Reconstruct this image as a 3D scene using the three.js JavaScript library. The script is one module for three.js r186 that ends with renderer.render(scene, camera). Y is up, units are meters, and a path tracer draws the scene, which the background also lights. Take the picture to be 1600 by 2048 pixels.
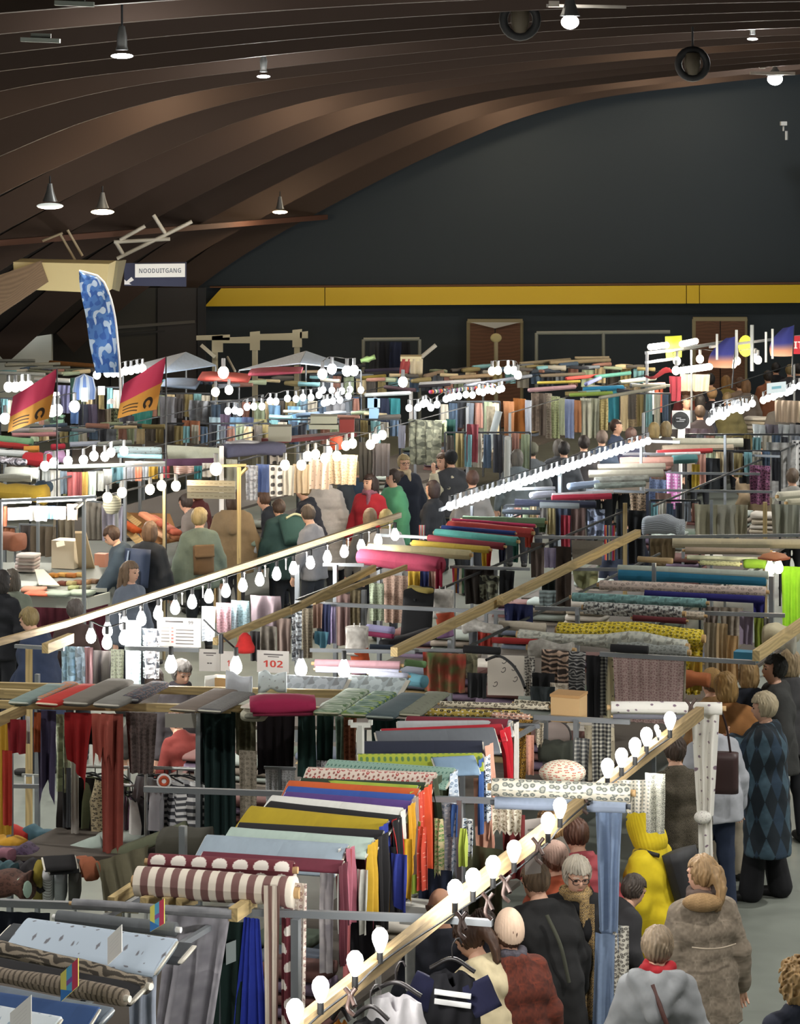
import * as THREE from 'three';
import { mergeGeometries } from 'three/addons/utils/BufferGeometryUtils.js';
import { RectAreaLightUniformsLib } from 'three/addons/lights/RectAreaLightUniformsLib.js';

// ---------------------------------------------------------------- camera, light, exposure
const H = 6.44, F = 6000, CX = 800, YH = 238;              // eye height, focal length in pixels, principal point
const scene = new THREE.Scene();
const camera = new THREE.PerspectiveCamera(2 * Math.atan(1024 / F) * 180 / Math.PI, 1600 / 2048, 0.5, 200);
camera.position.set(0, H, 0);
camera.lookAt(0, H, -10);
camera.setViewOffset(1600, 2048, 0, 1024 - YH, 1600, 2048);  // level camera with a shifted lens: the horizon runs near the top
const renderer = new THREE.WebGLRenderer({ antialias: true });
renderer.toneMapping = THREE.LinearToneMapping;
renderer.toneMappingExposure = 1.28;
renderer.shadowMap.enabled = true;
RectAreaLightUniformsLib.init();
scene.background = new THREE.Color(0x000000);
const LAMP_POWER = 56, LAMP_COLOR = new THREE.Color(1.0, 0.965, 0.9);
const BULB_POWER = 0.9, BULB_GLOW = 7;

// ---------------------------------------------------------------- helpers
const V = (x, y, z) => new THREE.Vector3(x, y, z);
const P = (x, y, d) => V((x - CX) * d / F, H - (y - YH) * d / F, -d);                 // pixel at a known distance
const D = (y, h) => F * (H - h) / (y - YH);                                           // distance of a pixel row at a known height
const G = (x, y, h) => P(x, y, D(y, h));                                              // pixel at a known height
const lerp = (a, b, t) => a.clone().lerp(b, t);
const AX = V(0.3833, 0, -1).normalize(), LAT = V(1, 0, 0.3833).normalize(), UPV = V(0, 1, 0);   // along the rows, across them
let seedN = 7;
const rnd = () => { seedN = (seedN * 1664525 + 1013904223) >>> 0; return seedN / 4294967296; };
const rr = (a, b) => a + (b - a) * rnd();
const hash = (x, y) => { const s = Math.sin(x * 127.1 + y * 311.7) * 43758.5453; return s - Math.floor(s); };
function vnoise(x, y) {
  const xi = Math.floor(x), yi = Math.floor(y), fx = x - xi, fy = y - yi, u = fx * fx * (3 - 2 * fx), v = fy * fy * (3 - 2 * fy);
  return (hash(xi, yi) * (1 - u) + hash(xi + 1, yi) * u) * (1 - v) + (hash(xi, yi + 1) * (1 - u) + hash(xi + 1, yi + 1) * u) * v;
}
const wrapNoise = (u, v, n) => { const f = (a, b) => vnoise(a * n, b * n); return (f(u, v) * (1 - u) + f(u - 1 + 40, v) * u) * (1 - v) + (f(u, v + 40) * (1 - u) + f(u + 39, v + 40) * u) * v; };

const counts = {};
const numbered = (n) => { const k = counts[n] = (counts[n] ?? -1) + 1; return k ? n + '_' + String(k).padStart(3, '0') : n; };
function thing(name, label, category, pos, group) {
  const o = new THREE.Group(); o.name = numbered(name); o.position.copy(pos); scene.add(o);
  o.userData = { label, category }; if (group) o.userData.group = group;
  return o;
}
const rootPos = (o) => { const p = V(0, 0, 0); while (o && o !== scene) { p.add(o.position); o = o.parent; } return p; };
// a part: geometry in world coordinates, moved into its parent's frame
function part(parent, name, geo, mat, label) {
  const p = rootPos(parent); geo.translate(-p.x, -p.y, -p.z);
  const m = new THREE.Mesh(geo, mat); m.name = name; m.castShadow = m.receiveShadow = true; parent.add(m);
  if (label) m.userData.label = label;
  return m;
}
function single(name, label, category, geo, mat, group) {     // a thing that is one mesh
  geo.computeBoundingBox(); const b = geo.boundingBox, c = V((b.min.x + b.max.x) / 2, b.min.y, (b.min.z + b.max.z) / 2);
  geo.translate(-c.x, -c.y, -c.z);
  const m = new THREE.Mesh(geo, mat); m.name = numbered(name); m.position.copy(c); m.castShadow = m.receiveShadow = true; scene.add(m);
  m.userData = { label, category }; if (group) m.userData.group = group;
  return m;
}
function struct(name, geo, mat) {
  const m = new THREE.Mesh(geo, mat); m.name = name; m.userData.kind = 'structure'; m.castShadow = m.receiveShadow = true; scene.add(m); return m;
}

// ---------------------------------------------------------------- materials
const hex = (s) => { const c = parseInt(s.slice(1), 16); return [(c >> 16) & 255, (c >> 8) & 255, c & 255]; };
function dataTex(n, fn) {
  const d = new Uint8Array(n * n * 4);
  for (let j = 0; j < n; j++) for (let i = 0; i < n; i++) { const c = fn((i + 0.5) / n, (j + 0.5) / n), k = (j * n + i) * 4; d[k] = c[0]; d[k + 1] = c[1]; d[k + 2] = c[2]; d[k + 3] = 255; }
  const t = new THREE.DataTexture(d, n, n); t.colorSpace = THREE.SRGBColorSpace; t.wrapS = t.wrapT = THREE.RepeatWrapping; t.magFilter = THREE.LinearFilter; t.minFilter = THREE.LinearMipmapLinearFilter; t.generateMipmaps = true; t.needsUpdate = true;
  return t;
}
const mixc = (a, b, t) => [a[0] + (b[0] - a[0]) * t, a[1] + (b[1] - a[1]) * t, a[2] + (b[2] - a[2]) * t];
const blobs = (u, v, n, k) => { let best = 9; for (let i = -1; i < 2; i++) for (let j = -1; j < 2; j++) { const cx = Math.floor(u * n) + i, cy = Math.floor(v * n) + j, hx = ((cx % n) + n) % n, hy = ((cy % n) + n) % n; const dx = u * n - cx - 0.2 - 0.6 * hash(hx + k, hy), dy = v * n - cy - 0.2 - 0.6 * hash(hx, hy + k + 5); best = Math.min(best, Math.hypot(dx, dy * 1.2)); } return best; };
const PAT = {
  dots: (u, v, c) => { const a = Math.hypot((u * 4) % 1 - 0.5, (v * 4) % 1 - 0.5), b = 1; return a < 0.27 ? c[1] : c[0]; },
  stripes: (u, v, c) => ((u * 4) % 1 < 0.5 ? c[1] : c[0]),
  bars: (u, v, c) => ((v * 5) % 1 < 0.5 ? c[1] : c[0]),
  floral: (u, v, c) => { const a = blobs(u, v, 5, 1), b = blobs(u, v, 7, 9); return a < 0.28 ? (a < 0.1 ? c[0] : c[1]) : b < 0.25 ? c[2] ?? c[1] : c[0]; },
  plaid: (u, v, c) => { const a = (u * 4) % 1 < 0.45, b = (v * 4) % 1 < 0.45; return a && b ? c[1] : a || b ? mixc(c[0], c[1], 0.5) : c[0]; },
  zebra: (u, v, c) => (Math.sin((v * 7 + 1.6 * wrapNoise(u, v, 6)) * 6.283) > 0.1 ? c[0] : c[1]),
  waves: (u, v, c) => (Math.sin((u * 9 + 1.2 * wrapNoise(u, v, 4)) * 6.283) > 0.45 ? c[1] : c[0]),
  leopard: (u, v, c) => { const a = blobs(u, v, 6, 3) + 0.25 * wrapNoise(u, v, 9); return a > 0.34 && a < 0.52 ? c[1] : a <= 0.34 ? c[2] ?? c[0] : c[0]; },
  diamonds: (u, v, c) => { const a = Math.abs((u * 5) % 1 - 0.5) + Math.abs((v * 5) % 1 - 0.5); return a < 0.3 ? c[1] : a < 0.36 ? c[2] ?? c[0] : c[0]; },
  argyle: (u, v, c) => { const a = Math.abs((u * 4) % 1 - 0.5) * 2 + Math.abs(v % 1 - 0.5) * 2, r = Math.floor(u * 4); return mixc(a < 1 ? c[r % 2 ? 1 : 2] : c[0], c[0], 0.35 * wrapNoise(u, v, 14)); },
  mottle: (u, v, c) => mixc(c[0], c[1], Math.min(1, Math.max(0, wrapNoise(u, v, 6) * 1.3 + 0.4 * wrapNoise(u, v, 17) - 0.4))),
  marks: (u, v, c) => (blobs(u, v, 5, 2) + 0.5 * wrapNoise(u, v, 12) < 0.36 ? c[1] : c[0]),
  camo: (u, v, c) => { const a = wrapNoise(u, v, 5), b = wrapNoise(u + 0.3, v, 8); return a > 0.58 ? c[1] : b > 0.56 ? c[2] ?? c[1] : c[0]; },
  scallop: (u, v, c) => { const y = v * 4, r = Math.floor(y), x = u * 4 + (r % 2) * 0.5; return Math.hypot((x % 1) - 0.5, (y % 1) * 0.9 - 0.15) < 0.36 ? c[1] : c[0]; },
  multi: (u, v, c) => c[Math.floor(u * c.length * 2) % c.length],
};
const matCache = {}, patTex = {}, maskTex = {}, PAT_MOST = 56;
const weave = dataTex(128, (u, v) => { const a = 226 + 29 * (0.6 * wrapNoise(u, v, 7) + 0.4 * wrapNoise(u, v, 31)); return [a, a, a]; });
weave.repeat.set(2, 2);
let texCount = 1;
// '#rrggbb' is plain cloth; 'pattern:#a,#b,#c:metres per repeat' is printed cloth
function cloth(spec, rough = 0.92) {
  const key = spec + rough;
  if (matCache[key]) return matCache[key];
  const m = new THREE.MeshStandardMaterial({ roughness: rough, side: THREE.DoubleSide });
  if (spec[0] === '#') { m.color.set(spec); m.map = weave; }
  else {
    const [kind, cols, size] = spec.split(':'), c = cols.split(',').map(hex);
    let base = patTex[kind + cols];
    if (!base && Object.keys(patTex).length < PAT_MOST) { base = patTex[kind + cols] = dataTex(96, (u, v) => PAT[kind](u, v, c)); texCount++; }
    if (!base) { // small far cloths: the pattern as a shared mask over the lighter of their colours
      const lum = (q) => q[0] + q[1] + q[2], hi = c.reduce((p, q) => (lum(q) > lum(p) ? q : p)), lo = c.reduce((p, q) => (lum(q) < lum(p) ? q : p)), r = lum(lo) / Math.max(1, lum(hi)), lev = r < 0.45 ? 0 : 1, mk = [[255, 255, 255], [90, 92, 98], [165, 160, 160]], mk2 = [[255, 255, 255], [190, 188, 186], [222, 224, 226]];
      if (kind === 'multi') { base = maskTex.multi ??= (texCount++, dataTex(96, (u, v) => PAT.multi(u, v, ['#c23558', '#d8873a', '#3d4a7c', '#d9d3c4', '#5f8a6a', '#8a6f9c'].map(hex)))); } else { base = maskTex[kind + lev] ??= (texCount++, dataTex(96, (u, v) => PAT[kind](u, v, lev ? mk2 : mk))); m.color.setRGB(hi[0] / 255, hi[1] / 255, hi[2] / 255, THREE.SRGBColorSpace); }
    }
    const t = base.clone(), s = 1 / (parseFloat(size) || 0.4); t.repeat.set(s, s); t.needsUpdate = true; m.map = t;
  }
  return matCache[key] = m;
}
function solid(color, rough = 0.6, metal = 0) {
  const key = 's' + color + rough + metal;
  return matCache[key] ??= new THREE.MeshStandardMaterial({ color, roughness: rough, metalness: metal });
}
const woodTex = dataTex(128, (u, v) => { const g = 0.5 + 0.5 * Math.sin((v * 14 + 2.2 * wrapNoise(u, v, 4)) * 6.283), n = wrapNoise(u, v, 22); const a = 205 + 32 * g + 16 * n; return [a, a * 0.985, a * 0.96]; });
function wood(color) { return matCache['w' + color] ??= new THREE.MeshStandardMaterial({ color, roughness: 0.7, map: woodTex }); }
const strandTex = dataTex(128, (u, v) => { const a = 150 + 105 * (0.65 * wrapNoise(u, v * 0.12, 40) + 0.35 * wrapNoise(u, v * 0.3, 14)); return [a, a, a]; }); strandTex.repeat.set(2.2, 1.5);
function hairMat(color) { return matCache['h' + color] ??= new THREE.MeshStandardMaterial({ color: new THREE.Color(color).multiplyScalar(1.25), roughness: 0.6, map: strandTex }); }
const DARKTABLE = solid('#4b443d', 0.9);
const STEEL = solid('#8f9499', 0.45, 0.6), DARKSTEEL = solid('#33363a', 0.5, 0.5), BOARD = solid('#e8e2d4', 0.85), CARD = solid('#c9a778', 0.9), PINE = wood('#cbb583'), PINE2 = wood('#b39c72'), WHITE = solid('#eeeeee', 0.6), BLACK = solid('#17181a', 0.7);
const glow = (r, g, b, k) => { const m = new THREE.MeshStandardMaterial({ color: 0xffffff, emissive: new THREE.Color(r, g, b), emissiveIntensity: k, roughness: 0.4 }); return m; };
const BULB = glow(1, 0.985, 0.95, BULB_GLOW), WARM = glow(1, 0.86, 0.62, BULB_GLOW), COOL = glow(0.93, 0.97, 1, BULB_GLOW);
function canvasMat(w, h, draw, rough = 0.8) {
  const c = document.createElement('canvas'); c.width = w; c.height = h; const g = c.getContext('2d'); draw(g, w, h);
  const t = new THREE.CanvasTexture(c); t.colorSpace = THREE.SRGBColorSpace; texCount++;
  return new THREE.MeshStandardMaterial({ map: t, roughness: rough, side: THREE.DoubleSide });
}

// ---------------------------------------------------------------- shapes (all in world coordinates)
function surf(nu, nv, fn, closedU) {                           // grid surface; fn(u, v) -> [Vector3, uvx, uvy]
  const pos = [], uv = [], idx = [];
  for (let j = 0; j <= nv; j++) for (let i = 0; i <= nu; i++) { const [p, a, b] = fn(i / nu, j / nv); pos.push(p.x, p.y, p.z); uv.push(a, b); }
  for (let j = 0; j < nv; j++) for (let i = 0; i < nu; i++) { const a = j * (nu + 1) + i, b = a + 1, c = a + nu + 1, d = c + 1; idx.push(a, c, b, b, c, d); }
  const g = new THREE.BufferGeometry();
  g.setAttribute('position', new THREE.Float32BufferAttribute(pos, 3)); g.setAttribute('uv', new THREE.Float32BufferAttribute(uv, 2)); g.setIndex(idx); g.computeVertexNormals();
  return g;
}
// body with a rounded cross-section (width w along W, thickness t across) from A to B: bolts, rolls, boards
function slab(A, B, W, w, t, o = {}) {
  const a = B.clone().sub(A), L = a.length(); a.normalize();
  const Wd = W.clone().addScaledVector(a, -W.dot(a)).normalize(), N = V(0, 0, 0).crossVectors(a, Wd).normalize();
  if (N.y < 0) N.negate();
  const n = o.n ?? 16, ex = o.ex ?? (Math.abs(w - t) < 1e-6 ? 1 : 0.45), per = 2 * (w + t) * 0.8, rings = o.rings ?? 6, k = rnd() * 50, wob = o.wob ?? 0.06;
  const T = [-0.5, ...Array.from({ length: rings + 1 }, (_, i) => i / rings), 1.5];
  const pos = [], uv = [], idx = [];
  T.forEach((tt) => {
    const cap = tt < 0 || tt > 1, q = Math.min(1, Math.max(0, tt)), c = lerp(A, B, q);
    const sag = (o.sag ?? 0) * 4 * q * (1 - q), wv = 1 + wob * (vnoise(q * 4 + k, k) - 0.5) * 2, dip = wob * 0.35 * t * (vnoise(q * 3 + k, 9) - 0.5);
    for (let i = 0; i <= n; i++) {
      const th = i / n * Math.PI * 2, cs = Math.cos(th), sn = Math.sin(th), f = cap ? 0 : 1;
      const x = Math.sign(cs) * Math.abs(cs) ** ex * w / 2 * f, y = Math.sign(sn) * Math.abs(sn) ** (ex < 1 ? 0.8 : 1) * t / 2 * wv * f;
      pos.push(c.x + Wd.x * x + N.x * y, c.y + Wd.y * x + N.y * y - sag + dip, c.z + Wd.z * x + N.z * y); uv.push(q * L, i / n * per);
    }
  });
  const m = T.length;
  for (let j = 0; j < m - 1; j++) for (let i = 0; i < n; i++) { const p = j * (n + 1) + i, q = p + n + 1; idx.push(p, p + 1, q, p + 1, q + 1, q); }
  const g = new THREE.BufferGeometry();
  g.setAttribute('position', new THREE.Float32BufferAttribute(pos, 3)); g.setAttribute('uv', new THREE.Float32BufferAttribute(uv, 2)); g.setIndex(idx); g.computeVertexNormals();
  return g;
}
const noIdx = (g) => (g.index ? g.toNonIndexed() : g);
const merge = (a) => mergeGeometries(a.map((g) => { g = noIdx(g); for (const k of Object.keys(g.attributes)) if (!['position', 'normal', 'uv'].includes(k)) g.deleteAttribute(k); return g; }));
// squared bar from A to B, w across and h in the plane that holds up
function bar(A, B, w, h = w) {
  const a = B.clone().sub(A), L = a.length(); a.normalize();
  const g = new THREE.BoxGeometry(L, h, w), uvs = g.attributes.uv, p = g.attributes.position; for (let i = 0; i < uvs.count; i++) uvs.setXY(i, p.getX(i) * 0.6, (p.getY(i) + p.getZ(i)) * 2);
  let S = V(0, 0, 0).crossVectors(a, UPV); if (S.lengthSq() < 1e-6) S = LAT.clone(); S.normalize();
  const U = V(0, 0, 0).crossVectors(S, a);
  g.applyMatrix4(new THREE.Matrix4().makeBasis(a, U, S).setPosition(lerp(A, B, 0.5)));
  return g;
}
function rod(A, B, r, n = 8, r2 = r) {
  const g = new THREE.CylinderGeometry(r2, r, A.distanceTo(B), n, 1);
  g.applyQuaternion(new THREE.Quaternion().setFromUnitVectors(UPV, B.clone().sub(A).normalize())); const c = lerp(A, B, 0.5); return g.translate(c.x, c.y, c.z);
}
const tube = (pts, r, n = 24, m = 6) => new THREE.TubeGeometry(new THREE.CatmullRomCurve3(pts), n, r, m);
const ball = (c, rx, ry = rx, rz = rx, n = 12) => new THREE.SphereGeometry(1, n, Math.max(6, n * 0.7 | 0)).scale(rx, ry, rz).translate(c.x, c.y, c.z);
const lathe = (c, pts, n = 14) => new THREE.LatheGeometry(pts.map(([r, y]) => new THREE.Vector2(r, y)), n).translate(c.x, c.y, c.z);
function box(c, x, y, z, yaw = 0) { const g = new THREE.BoxGeometry(x, y, z), u = g.attributes.uv; for (let i = 0; i < u.count; i++) u.setXY(i, u.getX(i) * Math.max(x, z), u.getY(i) * y); return g.rotateY(yaw).translate(c.x, c.y, c.z); }
// cloth that hangs from the line A-B
function drape(A, B, drop, o = {}) {
  const dir = B.clone().sub(A), L = dir.length(), nrm = V(0, 0, 0).crossVectors(dir, UPV).normalize(); if (nrm.z < 0) nrm.negate();
  const folds = o.folds ?? Math.max(2, L / 0.14), amp = o.amp ?? Math.min(0.05, 0.28 * L / folds), k = o.seed ?? rnd() * 30, tp = o.taper ?? 0.92, nu = o.nu ?? Math.min(48, Math.max(8, Math.round(folds * 6))), nv = o.nv ?? 9;
  return surf(nu, nv, (u, v) => {
    const t = v, s = 0.5 + (u - 0.5) * (1 + (tp - 1) * (o.pinch ? Math.sin(Math.min(1, t * 1.6) * 1.57) : t)) + (o.shift ?? 0) * t;
    const p = A.clone().addScaledVector(dir, s);
    p.y -= drop * t * (1 + (o.point ?? 0) * (u - 0.5) * 2 * t + (o.zig ? o.zig * (Math.abs((u * 5) % 1 - 0.5) * 2 - 0.5) * t ** 6 : 0) - (o.vee ?? 0) * Math.abs(u - 0.5) * 2 * t);
    const w = Math.sin(6.283 * (folds * u + 0.25 * vnoise(u * 3 + k, t * 2.5)) + k) * (0.75 + 0.5 * vnoise(u * 9, k)) + 0.5 * Math.sin(6.283 * folds * 0.43 * u + k * 2 + t);
    p.addScaledVector(nrm, amp * w * (0.25 + 0.75 * Math.min(1, t * 2.5)) + (o.out ?? 0) * t);
    return [p, u * L, -t * drop];
  });
}
// flat quadrilateral panel with thickness, corners in order
function panel(p, th) {
  const n = V(0, 0, 0).crossVectors(p[1].clone().sub(p[0]), p[3].clone().sub(p[0])).normalize(); const g = new THREE.BufferGeometry(), pos = [], uv = [], idx = [];
  const q = p.map((a) => a.clone().addScaledVector(n, -th)), W = p[0].distanceTo(p[1]), Hh = p[0].distanceTo(p[3]);
  const face = (a, b, c, d, w, h) => { const i = pos.length / 3; for (const v of [a, b, c, d]) pos.push(v.x, v.y, v.z); uv.push(0, h, w, h, w, 0, 0, 0); idx.push(i, i + 1, i + 2, i, i + 2, i + 3); };
  face(p[0], p[1], p[2], p[3], W, Hh); face(q[1], q[0], q[3], q[2], W, Hh);
  for (let i = 0; i < 4; i++) { const j = (i + 1) % 4; face(p[i], q[i], q[j], p[j], th, i % 2 ? Hh : W); }
  g.setAttribute('position', new THREE.Float32BufferAttribute(pos, 3)); g.setAttribute('uv', new THREE.Float32BufferAttribute(uv, 2)); g.setIndex(idx); g.computeVertexNormals(); return g.toNonIndexed().translate(0, 0, 0);
}
// flat board with its own print: the picture fills the front face (A top left, B top right)
function plate(A, B, down, th = 0.006) {
  const d = typeof down === 'number' ? V(0, -down, 0) : down, g = surf(1, 1, (u, v) => [lerp(A, B, u).addScaledVector(d, v), u, 1 - v]);
  const n = V(0, 0, 0).crossVectors(B.clone().sub(A), d).normalize(), back = [A, B, B.clone().add(d), A.clone().add(d)];
  if (n.z > 0) n.negate();
  const b = surf(1, 1, (u, v) => [lerp(back[0], back[1], u).lerp(lerp(back[3], back[2], u), v).addScaledVector(n, th), 0.02, 0.98]);
  const sides = [0, 1, 2, 3].map((i) => surf(1, 1, (u, v) => [lerp(back[i], back[(i + 1) % 4], u).addScaledVector(n, th * v), 0.02, 0.98]));
  return merge([g, b, ...sides]);
}
// ---------------------------------------------------------------- signed distance bodies
function nets(f, lo, hi, c) {
  const nx = Math.ceil((hi.x - lo.x) / c) + 1, ny = Math.ceil((hi.y - lo.y) / c) + 1, nz = Math.ceil((hi.z - lo.z) / c) + 1, val = new Float32Array(nx * ny * nz), vi = new Int32Array(nx * ny * nz).fill(-1), pos = [], idx = [];
  const at = (i, j, k) => (k * ny + j) * nx + i;
  for (let k = 0; k < nz; k++) for (let j = 0; j < ny; j++) for (let i = 0; i < nx; i++) val[at(i, j, k)] = f(lo.x + i * c, lo.y + j * c, lo.z + k * c);
  for (let k = 0; k < nz - 1; k++) for (let j = 0; j < ny - 1; j++) for (let i = 0; i < nx - 1; i++) {
    let m = 0, sx = 0, sy = 0, sz = 0, n = 0; const v = [];
    for (let q = 0; q < 8; q++) { v[q] = val[at(i + (q & 1), j + ((q >> 1) & 1), k + (q >> 2))]; if (v[q] < 0) m |= 1 << q; }
    if (m === 0 || m === 255) continue;
    for (let q = 0; q < 8; q++) for (let b = 1; b < 8; b <<= 1) { if (q & b) continue; const a = v[q], e = v[q | b]; if ((a < 0) === (e < 0)) continue; const t = a / (a - e); sx += (q & 1) + (b === 1 ? t : 0); sy += ((q >> 1) & 1) + (b === 2 ? t : 0); sz += (q >> 2) + (b === 4 ? t : 0); n++; }
    vi[at(i, j, k)] = pos.length / 3; pos.push(lo.x + (i + sx / n) * c, lo.y + (j + sy / n) * c, lo.z + (k + sz / n) * c);
  }
  const quad = (a, b, d, e, flip) => { if (a < 0 || b < 0 || d < 0 || e < 0) return; if (flip) idx.push(a, d, b, a, e, d); else idx.push(a, b, d, a, d, e); };
  for (let k = 1; k < nz - 1; k++) for (let j = 1; j < ny - 1; j++) for (let i = 1; i < nx - 1; i++) {
    const a = val[at(i, j, k)] < 0;
    if (a !== val[at(i + 1, j, k)] < 0) quad(vi[at(i, j - 1, k - 1)], vi[at(i, j, k - 1)], vi[at(i, j, k)], vi[at(i, j - 1, k)], !a);
    if (a !== val[at(i, j + 1, k)] < 0) quad(vi[at(i - 1, j, k - 1)], vi[at(i - 1, j, k)], vi[at(i, j, k)], vi[at(i, j, k - 1)], !a);
    if (a !== val[at(i, j, k + 1)] < 0) quad(vi[at(i - 1, j - 1, k)], vi[at(i, j - 1, k)], vi[at(i, j, k)], vi[at(i - 1, j, k)], !a);
  }
  const g = new THREE.BufferGeometry(); g.setAttribute('position', new THREE.Float32BufferAttribute(pos, 3));
  const uv = new Float32Array(pos.length / 3 * 2), cx = (lo.x + hi.x) / 2, cz = (lo.z + hi.z) / 2;
  for (let i = 0; i < pos.length / 3; i++) { uv[2 * i] = Math.atan2(pos[3 * i] - cx, Math.abs(pos[3 * i + 2] - cz) + 0.02) * 0.2; uv[2 * i + 1] = pos[3 * i + 1]; }
  g.setAttribute('uv', new THREE.BufferAttribute(uv, 2)); g.setIndex(idx); g.computeVertexNormals();
  return g;
}
const smin = (a, b, k) => { const h = Math.max(k - Math.abs(a - b), 0) / k; return Math.min(a, b) - h * h * k * 0.25; };
// bones: [ax, ay, az, bx, by, bz, ra, rb]
function boneField(bones, k) {
  const B = bones.map(([a, b, ra, rb]) => { const dx = b.x - a.x, dy = b.y - a.y, dz = b.z - a.z; return [a.x, a.y, a.z, dx, dy, dz, 1 / Math.max(1e-9, dx * dx + dy * dy + dz * dz), ra, rb - ra]; });
  return (x, y, z) => {
    let d = 1;
    for (let i = 0; i < B.length; i++) {
      const b = B[i], px = x - b[0], py = y - b[1], pz = z - b[2]; let t = (px * b[3] + py * b[4] + pz * b[5]) * b[6]; t = t < 0 ? 0 : t > 1 ? 1 : t;
      const qx = px - t * b[3], qy = py - t * b[4], qz = pz - t * b[5]; d = smin(d, Math.sqrt(qx * qx + qy * qy + qz * qz) - b[7] - t * b[8], k);
    }
    return d;
  };
}
const boneBox = (bones, m) => { const lo = V(9, 9, 9), hi = V(-9, -9, -9); for (const [a, b, ra, rb] of bones) for (const [p, r] of [[a, ra], [b, rb]]) { lo.min(V(p.x - r - m, p.y - r - m, p.z - r - m)); hi.max(V(p.x + r + m, p.y + r + m, p.z + r + m)); } return [lo, hi]; };
const ell = (x, y, z, rx, ry, rz) => { const a = Math.hypot(x / rx, y / ry, z / rz), b = Math.hypot(x / rx / rx, y / ry / ry, z / rz / rz); return b < 1e-9 ? -rx : a * (a - 1) / b; };

const SKIN = solid('#d2a58c', 0.6), SKIN2 = solid('#b98a6f', 0.6);
const EYES = solid('#2a211d', 0.3), LIPS = solid('#a8675c', 0.5);
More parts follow.
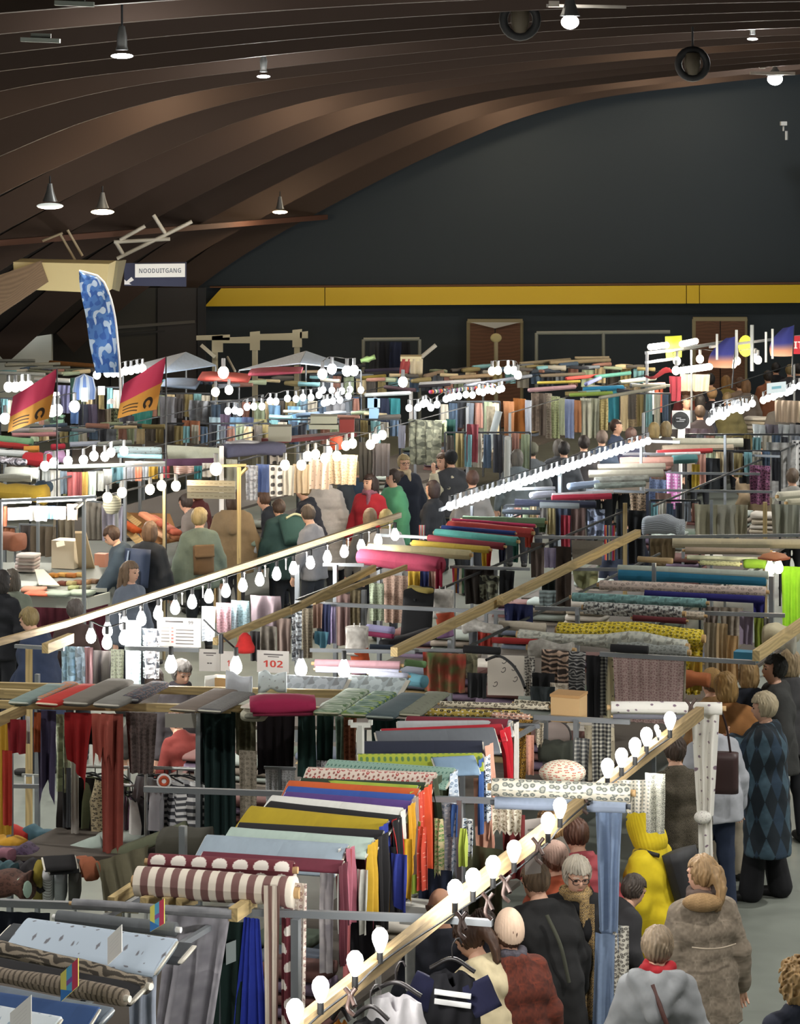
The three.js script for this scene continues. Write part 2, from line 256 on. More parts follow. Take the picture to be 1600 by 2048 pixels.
/* A standing or bending figure. x, y: pixel of the top of the head; yaw 0 faces the camera, 90 faces to the right of the picture, 180 away. */
function person(x, y, label, o) {
  const S = (o.h ?? 1.68) / 1.7, yaw = (o.yaw ?? 180) * Math.PI / 180, lean = (o.lean ?? 0) * Math.PI / 180, hy = (o.head?.[0] ?? 0) * Math.PI / 180, hp = (o.head?.[1] ?? 0) * Math.PI / 180, fat = o.fat ?? 1;
  const dGuess = D(y, 1.6), lod = o.lod ?? (dGuess < 24 ? 0 : dGuess < 33 ? 1 : 2), cell = [0.016, 0.022, 0.032][lod], fine = [0.006, 0.009, 0.014][lod];
  const piv = V(0, 0.95, 0), bend = (p, f = 1) => { const a = lean * f, dy = p.y - piv.y, dz = p.z; return V(p.x, piv.y + dy * Math.cos(a) - dz * Math.sin(a), dy * Math.sin(a) + dz * Math.cos(a) - 0.06 * Math.sin(lean)); };
  const nb = bend(V(0, 1.44, -0.01)), nt = bend(V(0, 1.52, 0.005));
  const headM = new THREE.Matrix4().makeTranslation(nt.x, nt.y, nt.z).multiply(new THREE.Matrix4().makeRotationFromEuler(new THREE.Euler(lean * 0.6 + hp, hy, 0, 'YXZ')));
  const headInv = headM.clone().invert(), hd = (a, b, c) => V(a, b, c).applyMatrix4(headM);
  // legs
  const st = o.stride ?? 0.06, hipL = V(0.085, 0.93, -0.05 * Math.sin(lean)), hipR = V(-0.085, 0.93, -0.05 * Math.sin(lean));
  const leg = (hip, s) => { const k = V(hip.x * 1.05, 0.49, s * 0.5 + 0.02), a = V(hip.x * 1.1, 0.085, s), t = V(hip.x * 1.35, 0.035, s + 0.15); return [hip, k, a, t]; };
  const LL = leg(hipL, st), RL = leg(hipR, -st);
  // arms by two-bone reach towards hand targets given in the chest's frame
  const arm = (sx, tgt) => {
    const sh = bend(V(sx * 0.158 * fat ** 0.5, 1.368, -0.005)); const T = tgt ? bend(V(tgt[0], tgt[1], tgt[2]), tgt[3] ?? 1) : V(sx * (0.25 + 0.035 * fat), 0.86 + 0.5 * (sh.y - 1.38), sh.z * 0.9 + 0.06);
    const d = T.clone().sub(sh), L = Math.min(d.length(), 0.535), u = 0.285, f = 0.255; d.normalize(); const c = (u * u + L * L - f * f) / (2 * u * L), s = Math.sqrt(Math.max(0, 1 - c * c));
    const pole = V(sx * 0.55, -0.5, -0.7); pole.addScaledVector(d, -pole.dot(d)).normalize();
    const el = sh.clone().addScaledVector(d, u * c).addScaledVector(pole, u * s), wr = sh.clone().addScaledVector(d, L); return [sh, el, wr];
  };
  const LA = arm(1, o.L), RA = arm(-1, o.R);
  const torso = (pad) => [
    [bend(V(-0.08, 0.95, 0)), bend(V(0.08, 0.95, 0)), 0.105 * fat + pad, 0.105 * fat + pad], [bend(V(-0.06, 1.1, 0.01)), bend(V(0.06, 1.1, 0.01)), 0.1 * fat + pad, 0.1 * fat + pad],
    [bend(V(-0.085, 1.25, 0.01)), bend(V(0.085, 1.25, 0.01)), 0.105 * fat + pad, 0.105 * fat + pad], [bend(V(-0.115, 1.37, -0.01)), bend(V(0.115, 1.37, -0.01)), 0.06 + pad * 0.5, 0.06 + pad * 0.5], [bend(V(-0.03, 1.41, -0.015)), bend(V(0.03, 1.41, -0.015)), 0.062 + pad * 0.4, 0.062 + pad * 0.4], [bend(V(0, 1.0, 0)), bend(V(0, 1.36, 0)), 0.09 * fat + pad, 0.08 + pad]];
  const arms = (pad, cut) => [LA, RA].flatMap(([s, e, w]) => [[s, e, 0.046 + pad * 0.8, 0.04 + pad * 0.8], [e, lerp(e, w, cut), 0.042 + pad * 1.05, 0.034 + pad]]);
  const legs = (pad, flare = 0) => [LL, RL].flatMap(([h, k, a]) => [[h, k, 0.082 * fat ** 0.5 + pad, 0.058 + pad], [k, a, 0.056 + pad, 0.04 + pad + flare]]);
  const place = new THREE.Matrix4(), top = hd(0, 0.19, -0.01), ct = Math.cos(yaw), sn = Math.sin(yaw), rot = (p) => V(p.x * ct + p.z * sn, p.y, -p.x * sn + p.z * ct);
  const tw = rot(top).multiplyScalar(S), target = G(x, y, tw.y), root = V(target.x - tw.x, 0, target.z - tw.z);
  place.makeScale(S, S, S).premultiply(new THREE.Matrix4().makeRotationY(yaw)).setPosition(root);
  const g0 = thing('person', label, 'person', root, o.group);
  const put = (parent, name, geo, mat, lab) => part(parent, name, geo.applyMatrix4(place), mat, lab);
  const skin = o.skin === 2 ? SKIN2 : SKIN;
  // body: torso, limbs, head with face, hands with fingers
  const bodyB = [...torso(0), [nb, nt, 0.055, 0.05], ...arms(0, 1), ...legs(0), ...[LL, RL].map(([, , a, t]) => [a, t, 0.036, 0.03])], bf = boneField(bodyB, 0.05), [blo, bhi] = boneBox(bodyB, 0.05);
  const gs = [nets(bf, blo, bhi, cell * 1.5)];
  const hv = V(0, 0, 0), hf = (px, py, pz) => {
    hv.set(px, py, pz).applyMatrix4(headInv); const X = hv.x, Y = hv.y, Z = hv.z, ax = Math.abs(X);
    let d = ell(X, Y - 0.095, Z + 0.005, 0.073, 0.093, 0.09); d = smin(d, ell(X, Y - 0.03, Z - 0.028, 0.056, 0.062, 0.058), 0.04); d = smin(d, Math.hypot(X, Math.max(0, Math.abs(Y + 0.03) - 0.06), Z - 0.002) - 0.047, 0.03);
    d = smin(d, ell(X, Y - 0.062, Z - 0.09, 0.013, 0.024, 0.02), 0.014); d = smin(d, ell(ax - 0.03, Y - 0.102, Z - 0.073, 0.028, 0.01, 0.012), 0.015); d = smin(d, ell(ax - 0.076, Y - 0.075, Z + 0.002, 0.008, 0.03, 0.018), 0.008);
    d = Math.max(d, 0.012 - Math.hypot(ax - 0.03, (Y - 0.085) * 1.2, Z - 0.091)); return smin(d, ell(X, Y - 0.02, Z - 0.078, 0.022, 0.009, 0.012), 0.008);
  };
  const hc = hd(0, 0.08, 0); gs.push(nets(hf, V(hc.x - 0.16, hc.y - 0.2, hc.z - 0.16), V(hc.x + 0.16, hc.y + 0.16, hc.z + 0.16), fine));
  for (const [[, e, w], sx] of [[LA, 1], [RA, -1]]) {
    const f = w.clone().sub(e).normalize(), side = V(0, 0, 0).crossVectors(f, V(0, 0, 1)); if (side.lengthSq() < 0.05) side.set(1, 0, 0); side.normalize(); if (side.x * sx > 0) side.negate(); const pn = V(0, 0, 0).crossVectors(side, f).normalize(); if (pn.z > 0 && f.y < -0.5) pn.negate();
    const at = (a, b, c) => w.clone().addScaledVector(f, a).addScaledVector(side, b).addScaledVector(pn, c);
    const hb = [[w, at(0.03, 0, 0), 0.026, 0.026], [at(0.03, -0.018, 0), at(0.085, -0.026, 0), 0.017, 0.014], [at(0.03, 0.016, 0), at(0.085, 0.022, 0), 0.017, 0.014], [at(0.03, 0, 0), at(0.085, 0, 0), 0.018, 0.014]];
    const lens = [0.062, 0.072, 0.068, 0.05]; for (let i = 0; i < 4; i++) { const b = 0.03 - i * 0.02, l = lens[i]; hb.push([at(0.085, b, 0), at(0.085 + l * 0.5, b * 1.1, 0.012), 0.009, 0.0085], [at(0.085 + l * 0.5, b * 1.1, 0.012), at(0.085 + l * 0.8, b * 1.1, 0.04), 0.0085, 0.0075]); }
    hb.push([at(0.025, 0.022, 0.005), at(0.055, 0.05, 0.02), 0.013, 0.011], [at(0.055, 0.05, 0.02), at(0.088, 0.052, 0.034), 0.01, 0.0085]);
    const [lo, hi] = boneBox(hb, 0.02); gs.push(nets(boneField(hb, 0.008), lo, hi, [0.005, 0.008, 0.013][lod]));
  }
  put(g0, 'body', merge(gs), skin);
  // trousers, shoes
  const tr = [...legs(o.legPad ?? 0.014, o.flare ?? 0), [V(-0.08, 0.95, LL[0].z), V(0.08, 0.95, LL[0].z), 0.118 * fat, 0.118 * fat]], [tlo, thi] = boneBox(tr, 0.05);
  if (o.legs !== null) put(g0, 'trousers', nets(boneField(tr, 0.04), tlo, thi, cell * 1.15), cloth(o.legs ?? '#20242c'));
  const sh = [LL, RL].flatMap(([, , a, t]) => [[V(a.x, 0.05, a.z - 0.02), V(t.x, 0.04, t.z + 0.02), 0.05, 0.04]]), shf = boneField(sh, 0.01), [slo, shi] = boneBox(sh, 0.03);
  put(g0, 'shoes', nets((a, b, c) => Math.max(shf(a, b, c), 0.004 - b), slo, shi, cell), solid(o.shoes ?? '#1c1b1b', 0.6));
  // coat, jacket or jumper
  const pad = o.pad ?? 0.024, hem = o.hem ?? 0.8, tb = [...torso(pad), ...arms(pad * 0.9, o.sleeve ?? 0.96)];
  if (hem < 0.9) for (const s of [-1, 1]) tb.push([V(s * 0.07, 0.98, -0.04 * Math.sin(lean)), V(s * (0.075 + (o.wide ?? 0.01)), hem - 0.04, -0.02), 0.1 * fat + pad, 0.108 * fat + pad]);
  const col = o.collar ?? 0.03; tb.push([nb, nb.clone().lerp(nt, col / 0.08), 0.062 + pad, 0.06 + pad * 0.6]);
  if (o.hood) { const q = o.hood === 'big' ? 1.25 : 1; tb.push([bend(V(-0.09, 1.45, -0.05)), bend(V(0.09, 1.45, -0.05)), 0.05 * q, 0.05 * q], ...[-1, 1].map((s) => [bend(V(s * 0.13, 1.43, -0.07)), bend(V(0, 1.44 - 0.17 * q, -0.14 * q)), 0.045 * q, 0.04 * q]), [bend(V(0, 1.4, -0.1)), bend(V(0, 1.45 - 0.15 * q, -0.13 * q)), 0.06 * q, 0.05 * q]); }
  const jf = boneField(tb, 0.024), [jlo, jhi] = boneBox(tb, 0.05), nrmUp = nt.clone().sub(nb).normalize(), neckTop = nb.clone().lerp(nt, 0.35 + col * 4), crinkle = o.puff ? (p) => 0.008 * Math.sin(p * 75) : null;
  put(g0, o.topName ?? 'jacket', nets((a, b, c) => { let d = jf(a, b, c); if (crinkle) d += crinkle(b); else d += 0.0026 * Math.sin(b * 52 + 7 * vnoise(a * 9 + 20, c * 9 + 20)) + 0.004 * (b < 0.95 ? 1 : 0.3) * Math.sin(Math.atan2(a, c) * 9 + 3 * b); d += 0.006 * (vnoise(a * 9 + 30, b * 9 + c * 7 + 30) - 0.5); d = Math.max(d, hem - b * 1 - 0.02); return Math.max(d, (a - neckTop.x) * nrmUp.x + (b - neckTop.y) * nrmUp.y + (c - neckTop.z) * nrmUp.z); }, jlo, jhi, cell), cloth(o.top ?? '#333333'));
  if (o.scarf) { const sc = []; for (let i = 0; i < 8; i++) { const a = i / 8 * 6.283, b = (i + 1) / 8 * 6.283, m = (t) => bend(V(Math.sin(t) * 0.078, 1.475 + 0.012 * Math.sin(t * 3), Math.cos(t) * 0.078 - 0.005)); sc.push([m(a), m(b), 0.034, 0.034]); } if (o.scarf[1]) sc.push([bend(V(0.04, 1.46, 0.09)), bend(V(0.05, 1.46 - o.scarf[1], 0.14)), 0.035, 0.03]); const [lo, hi] = boneBox(sc, 0.03); put(g0, 'scarf', nets(boneField(sc, 0.02), lo, hi, cell * 0.7), cloth(o.scarf[0])); }
  // hair, hats and hoods
  const hr = o.hair ?? 'short', hairC = o.hairC ?? '#5b4534', lows = { short: -0.02, bob: -0.07, long: -0.02, bun: 0.0, tail: 0.0, curly: -0.1, bald: -0.03 };
  const hairF = (px, py, pz) => {
    hv.set(px, py, pz).applyMatrix4(headInv); const X = hv.x, Y = hv.y, Z = hv.z; const th = hr === 'curly' ? 0.035 : o.fluff ?? 0.017;
    let d = ell(X, Y - 0.1, Z + 0.012, 0.073 + th, 0.093 + th * 0.9, 0.088 + th);
    const low = lows[hr] ?? -0.02; if (hr === 'bob' || hr === 'curly' || hr === 'long') d = smin(d, ell(X, Y - 0.03, Z + 0.03, 0.082 + th * 0.6, 0.1, 0.065 + th * 0.6), 0.03);
    d = Math.max(d, -(Y - low)); // lower edge
    const face = Math.max(0.028 - Z - (Y > 0.1 ? (Y - 0.1) * 0.35 : 0), Y - (0.128 + 0.1 * (0.1 - Z)), Math.abs(X) - 0.09); d = Math.max(d, -face);
    if (hr === 'bald') d = Math.max(d, Y - 0.09);
    if (hr === 'long') { const t = Math.min(1, Math.max(0, (0.1 - Y) / 0.34)); d = smin(d, Math.hypot(Math.max(0, Math.abs(X) - 0.05), Z + 0.075 + 0.02 * t, Y - (0.1 - 0.34 * t)) - 0.042, 0.03); d = smin(d, Math.hypot(Math.abs(X) - 0.078, Z - 0.0 + 0.02 * t, Y - Math.max(-0.16, Math.min(0.06, Y))) - 0.022, 0.02); }
    if (hr === 'bun') d = smin(d, Math.hypot(X, Y - 0.12, Z + 0.125) - 0.045, 0.02);
    if (hr === 'tail') { const t = Math.min(1, Math.max(0, (0.1 - Y) / 0.22)); d = smin(d, Math.hypot(X - 0.02 * t, Z + 0.12 + 0.03 * Math.sin(t * 3), Y - (0.1 - 0.22 * t)) - 0.04 * (1 - 0.4 * t) - 0.004, 0.025); }
    const n = hr === 'curly' ? 0.04 : 0.011; return d + (hr === 'curly' ? 0 : 0.0035 * Math.sin(Math.atan2(X, Z) * 26 + 9 * vnoise(Y * 16 + 20, X * 9 + 20))) + n * (vnoise(X * (hr === 'curly' ? 60 : 60) + Z * 30 + 50, Y * (hr === 'curly' ? 62 : 40) + Z * 50 + 50) - 0.5);
  };
  const wide = hr === 'curly' || o.hoodup ? 0.2 : 0.15, hbx = [V(hc.x - wide, hc.y - (hr === 'long' || hr === 'tail' ? 0.38 : 0.22), hc.z - (hr === 'tail' || hr === 'bun' || hr === 'long' ? 0.26 : wide + 0.02)), V(hc.x + wide, hc.y + 0.2, hc.z + wide + 0.03)];
  if (o.hat || o.hoodup) {
    const up = o.hoodup, hatF = (px, py, pz) => {
      hv.set(px, py, pz).applyMatrix4(headInv); const X = hv.x, Y = hv.y, Z = hv.z;
      let d = up ? smin(smin(ell(X, Y - 0.09, Z + 0.02, 0.118, 0.135, 0.13), ell(X, Y - 0.17, Z + 0.1, 0.05, 0.06, 0.06), 0.08), ell(X, Y + 0.03, Z + 0.04, 0.13, 0.12, 0.12), 0.06) : ell(X, Y - 0.105, Z + 0.012, 0.094, 0.108 + (o.tall ?? 0), 0.11);
      d = up ? Math.max(d, -Math.max(0.05 - Z, Math.abs(X) - 0.075, Y - 0.165)) : Math.max(d, (Z > 0 ? 0.1 : 0.1 + Z * 0.7) - Y);
      return d + 0.0018 * Math.sin(Math.atan2(X, Z) * 34);
    };
    put(g0, up ? 'hood' : 'hat', nets(hatF, ...hbx, fine), cloth(o.hat ?? o.hoodup));
  }
  if (!o.hoodup) put(g0, 'hair', nets(hairF, ...hbx, hr === 'curly' ? fine * 1.2 : fine), hairMat(hairC));
  if (lod < 2 || o.face) {
    const e = (s) => ball(hd(s * 0.03, 0.085, 0.079), 0.0125, 0.009, 0.008, 8);
    put(g0, 'eyes', merge([e(1), e(-1)]), EYES); put(g0, 'lips', merge([ball(hd(0, 0.02, 0.088), 0.02, 0.006, 0.007, 8)]), LIPS);
    put(g0, 'brows', merge([1, -1].map((s) => bar(hd(s * 0.012, 0.108, 0.086), hd(s * 0.05, 0.107, 0.072), 0.01, 0.007))), solid(o.browC ?? hairC, 0.8));
  }
  if (o.glasses) put(g0, 'glasses', merge([1, -1].flatMap((s) => [new THREE.TorusGeometry(0.024, 0.003, 5, 14).scale(1.1, 0.85, 1).applyMatrix4(headM.clone().multiply(new THREE.Matrix4().makeTranslation(s * 0.031, 0.083, 0.094))), rod(hd(s * 0.056, 0.09, 0.09), hd(s * 0.078, 0.09, 0), 0.003, 5)])), solid('#3a2a26', 0.3));
  g0.userData.label = label;
  const w = (a, b, c) => V(a, b, c).applyMatrix4(place);
  return { g: g0, w, bend, put, LA, RA, hd, place, S };
}
// ---------------------------------------------------------------- the hall
const WD = 63, WS = F / WD, roofPts = [[300, 680], [430, 565], [540, 490], [650, 428], [750, 375], [850, 325], [950, 280], [1050, 240], [1200, 200], [1440, 168], [1700, 142], [2000, 122], [2400, 112], [2900, 130], [3500, 190]].map(([x, y]) => V((x - CX) / WS, H - (y - YH) / WS, 0));
const roofCurve = new THREE.CatmullRomCurve3(roofPts), roofLine = roofCurve.getSpacedPoints(90);
const roofY = (Xw) => { for (let i = 1; i < roofLine.length; i++) if (roofLine[i].x >= Xw) return roofLine[i].y; return 3; };
const shiftX = (d) => 0.3833 * (d - WD);                       // the vault runs along the rows
const ribNormal = (i) => { const a = roofLine[Math.max(0, i - 1)], b = roofLine[Math.min(90, i + 1)], t = b.clone().sub(a).normalize(); return V(-t.y, t.x, 0); };
const ribWood = new THREE.MeshStandardMaterial({ color: '#35251b', roughness: 0.75 }), deckWood = new THREE.MeshStandardMaterial({ color: '#1d1816', roughness: 0.9 });
const floorTex = dataTex(128, (u, v) => { const a = 205 + 34 * wrapNoise(u, v, 9) + 14 * wrapNoise(u, v, 33); return [a, a, a * 0.99]; }); floorTex.repeat.set(0.3, 0.3);
{
  const shape = new THREE.Shape(); roofLine.forEach((p, i) => (i ? shape.lineTo(p.x, p.y + 0.3) : shape.moveTo(p.x, p.y + 0.3))); shape.lineTo(29, 0); shape.lineTo(-14, 0); shape.lineTo(-14, 1.6); 
  const g = new THREE.ExtrudeGeometry(shape, { depth: 0.3, bevelEnabled: false, curveSegments: 1 }).translate(0, 0, -WD - 0.42);
  struct('wall_back', g, new THREE.MeshStandardMaterial({ color: '#2f3941', roughness: 0.85 }));
  const fl = new THREE.BoxGeometry(70, 0.2, 90); const u = fl.attributes.uv, p = fl.attributes.position; for (let i = 0; i < u.count; i++) u.setXY(i, p.getX(i), p.getZ(i));
  struct('floor', fl.translate(0, -0.1, -25), new THREE.MeshStandardMaterial({ color: '#858b84', roughness: 0.55, map: floorTex }));
  // ceiling: glulam ribs (parts) under a boarded deck
  const ribs = new THREE.Group(); ribs.name = 'ceiling'; ribs.userData.kind = 'structure'; scene.add(ribs);
  const ribShape = (a, b, h0, h1) => { const s = new THREE.Shape(), n = b - a; for (let i = a; i <= b; i++) { const q = roofLine[i].clone().addScaledVector(ribNormal(i), h0); i === a ? s.moveTo(q.x, q.y) : s.lineTo(q.x, q.y); } for (let i = b; i >= a; i--) { const q = roofLine[i].clone().addScaledVector(ribNormal(i), h1); s.lineTo(q.x, q.y); } return s; };
  const ribGeo = new THREE.ExtrudeGeometry(ribShape(0, 90, 0, 0.52), { depth: 0.22, bevelEnabled: false, curveSegments: 1 });
  const dl = []; for (let d = 62.4; d > -8; d -= 2.6) dl.push(d);
  dl.forEach((d) => { const m = new THREE.Mesh(ribGeo, ribWood); m.name = 'rib'; m.position.set(shiftX(d), 0, -d); m.castShadow = m.receiveShadow = true; ribs.add(m); });
  const deckLine = roofLine.map((p, i) => p.clone().addScaledVector(ribNormal(i), 0.5)), deckTop = roofLine.map((p, i) => p.clone().addScaledVector(ribNormal(i), 0.62));
  for (const [k, line] of [[0, deckLine], [1, deckTop]]) part(ribs, 'deck', surf(90, 1, (a, b) => { const q = line[Math.round(a * 90)], d = WD - b * 73; return [V(q.x + shiftX(d), q.y, -d), a * 30, b * 73]; }), deckWood);
  // a purlin where the vault meets the open lower ribs
  part(ribs, 'purlin', bar(G(650, 432, 4.4).setZ(-62.4).setX((650 - CX) / WS), V((650 - CX) / WS + shiftX(0), H - (432 - YH) / WS, 0), 0.16, 0.1), solid('#4a2d22', 0.8));
  // side and rear walls close the hall
  const wallM = solid('#4b5054', 0.85);
  const side = (name, X0) => struct(name, panel([V(X0, 8, -63.5), V(X0 + shiftX(-9) , 8, 9), V(X0 + shiftX(-9), 0, 9), V(X0, 0, -63.5)], 0.3), wallM);
  side('wall_left', -13.5); side('wall_right', 28.6);
  struct('wall_front', box(V(-14, 4, 9.2), 46, 8, 0.3), wallM);
  // yellow band along the back wall
  const band = new THREE.Group(); band.name = 'trim_1'; band.userData.kind = 'structure'; scene.add(band);
  const yl = solid('#e2c01c', 0.5), zb = WD - 0.06, xs = [410, 650, 1372, 1398, 1700]; 
  for (let i = 0; i < 4; i++) { const a = xs[i] + (i ? 0.8 : 0), b = xs[i + 1] - 0.8, y0 = (x) => 576 - (x - 440) * 0.006; part(band, 'board', panel([P(i ? a : a + 33, y0(a), zb), P(b, y0(b), zb), P(b, y0(b) + 36, zb), P(a, y0(a) + 36, zb)].map((p) => p.setZ(-zb)), 0.1), yl); }
  struct('trim_2', bar(P(420, 574, zb).setZ(-zb), P(1750, 565, zb).setZ(-zb), 0.12, 0.03), solid('#6b4a32', 0.8));
  // pale wall piece and dark panels at the left end
  const wp = 60; struct('wall_left_end', panel([P(-160, 560, wp), P(106, 560, wp), P(106, 860, wp), P(-160, 860, wp)], 0.25), solid('#e6eadf', 0.85));
  const dk = new THREE.Group(); dk.name = 'partition'; dk.userData.kind = 'structure'; scene.add(dk);
  const dm = [solid('#302f2d', 0.8), solid('#3a3a37', 0.8), solid('#353436', 0.8), solid('#23262c', 0.8)];
  [[108, 222, 0], [223, 315, 1], [316, 395, 2], [396, 412, 3]].forEach(([a, b, m], i) => { part(dk, 'panel', panel([P(a, 575, 61 - i * 0.05), P(b, 575, 61 - i * 0.05), P(b, 860, 61 - i * 0.05), P(a, 860, 61 - i * 0.05)], 0.12), dm[m]); });
  part(dk, 'rail', bar(P(108, 664, 60.8), P(390, 643, 60.8), 0.1, 0.06), solid('#55534f', 0.6)); part(dk, 'rail', bar(P(135, 676, 60.8), P(330, 662, 60.8), 0.06, 0.04), solid('#1d1d1d', 0.6));
}
// ---------------------------------------------------------------- hall lamps
const lampDisc = glow(1, 0.98, 0.94, 9), lampShade = new THREE.MeshStandardMaterial({ color: '#8c8f90', roughness: 0.4, metalness: 0.7, side: THREE.DoubleSide });
function hallLamp(pos, label, power = LAMP_POWER, o = {}) {
  const r = o.r ?? 0.2, t = thing('hall_lamp', label, 'lamp', pos, o.group);
  part(t, 'shade', lathe(pos, o.bare ? [[0.03, 0.3], [0.05, 0.2], [r * 0.7, 0.1], [r * 0.85, 0.06]] : [[0.05, 0.32], [0.07, 0.28], [0.1, 0.2], [r, 0.02], [r + 0.012, 0]], 18), lampShade);
  part(t, 'diffuser', o.bare ? ball(pos, r * (o.flat ? 1.5 : 0.75), r * (o.flat ? 0.35 : 0.6), r * 0.75, 14) : new THREE.CylinderGeometry(r * 0.85, r * 0.85, 0.02, 18).translate(pos.x, pos.y + 0.03, pos.z), o.mat ?? lampDisc);
  part(t, 'rod', rod(pos.clone().add(V(0, 0.3, 0)), pos.clone().add(V(0, 0.3 + (o.rod ?? 0.35), 0)), 0.012, 6), DARKSTEEL);
  const L = o.bare ? new THREE.PointLight(o.color ?? LAMP_COLOR, power, 0, 2) : new THREE.SpotLight(o.color ?? LAMP_COLOR, power, 0, o.angle ?? 1.25, 0.35, 2); L.position.set(0, -0.02, 0); L.castShadow = true; L.shadow.radius = 6; t.add(L); L.name = 'lamp_light';
  if (o.bare) L.position.y = -r * 0.75; else { L.target.position.set(0, -3, 0); t.add(L.target); L.target.name = 'lamp_aim'; }
  return t;
}
hallLamp(P(1140, 44, 30), 'bright round high lamp hanging near the top middle of the vault, the largest glare', 8, { bare: 1, r: 0.12 });
hallLamp(P(1550, 158, 58), 'bright round lamp hanging in front of the dark back wall at the right', 16, { bare: 1, r: 0.2 });
hallLamp(P(244, 112, 30), 'bright flat lamp under the dark vault at upper left', 8, { bare: 1, r: 0.075, flat: 1 });
hallLamp(P(527, 153, 40), 'small bright lamp under the vault between the left lamp and the top middle lamp', 8, { bare: 1, r: 0.06, flat: 1 });
hallLamp(P(1505, 78, 42), 'tiny lamp high under the vault near the right edge', 6, { bare: 1, r: 0.05, flat: 1 });
hallLamp(P(205, 424, 46), 'flat warm lamp under the knee of the vault above the beige ventilation box', 9, { bare: 1, flat: 1, r: 0.12, color: new THREE.Color(1, 0.8, 0.55), mat: glow(1, 0.8, 0.5, 5), rod: 0.1 });
hallLamp(P(100, 412, 40), 'flat pale lamp at the knee of the vault near the left edge', 7, { bare: 1, flat: 1, r: 0.12, color: new THREE.Color(1, 0.8, 0.55), mat: glow(0.7, 0.75, 0.7, 0.6), rod: 0.1 });
hallLamp(P(560, 424, 58), 'warm lamp at the knee of the vault close to the back wall', 8, { bare: 1, flat: 1, r: 0.1, color: new THREE.Color(1, 0.78, 0.5), mat: glow(1, 0.75, 0.45, 2), rod: 0.1 });
// lamps set between the ribs, out of sight behind the nearer rib, whose light shows on the rib beyond
for (const [x, d, w, l] of [[1012, 61.1, 5, 'lamp between the last two ribs above the yellow band'], [925, 58.5, 4, 'lamp in the second bay of ribs from the back wall'], [720, 53.3, 4.5, 'lamp in the fourth bay of ribs from the back wall'], [600, 50.7, 4.5, 'lamp in the fifth bay of ribs from the back wall'], [310, 45.5, 5, 'lamp in the seventh bay of ribs from the back wall'], [1390, 61.1, 4, 'lamp between the last two ribs near the right speaker'], [1290, 58.5, 4, 'lamp in the second bay of ribs near the right speaker'], [1330, 48, 4, 'lamp between ribs above the right speaker']]) {
  const X = (x - CX) * d / F, Y = roofY(X - shiftX(d)) + 0.2;
  hallLamp(V(X, Y, -d), 'small ' + l, w * 1.3, { bare: 1, r: 0.05, rod: 0.02, color: new THREE.Color(1, 0.76, 0.5) });
}
// the other lamps of the hall hang outside the picture
for (const d of [8, 17, 24, 31, 38, 45, 52]) for (const off of [-15, -11, -7, -3, 1, 5, 9, 13]) {
  const X = off + shiftX(d) + 16 - 4, Xw = X - shiftX(d), Y = Math.min(7.1, roofY(Xw) - 1.0); if (Y < 4 || Xw > 26) continue;
  const px = CX + X * F / d, py = YH - (Y - H) * F / d; if (px > -220 && px < 1820 && py > -160) continue;
  if (Math.abs(X) > 20) continue;
  hallLamp(V(X, Y, -d), 'round hall lamp hanging under the vault outside the picture', LAMP_POWER * (d > 35 ? 1.5 : 1), { group: 'hall lamps outside the picture' });
}
// small fixtures under the vault
single('spotlight_housing', 'small pale camera housing hanging on the dark wall near the right edge', 'camera', merge([box(P(1567, 247, 60), 0.12, 0.08, 0.18), rod(P(1567, 246, 60), P(1567, 262, 60), 0.02), rod(P(1573, 262, 60), P(1573, 280, 60), 0.03)]), solid('#8d9090', 0.5));
for (const [x, y, d, l] of [[1040, 40, 34, 'round dark ring-shaped speaker under the vault left of the top middle lamp'], [1385, 128, 40, 'round dark ring-shaped speaker under the vault left of the right wall lamp']]) {
  const c = P(x, y, d), t = thing('hanging_speaker', l, 'speaker', c); part(t, 'ring', new THREE.TorusGeometry(0.19, 0.05, 8, 20).translate(c.x, c.y, c.z), BLACK); part(t, 'body', lathe(c.clone().add(V(0, -0.16, 0)), [[0.001, 0], [0.07, 0.02], [0.11, 0.14], [0.1, 0.3], [0.001, 0.32]], 14), solid('#4c4436', 0.7)); part(t, 'rod', rod(c.clone().add(V(0, 0.2, 0)), c.clone().add(V(0, 0.5, 0)), 0.015), BLACK);
}
single('lighting_rail', 'thin pale lighting rail running across the vault beside the top middle lamp', 'rail', merge([bar(P(1095, 11, 30), P(1250, 14, 31), 0.03), box(P(1108, 8, 30), 0.1, 0.06, 0.1)]), solid('#9a948c', 0.5));
single('lighting_rail', 'thin pale lighting rail beside the lamp in front of the back wall', 'rail', merge([bar(P(1500, 146, 57.5), P(1590, 147, 57.5), 0.06), box(P(1525, 133, 57.5), 0.1, 0.08, 0.1)]), solid('#9a948c', 0.5));
for (const [x, y, d, l] of [[82, 78, 28, 'long pale unlit strip fixture under the vault at upper left'], [150, 5, 25, 'long pale unlit strip fixture at the top left edge']]) single('strip_fixture', l, 'lamp', merge([bar(P(x - 40, y + 1, d), P(x + 38, y + 4, d), 0.1, 0.04), bar(P(x - 20, y - 5, d), P(x + 20, y - 4, d), 0.04, 0.06)]), solid('#b7bfb8', 0.5));
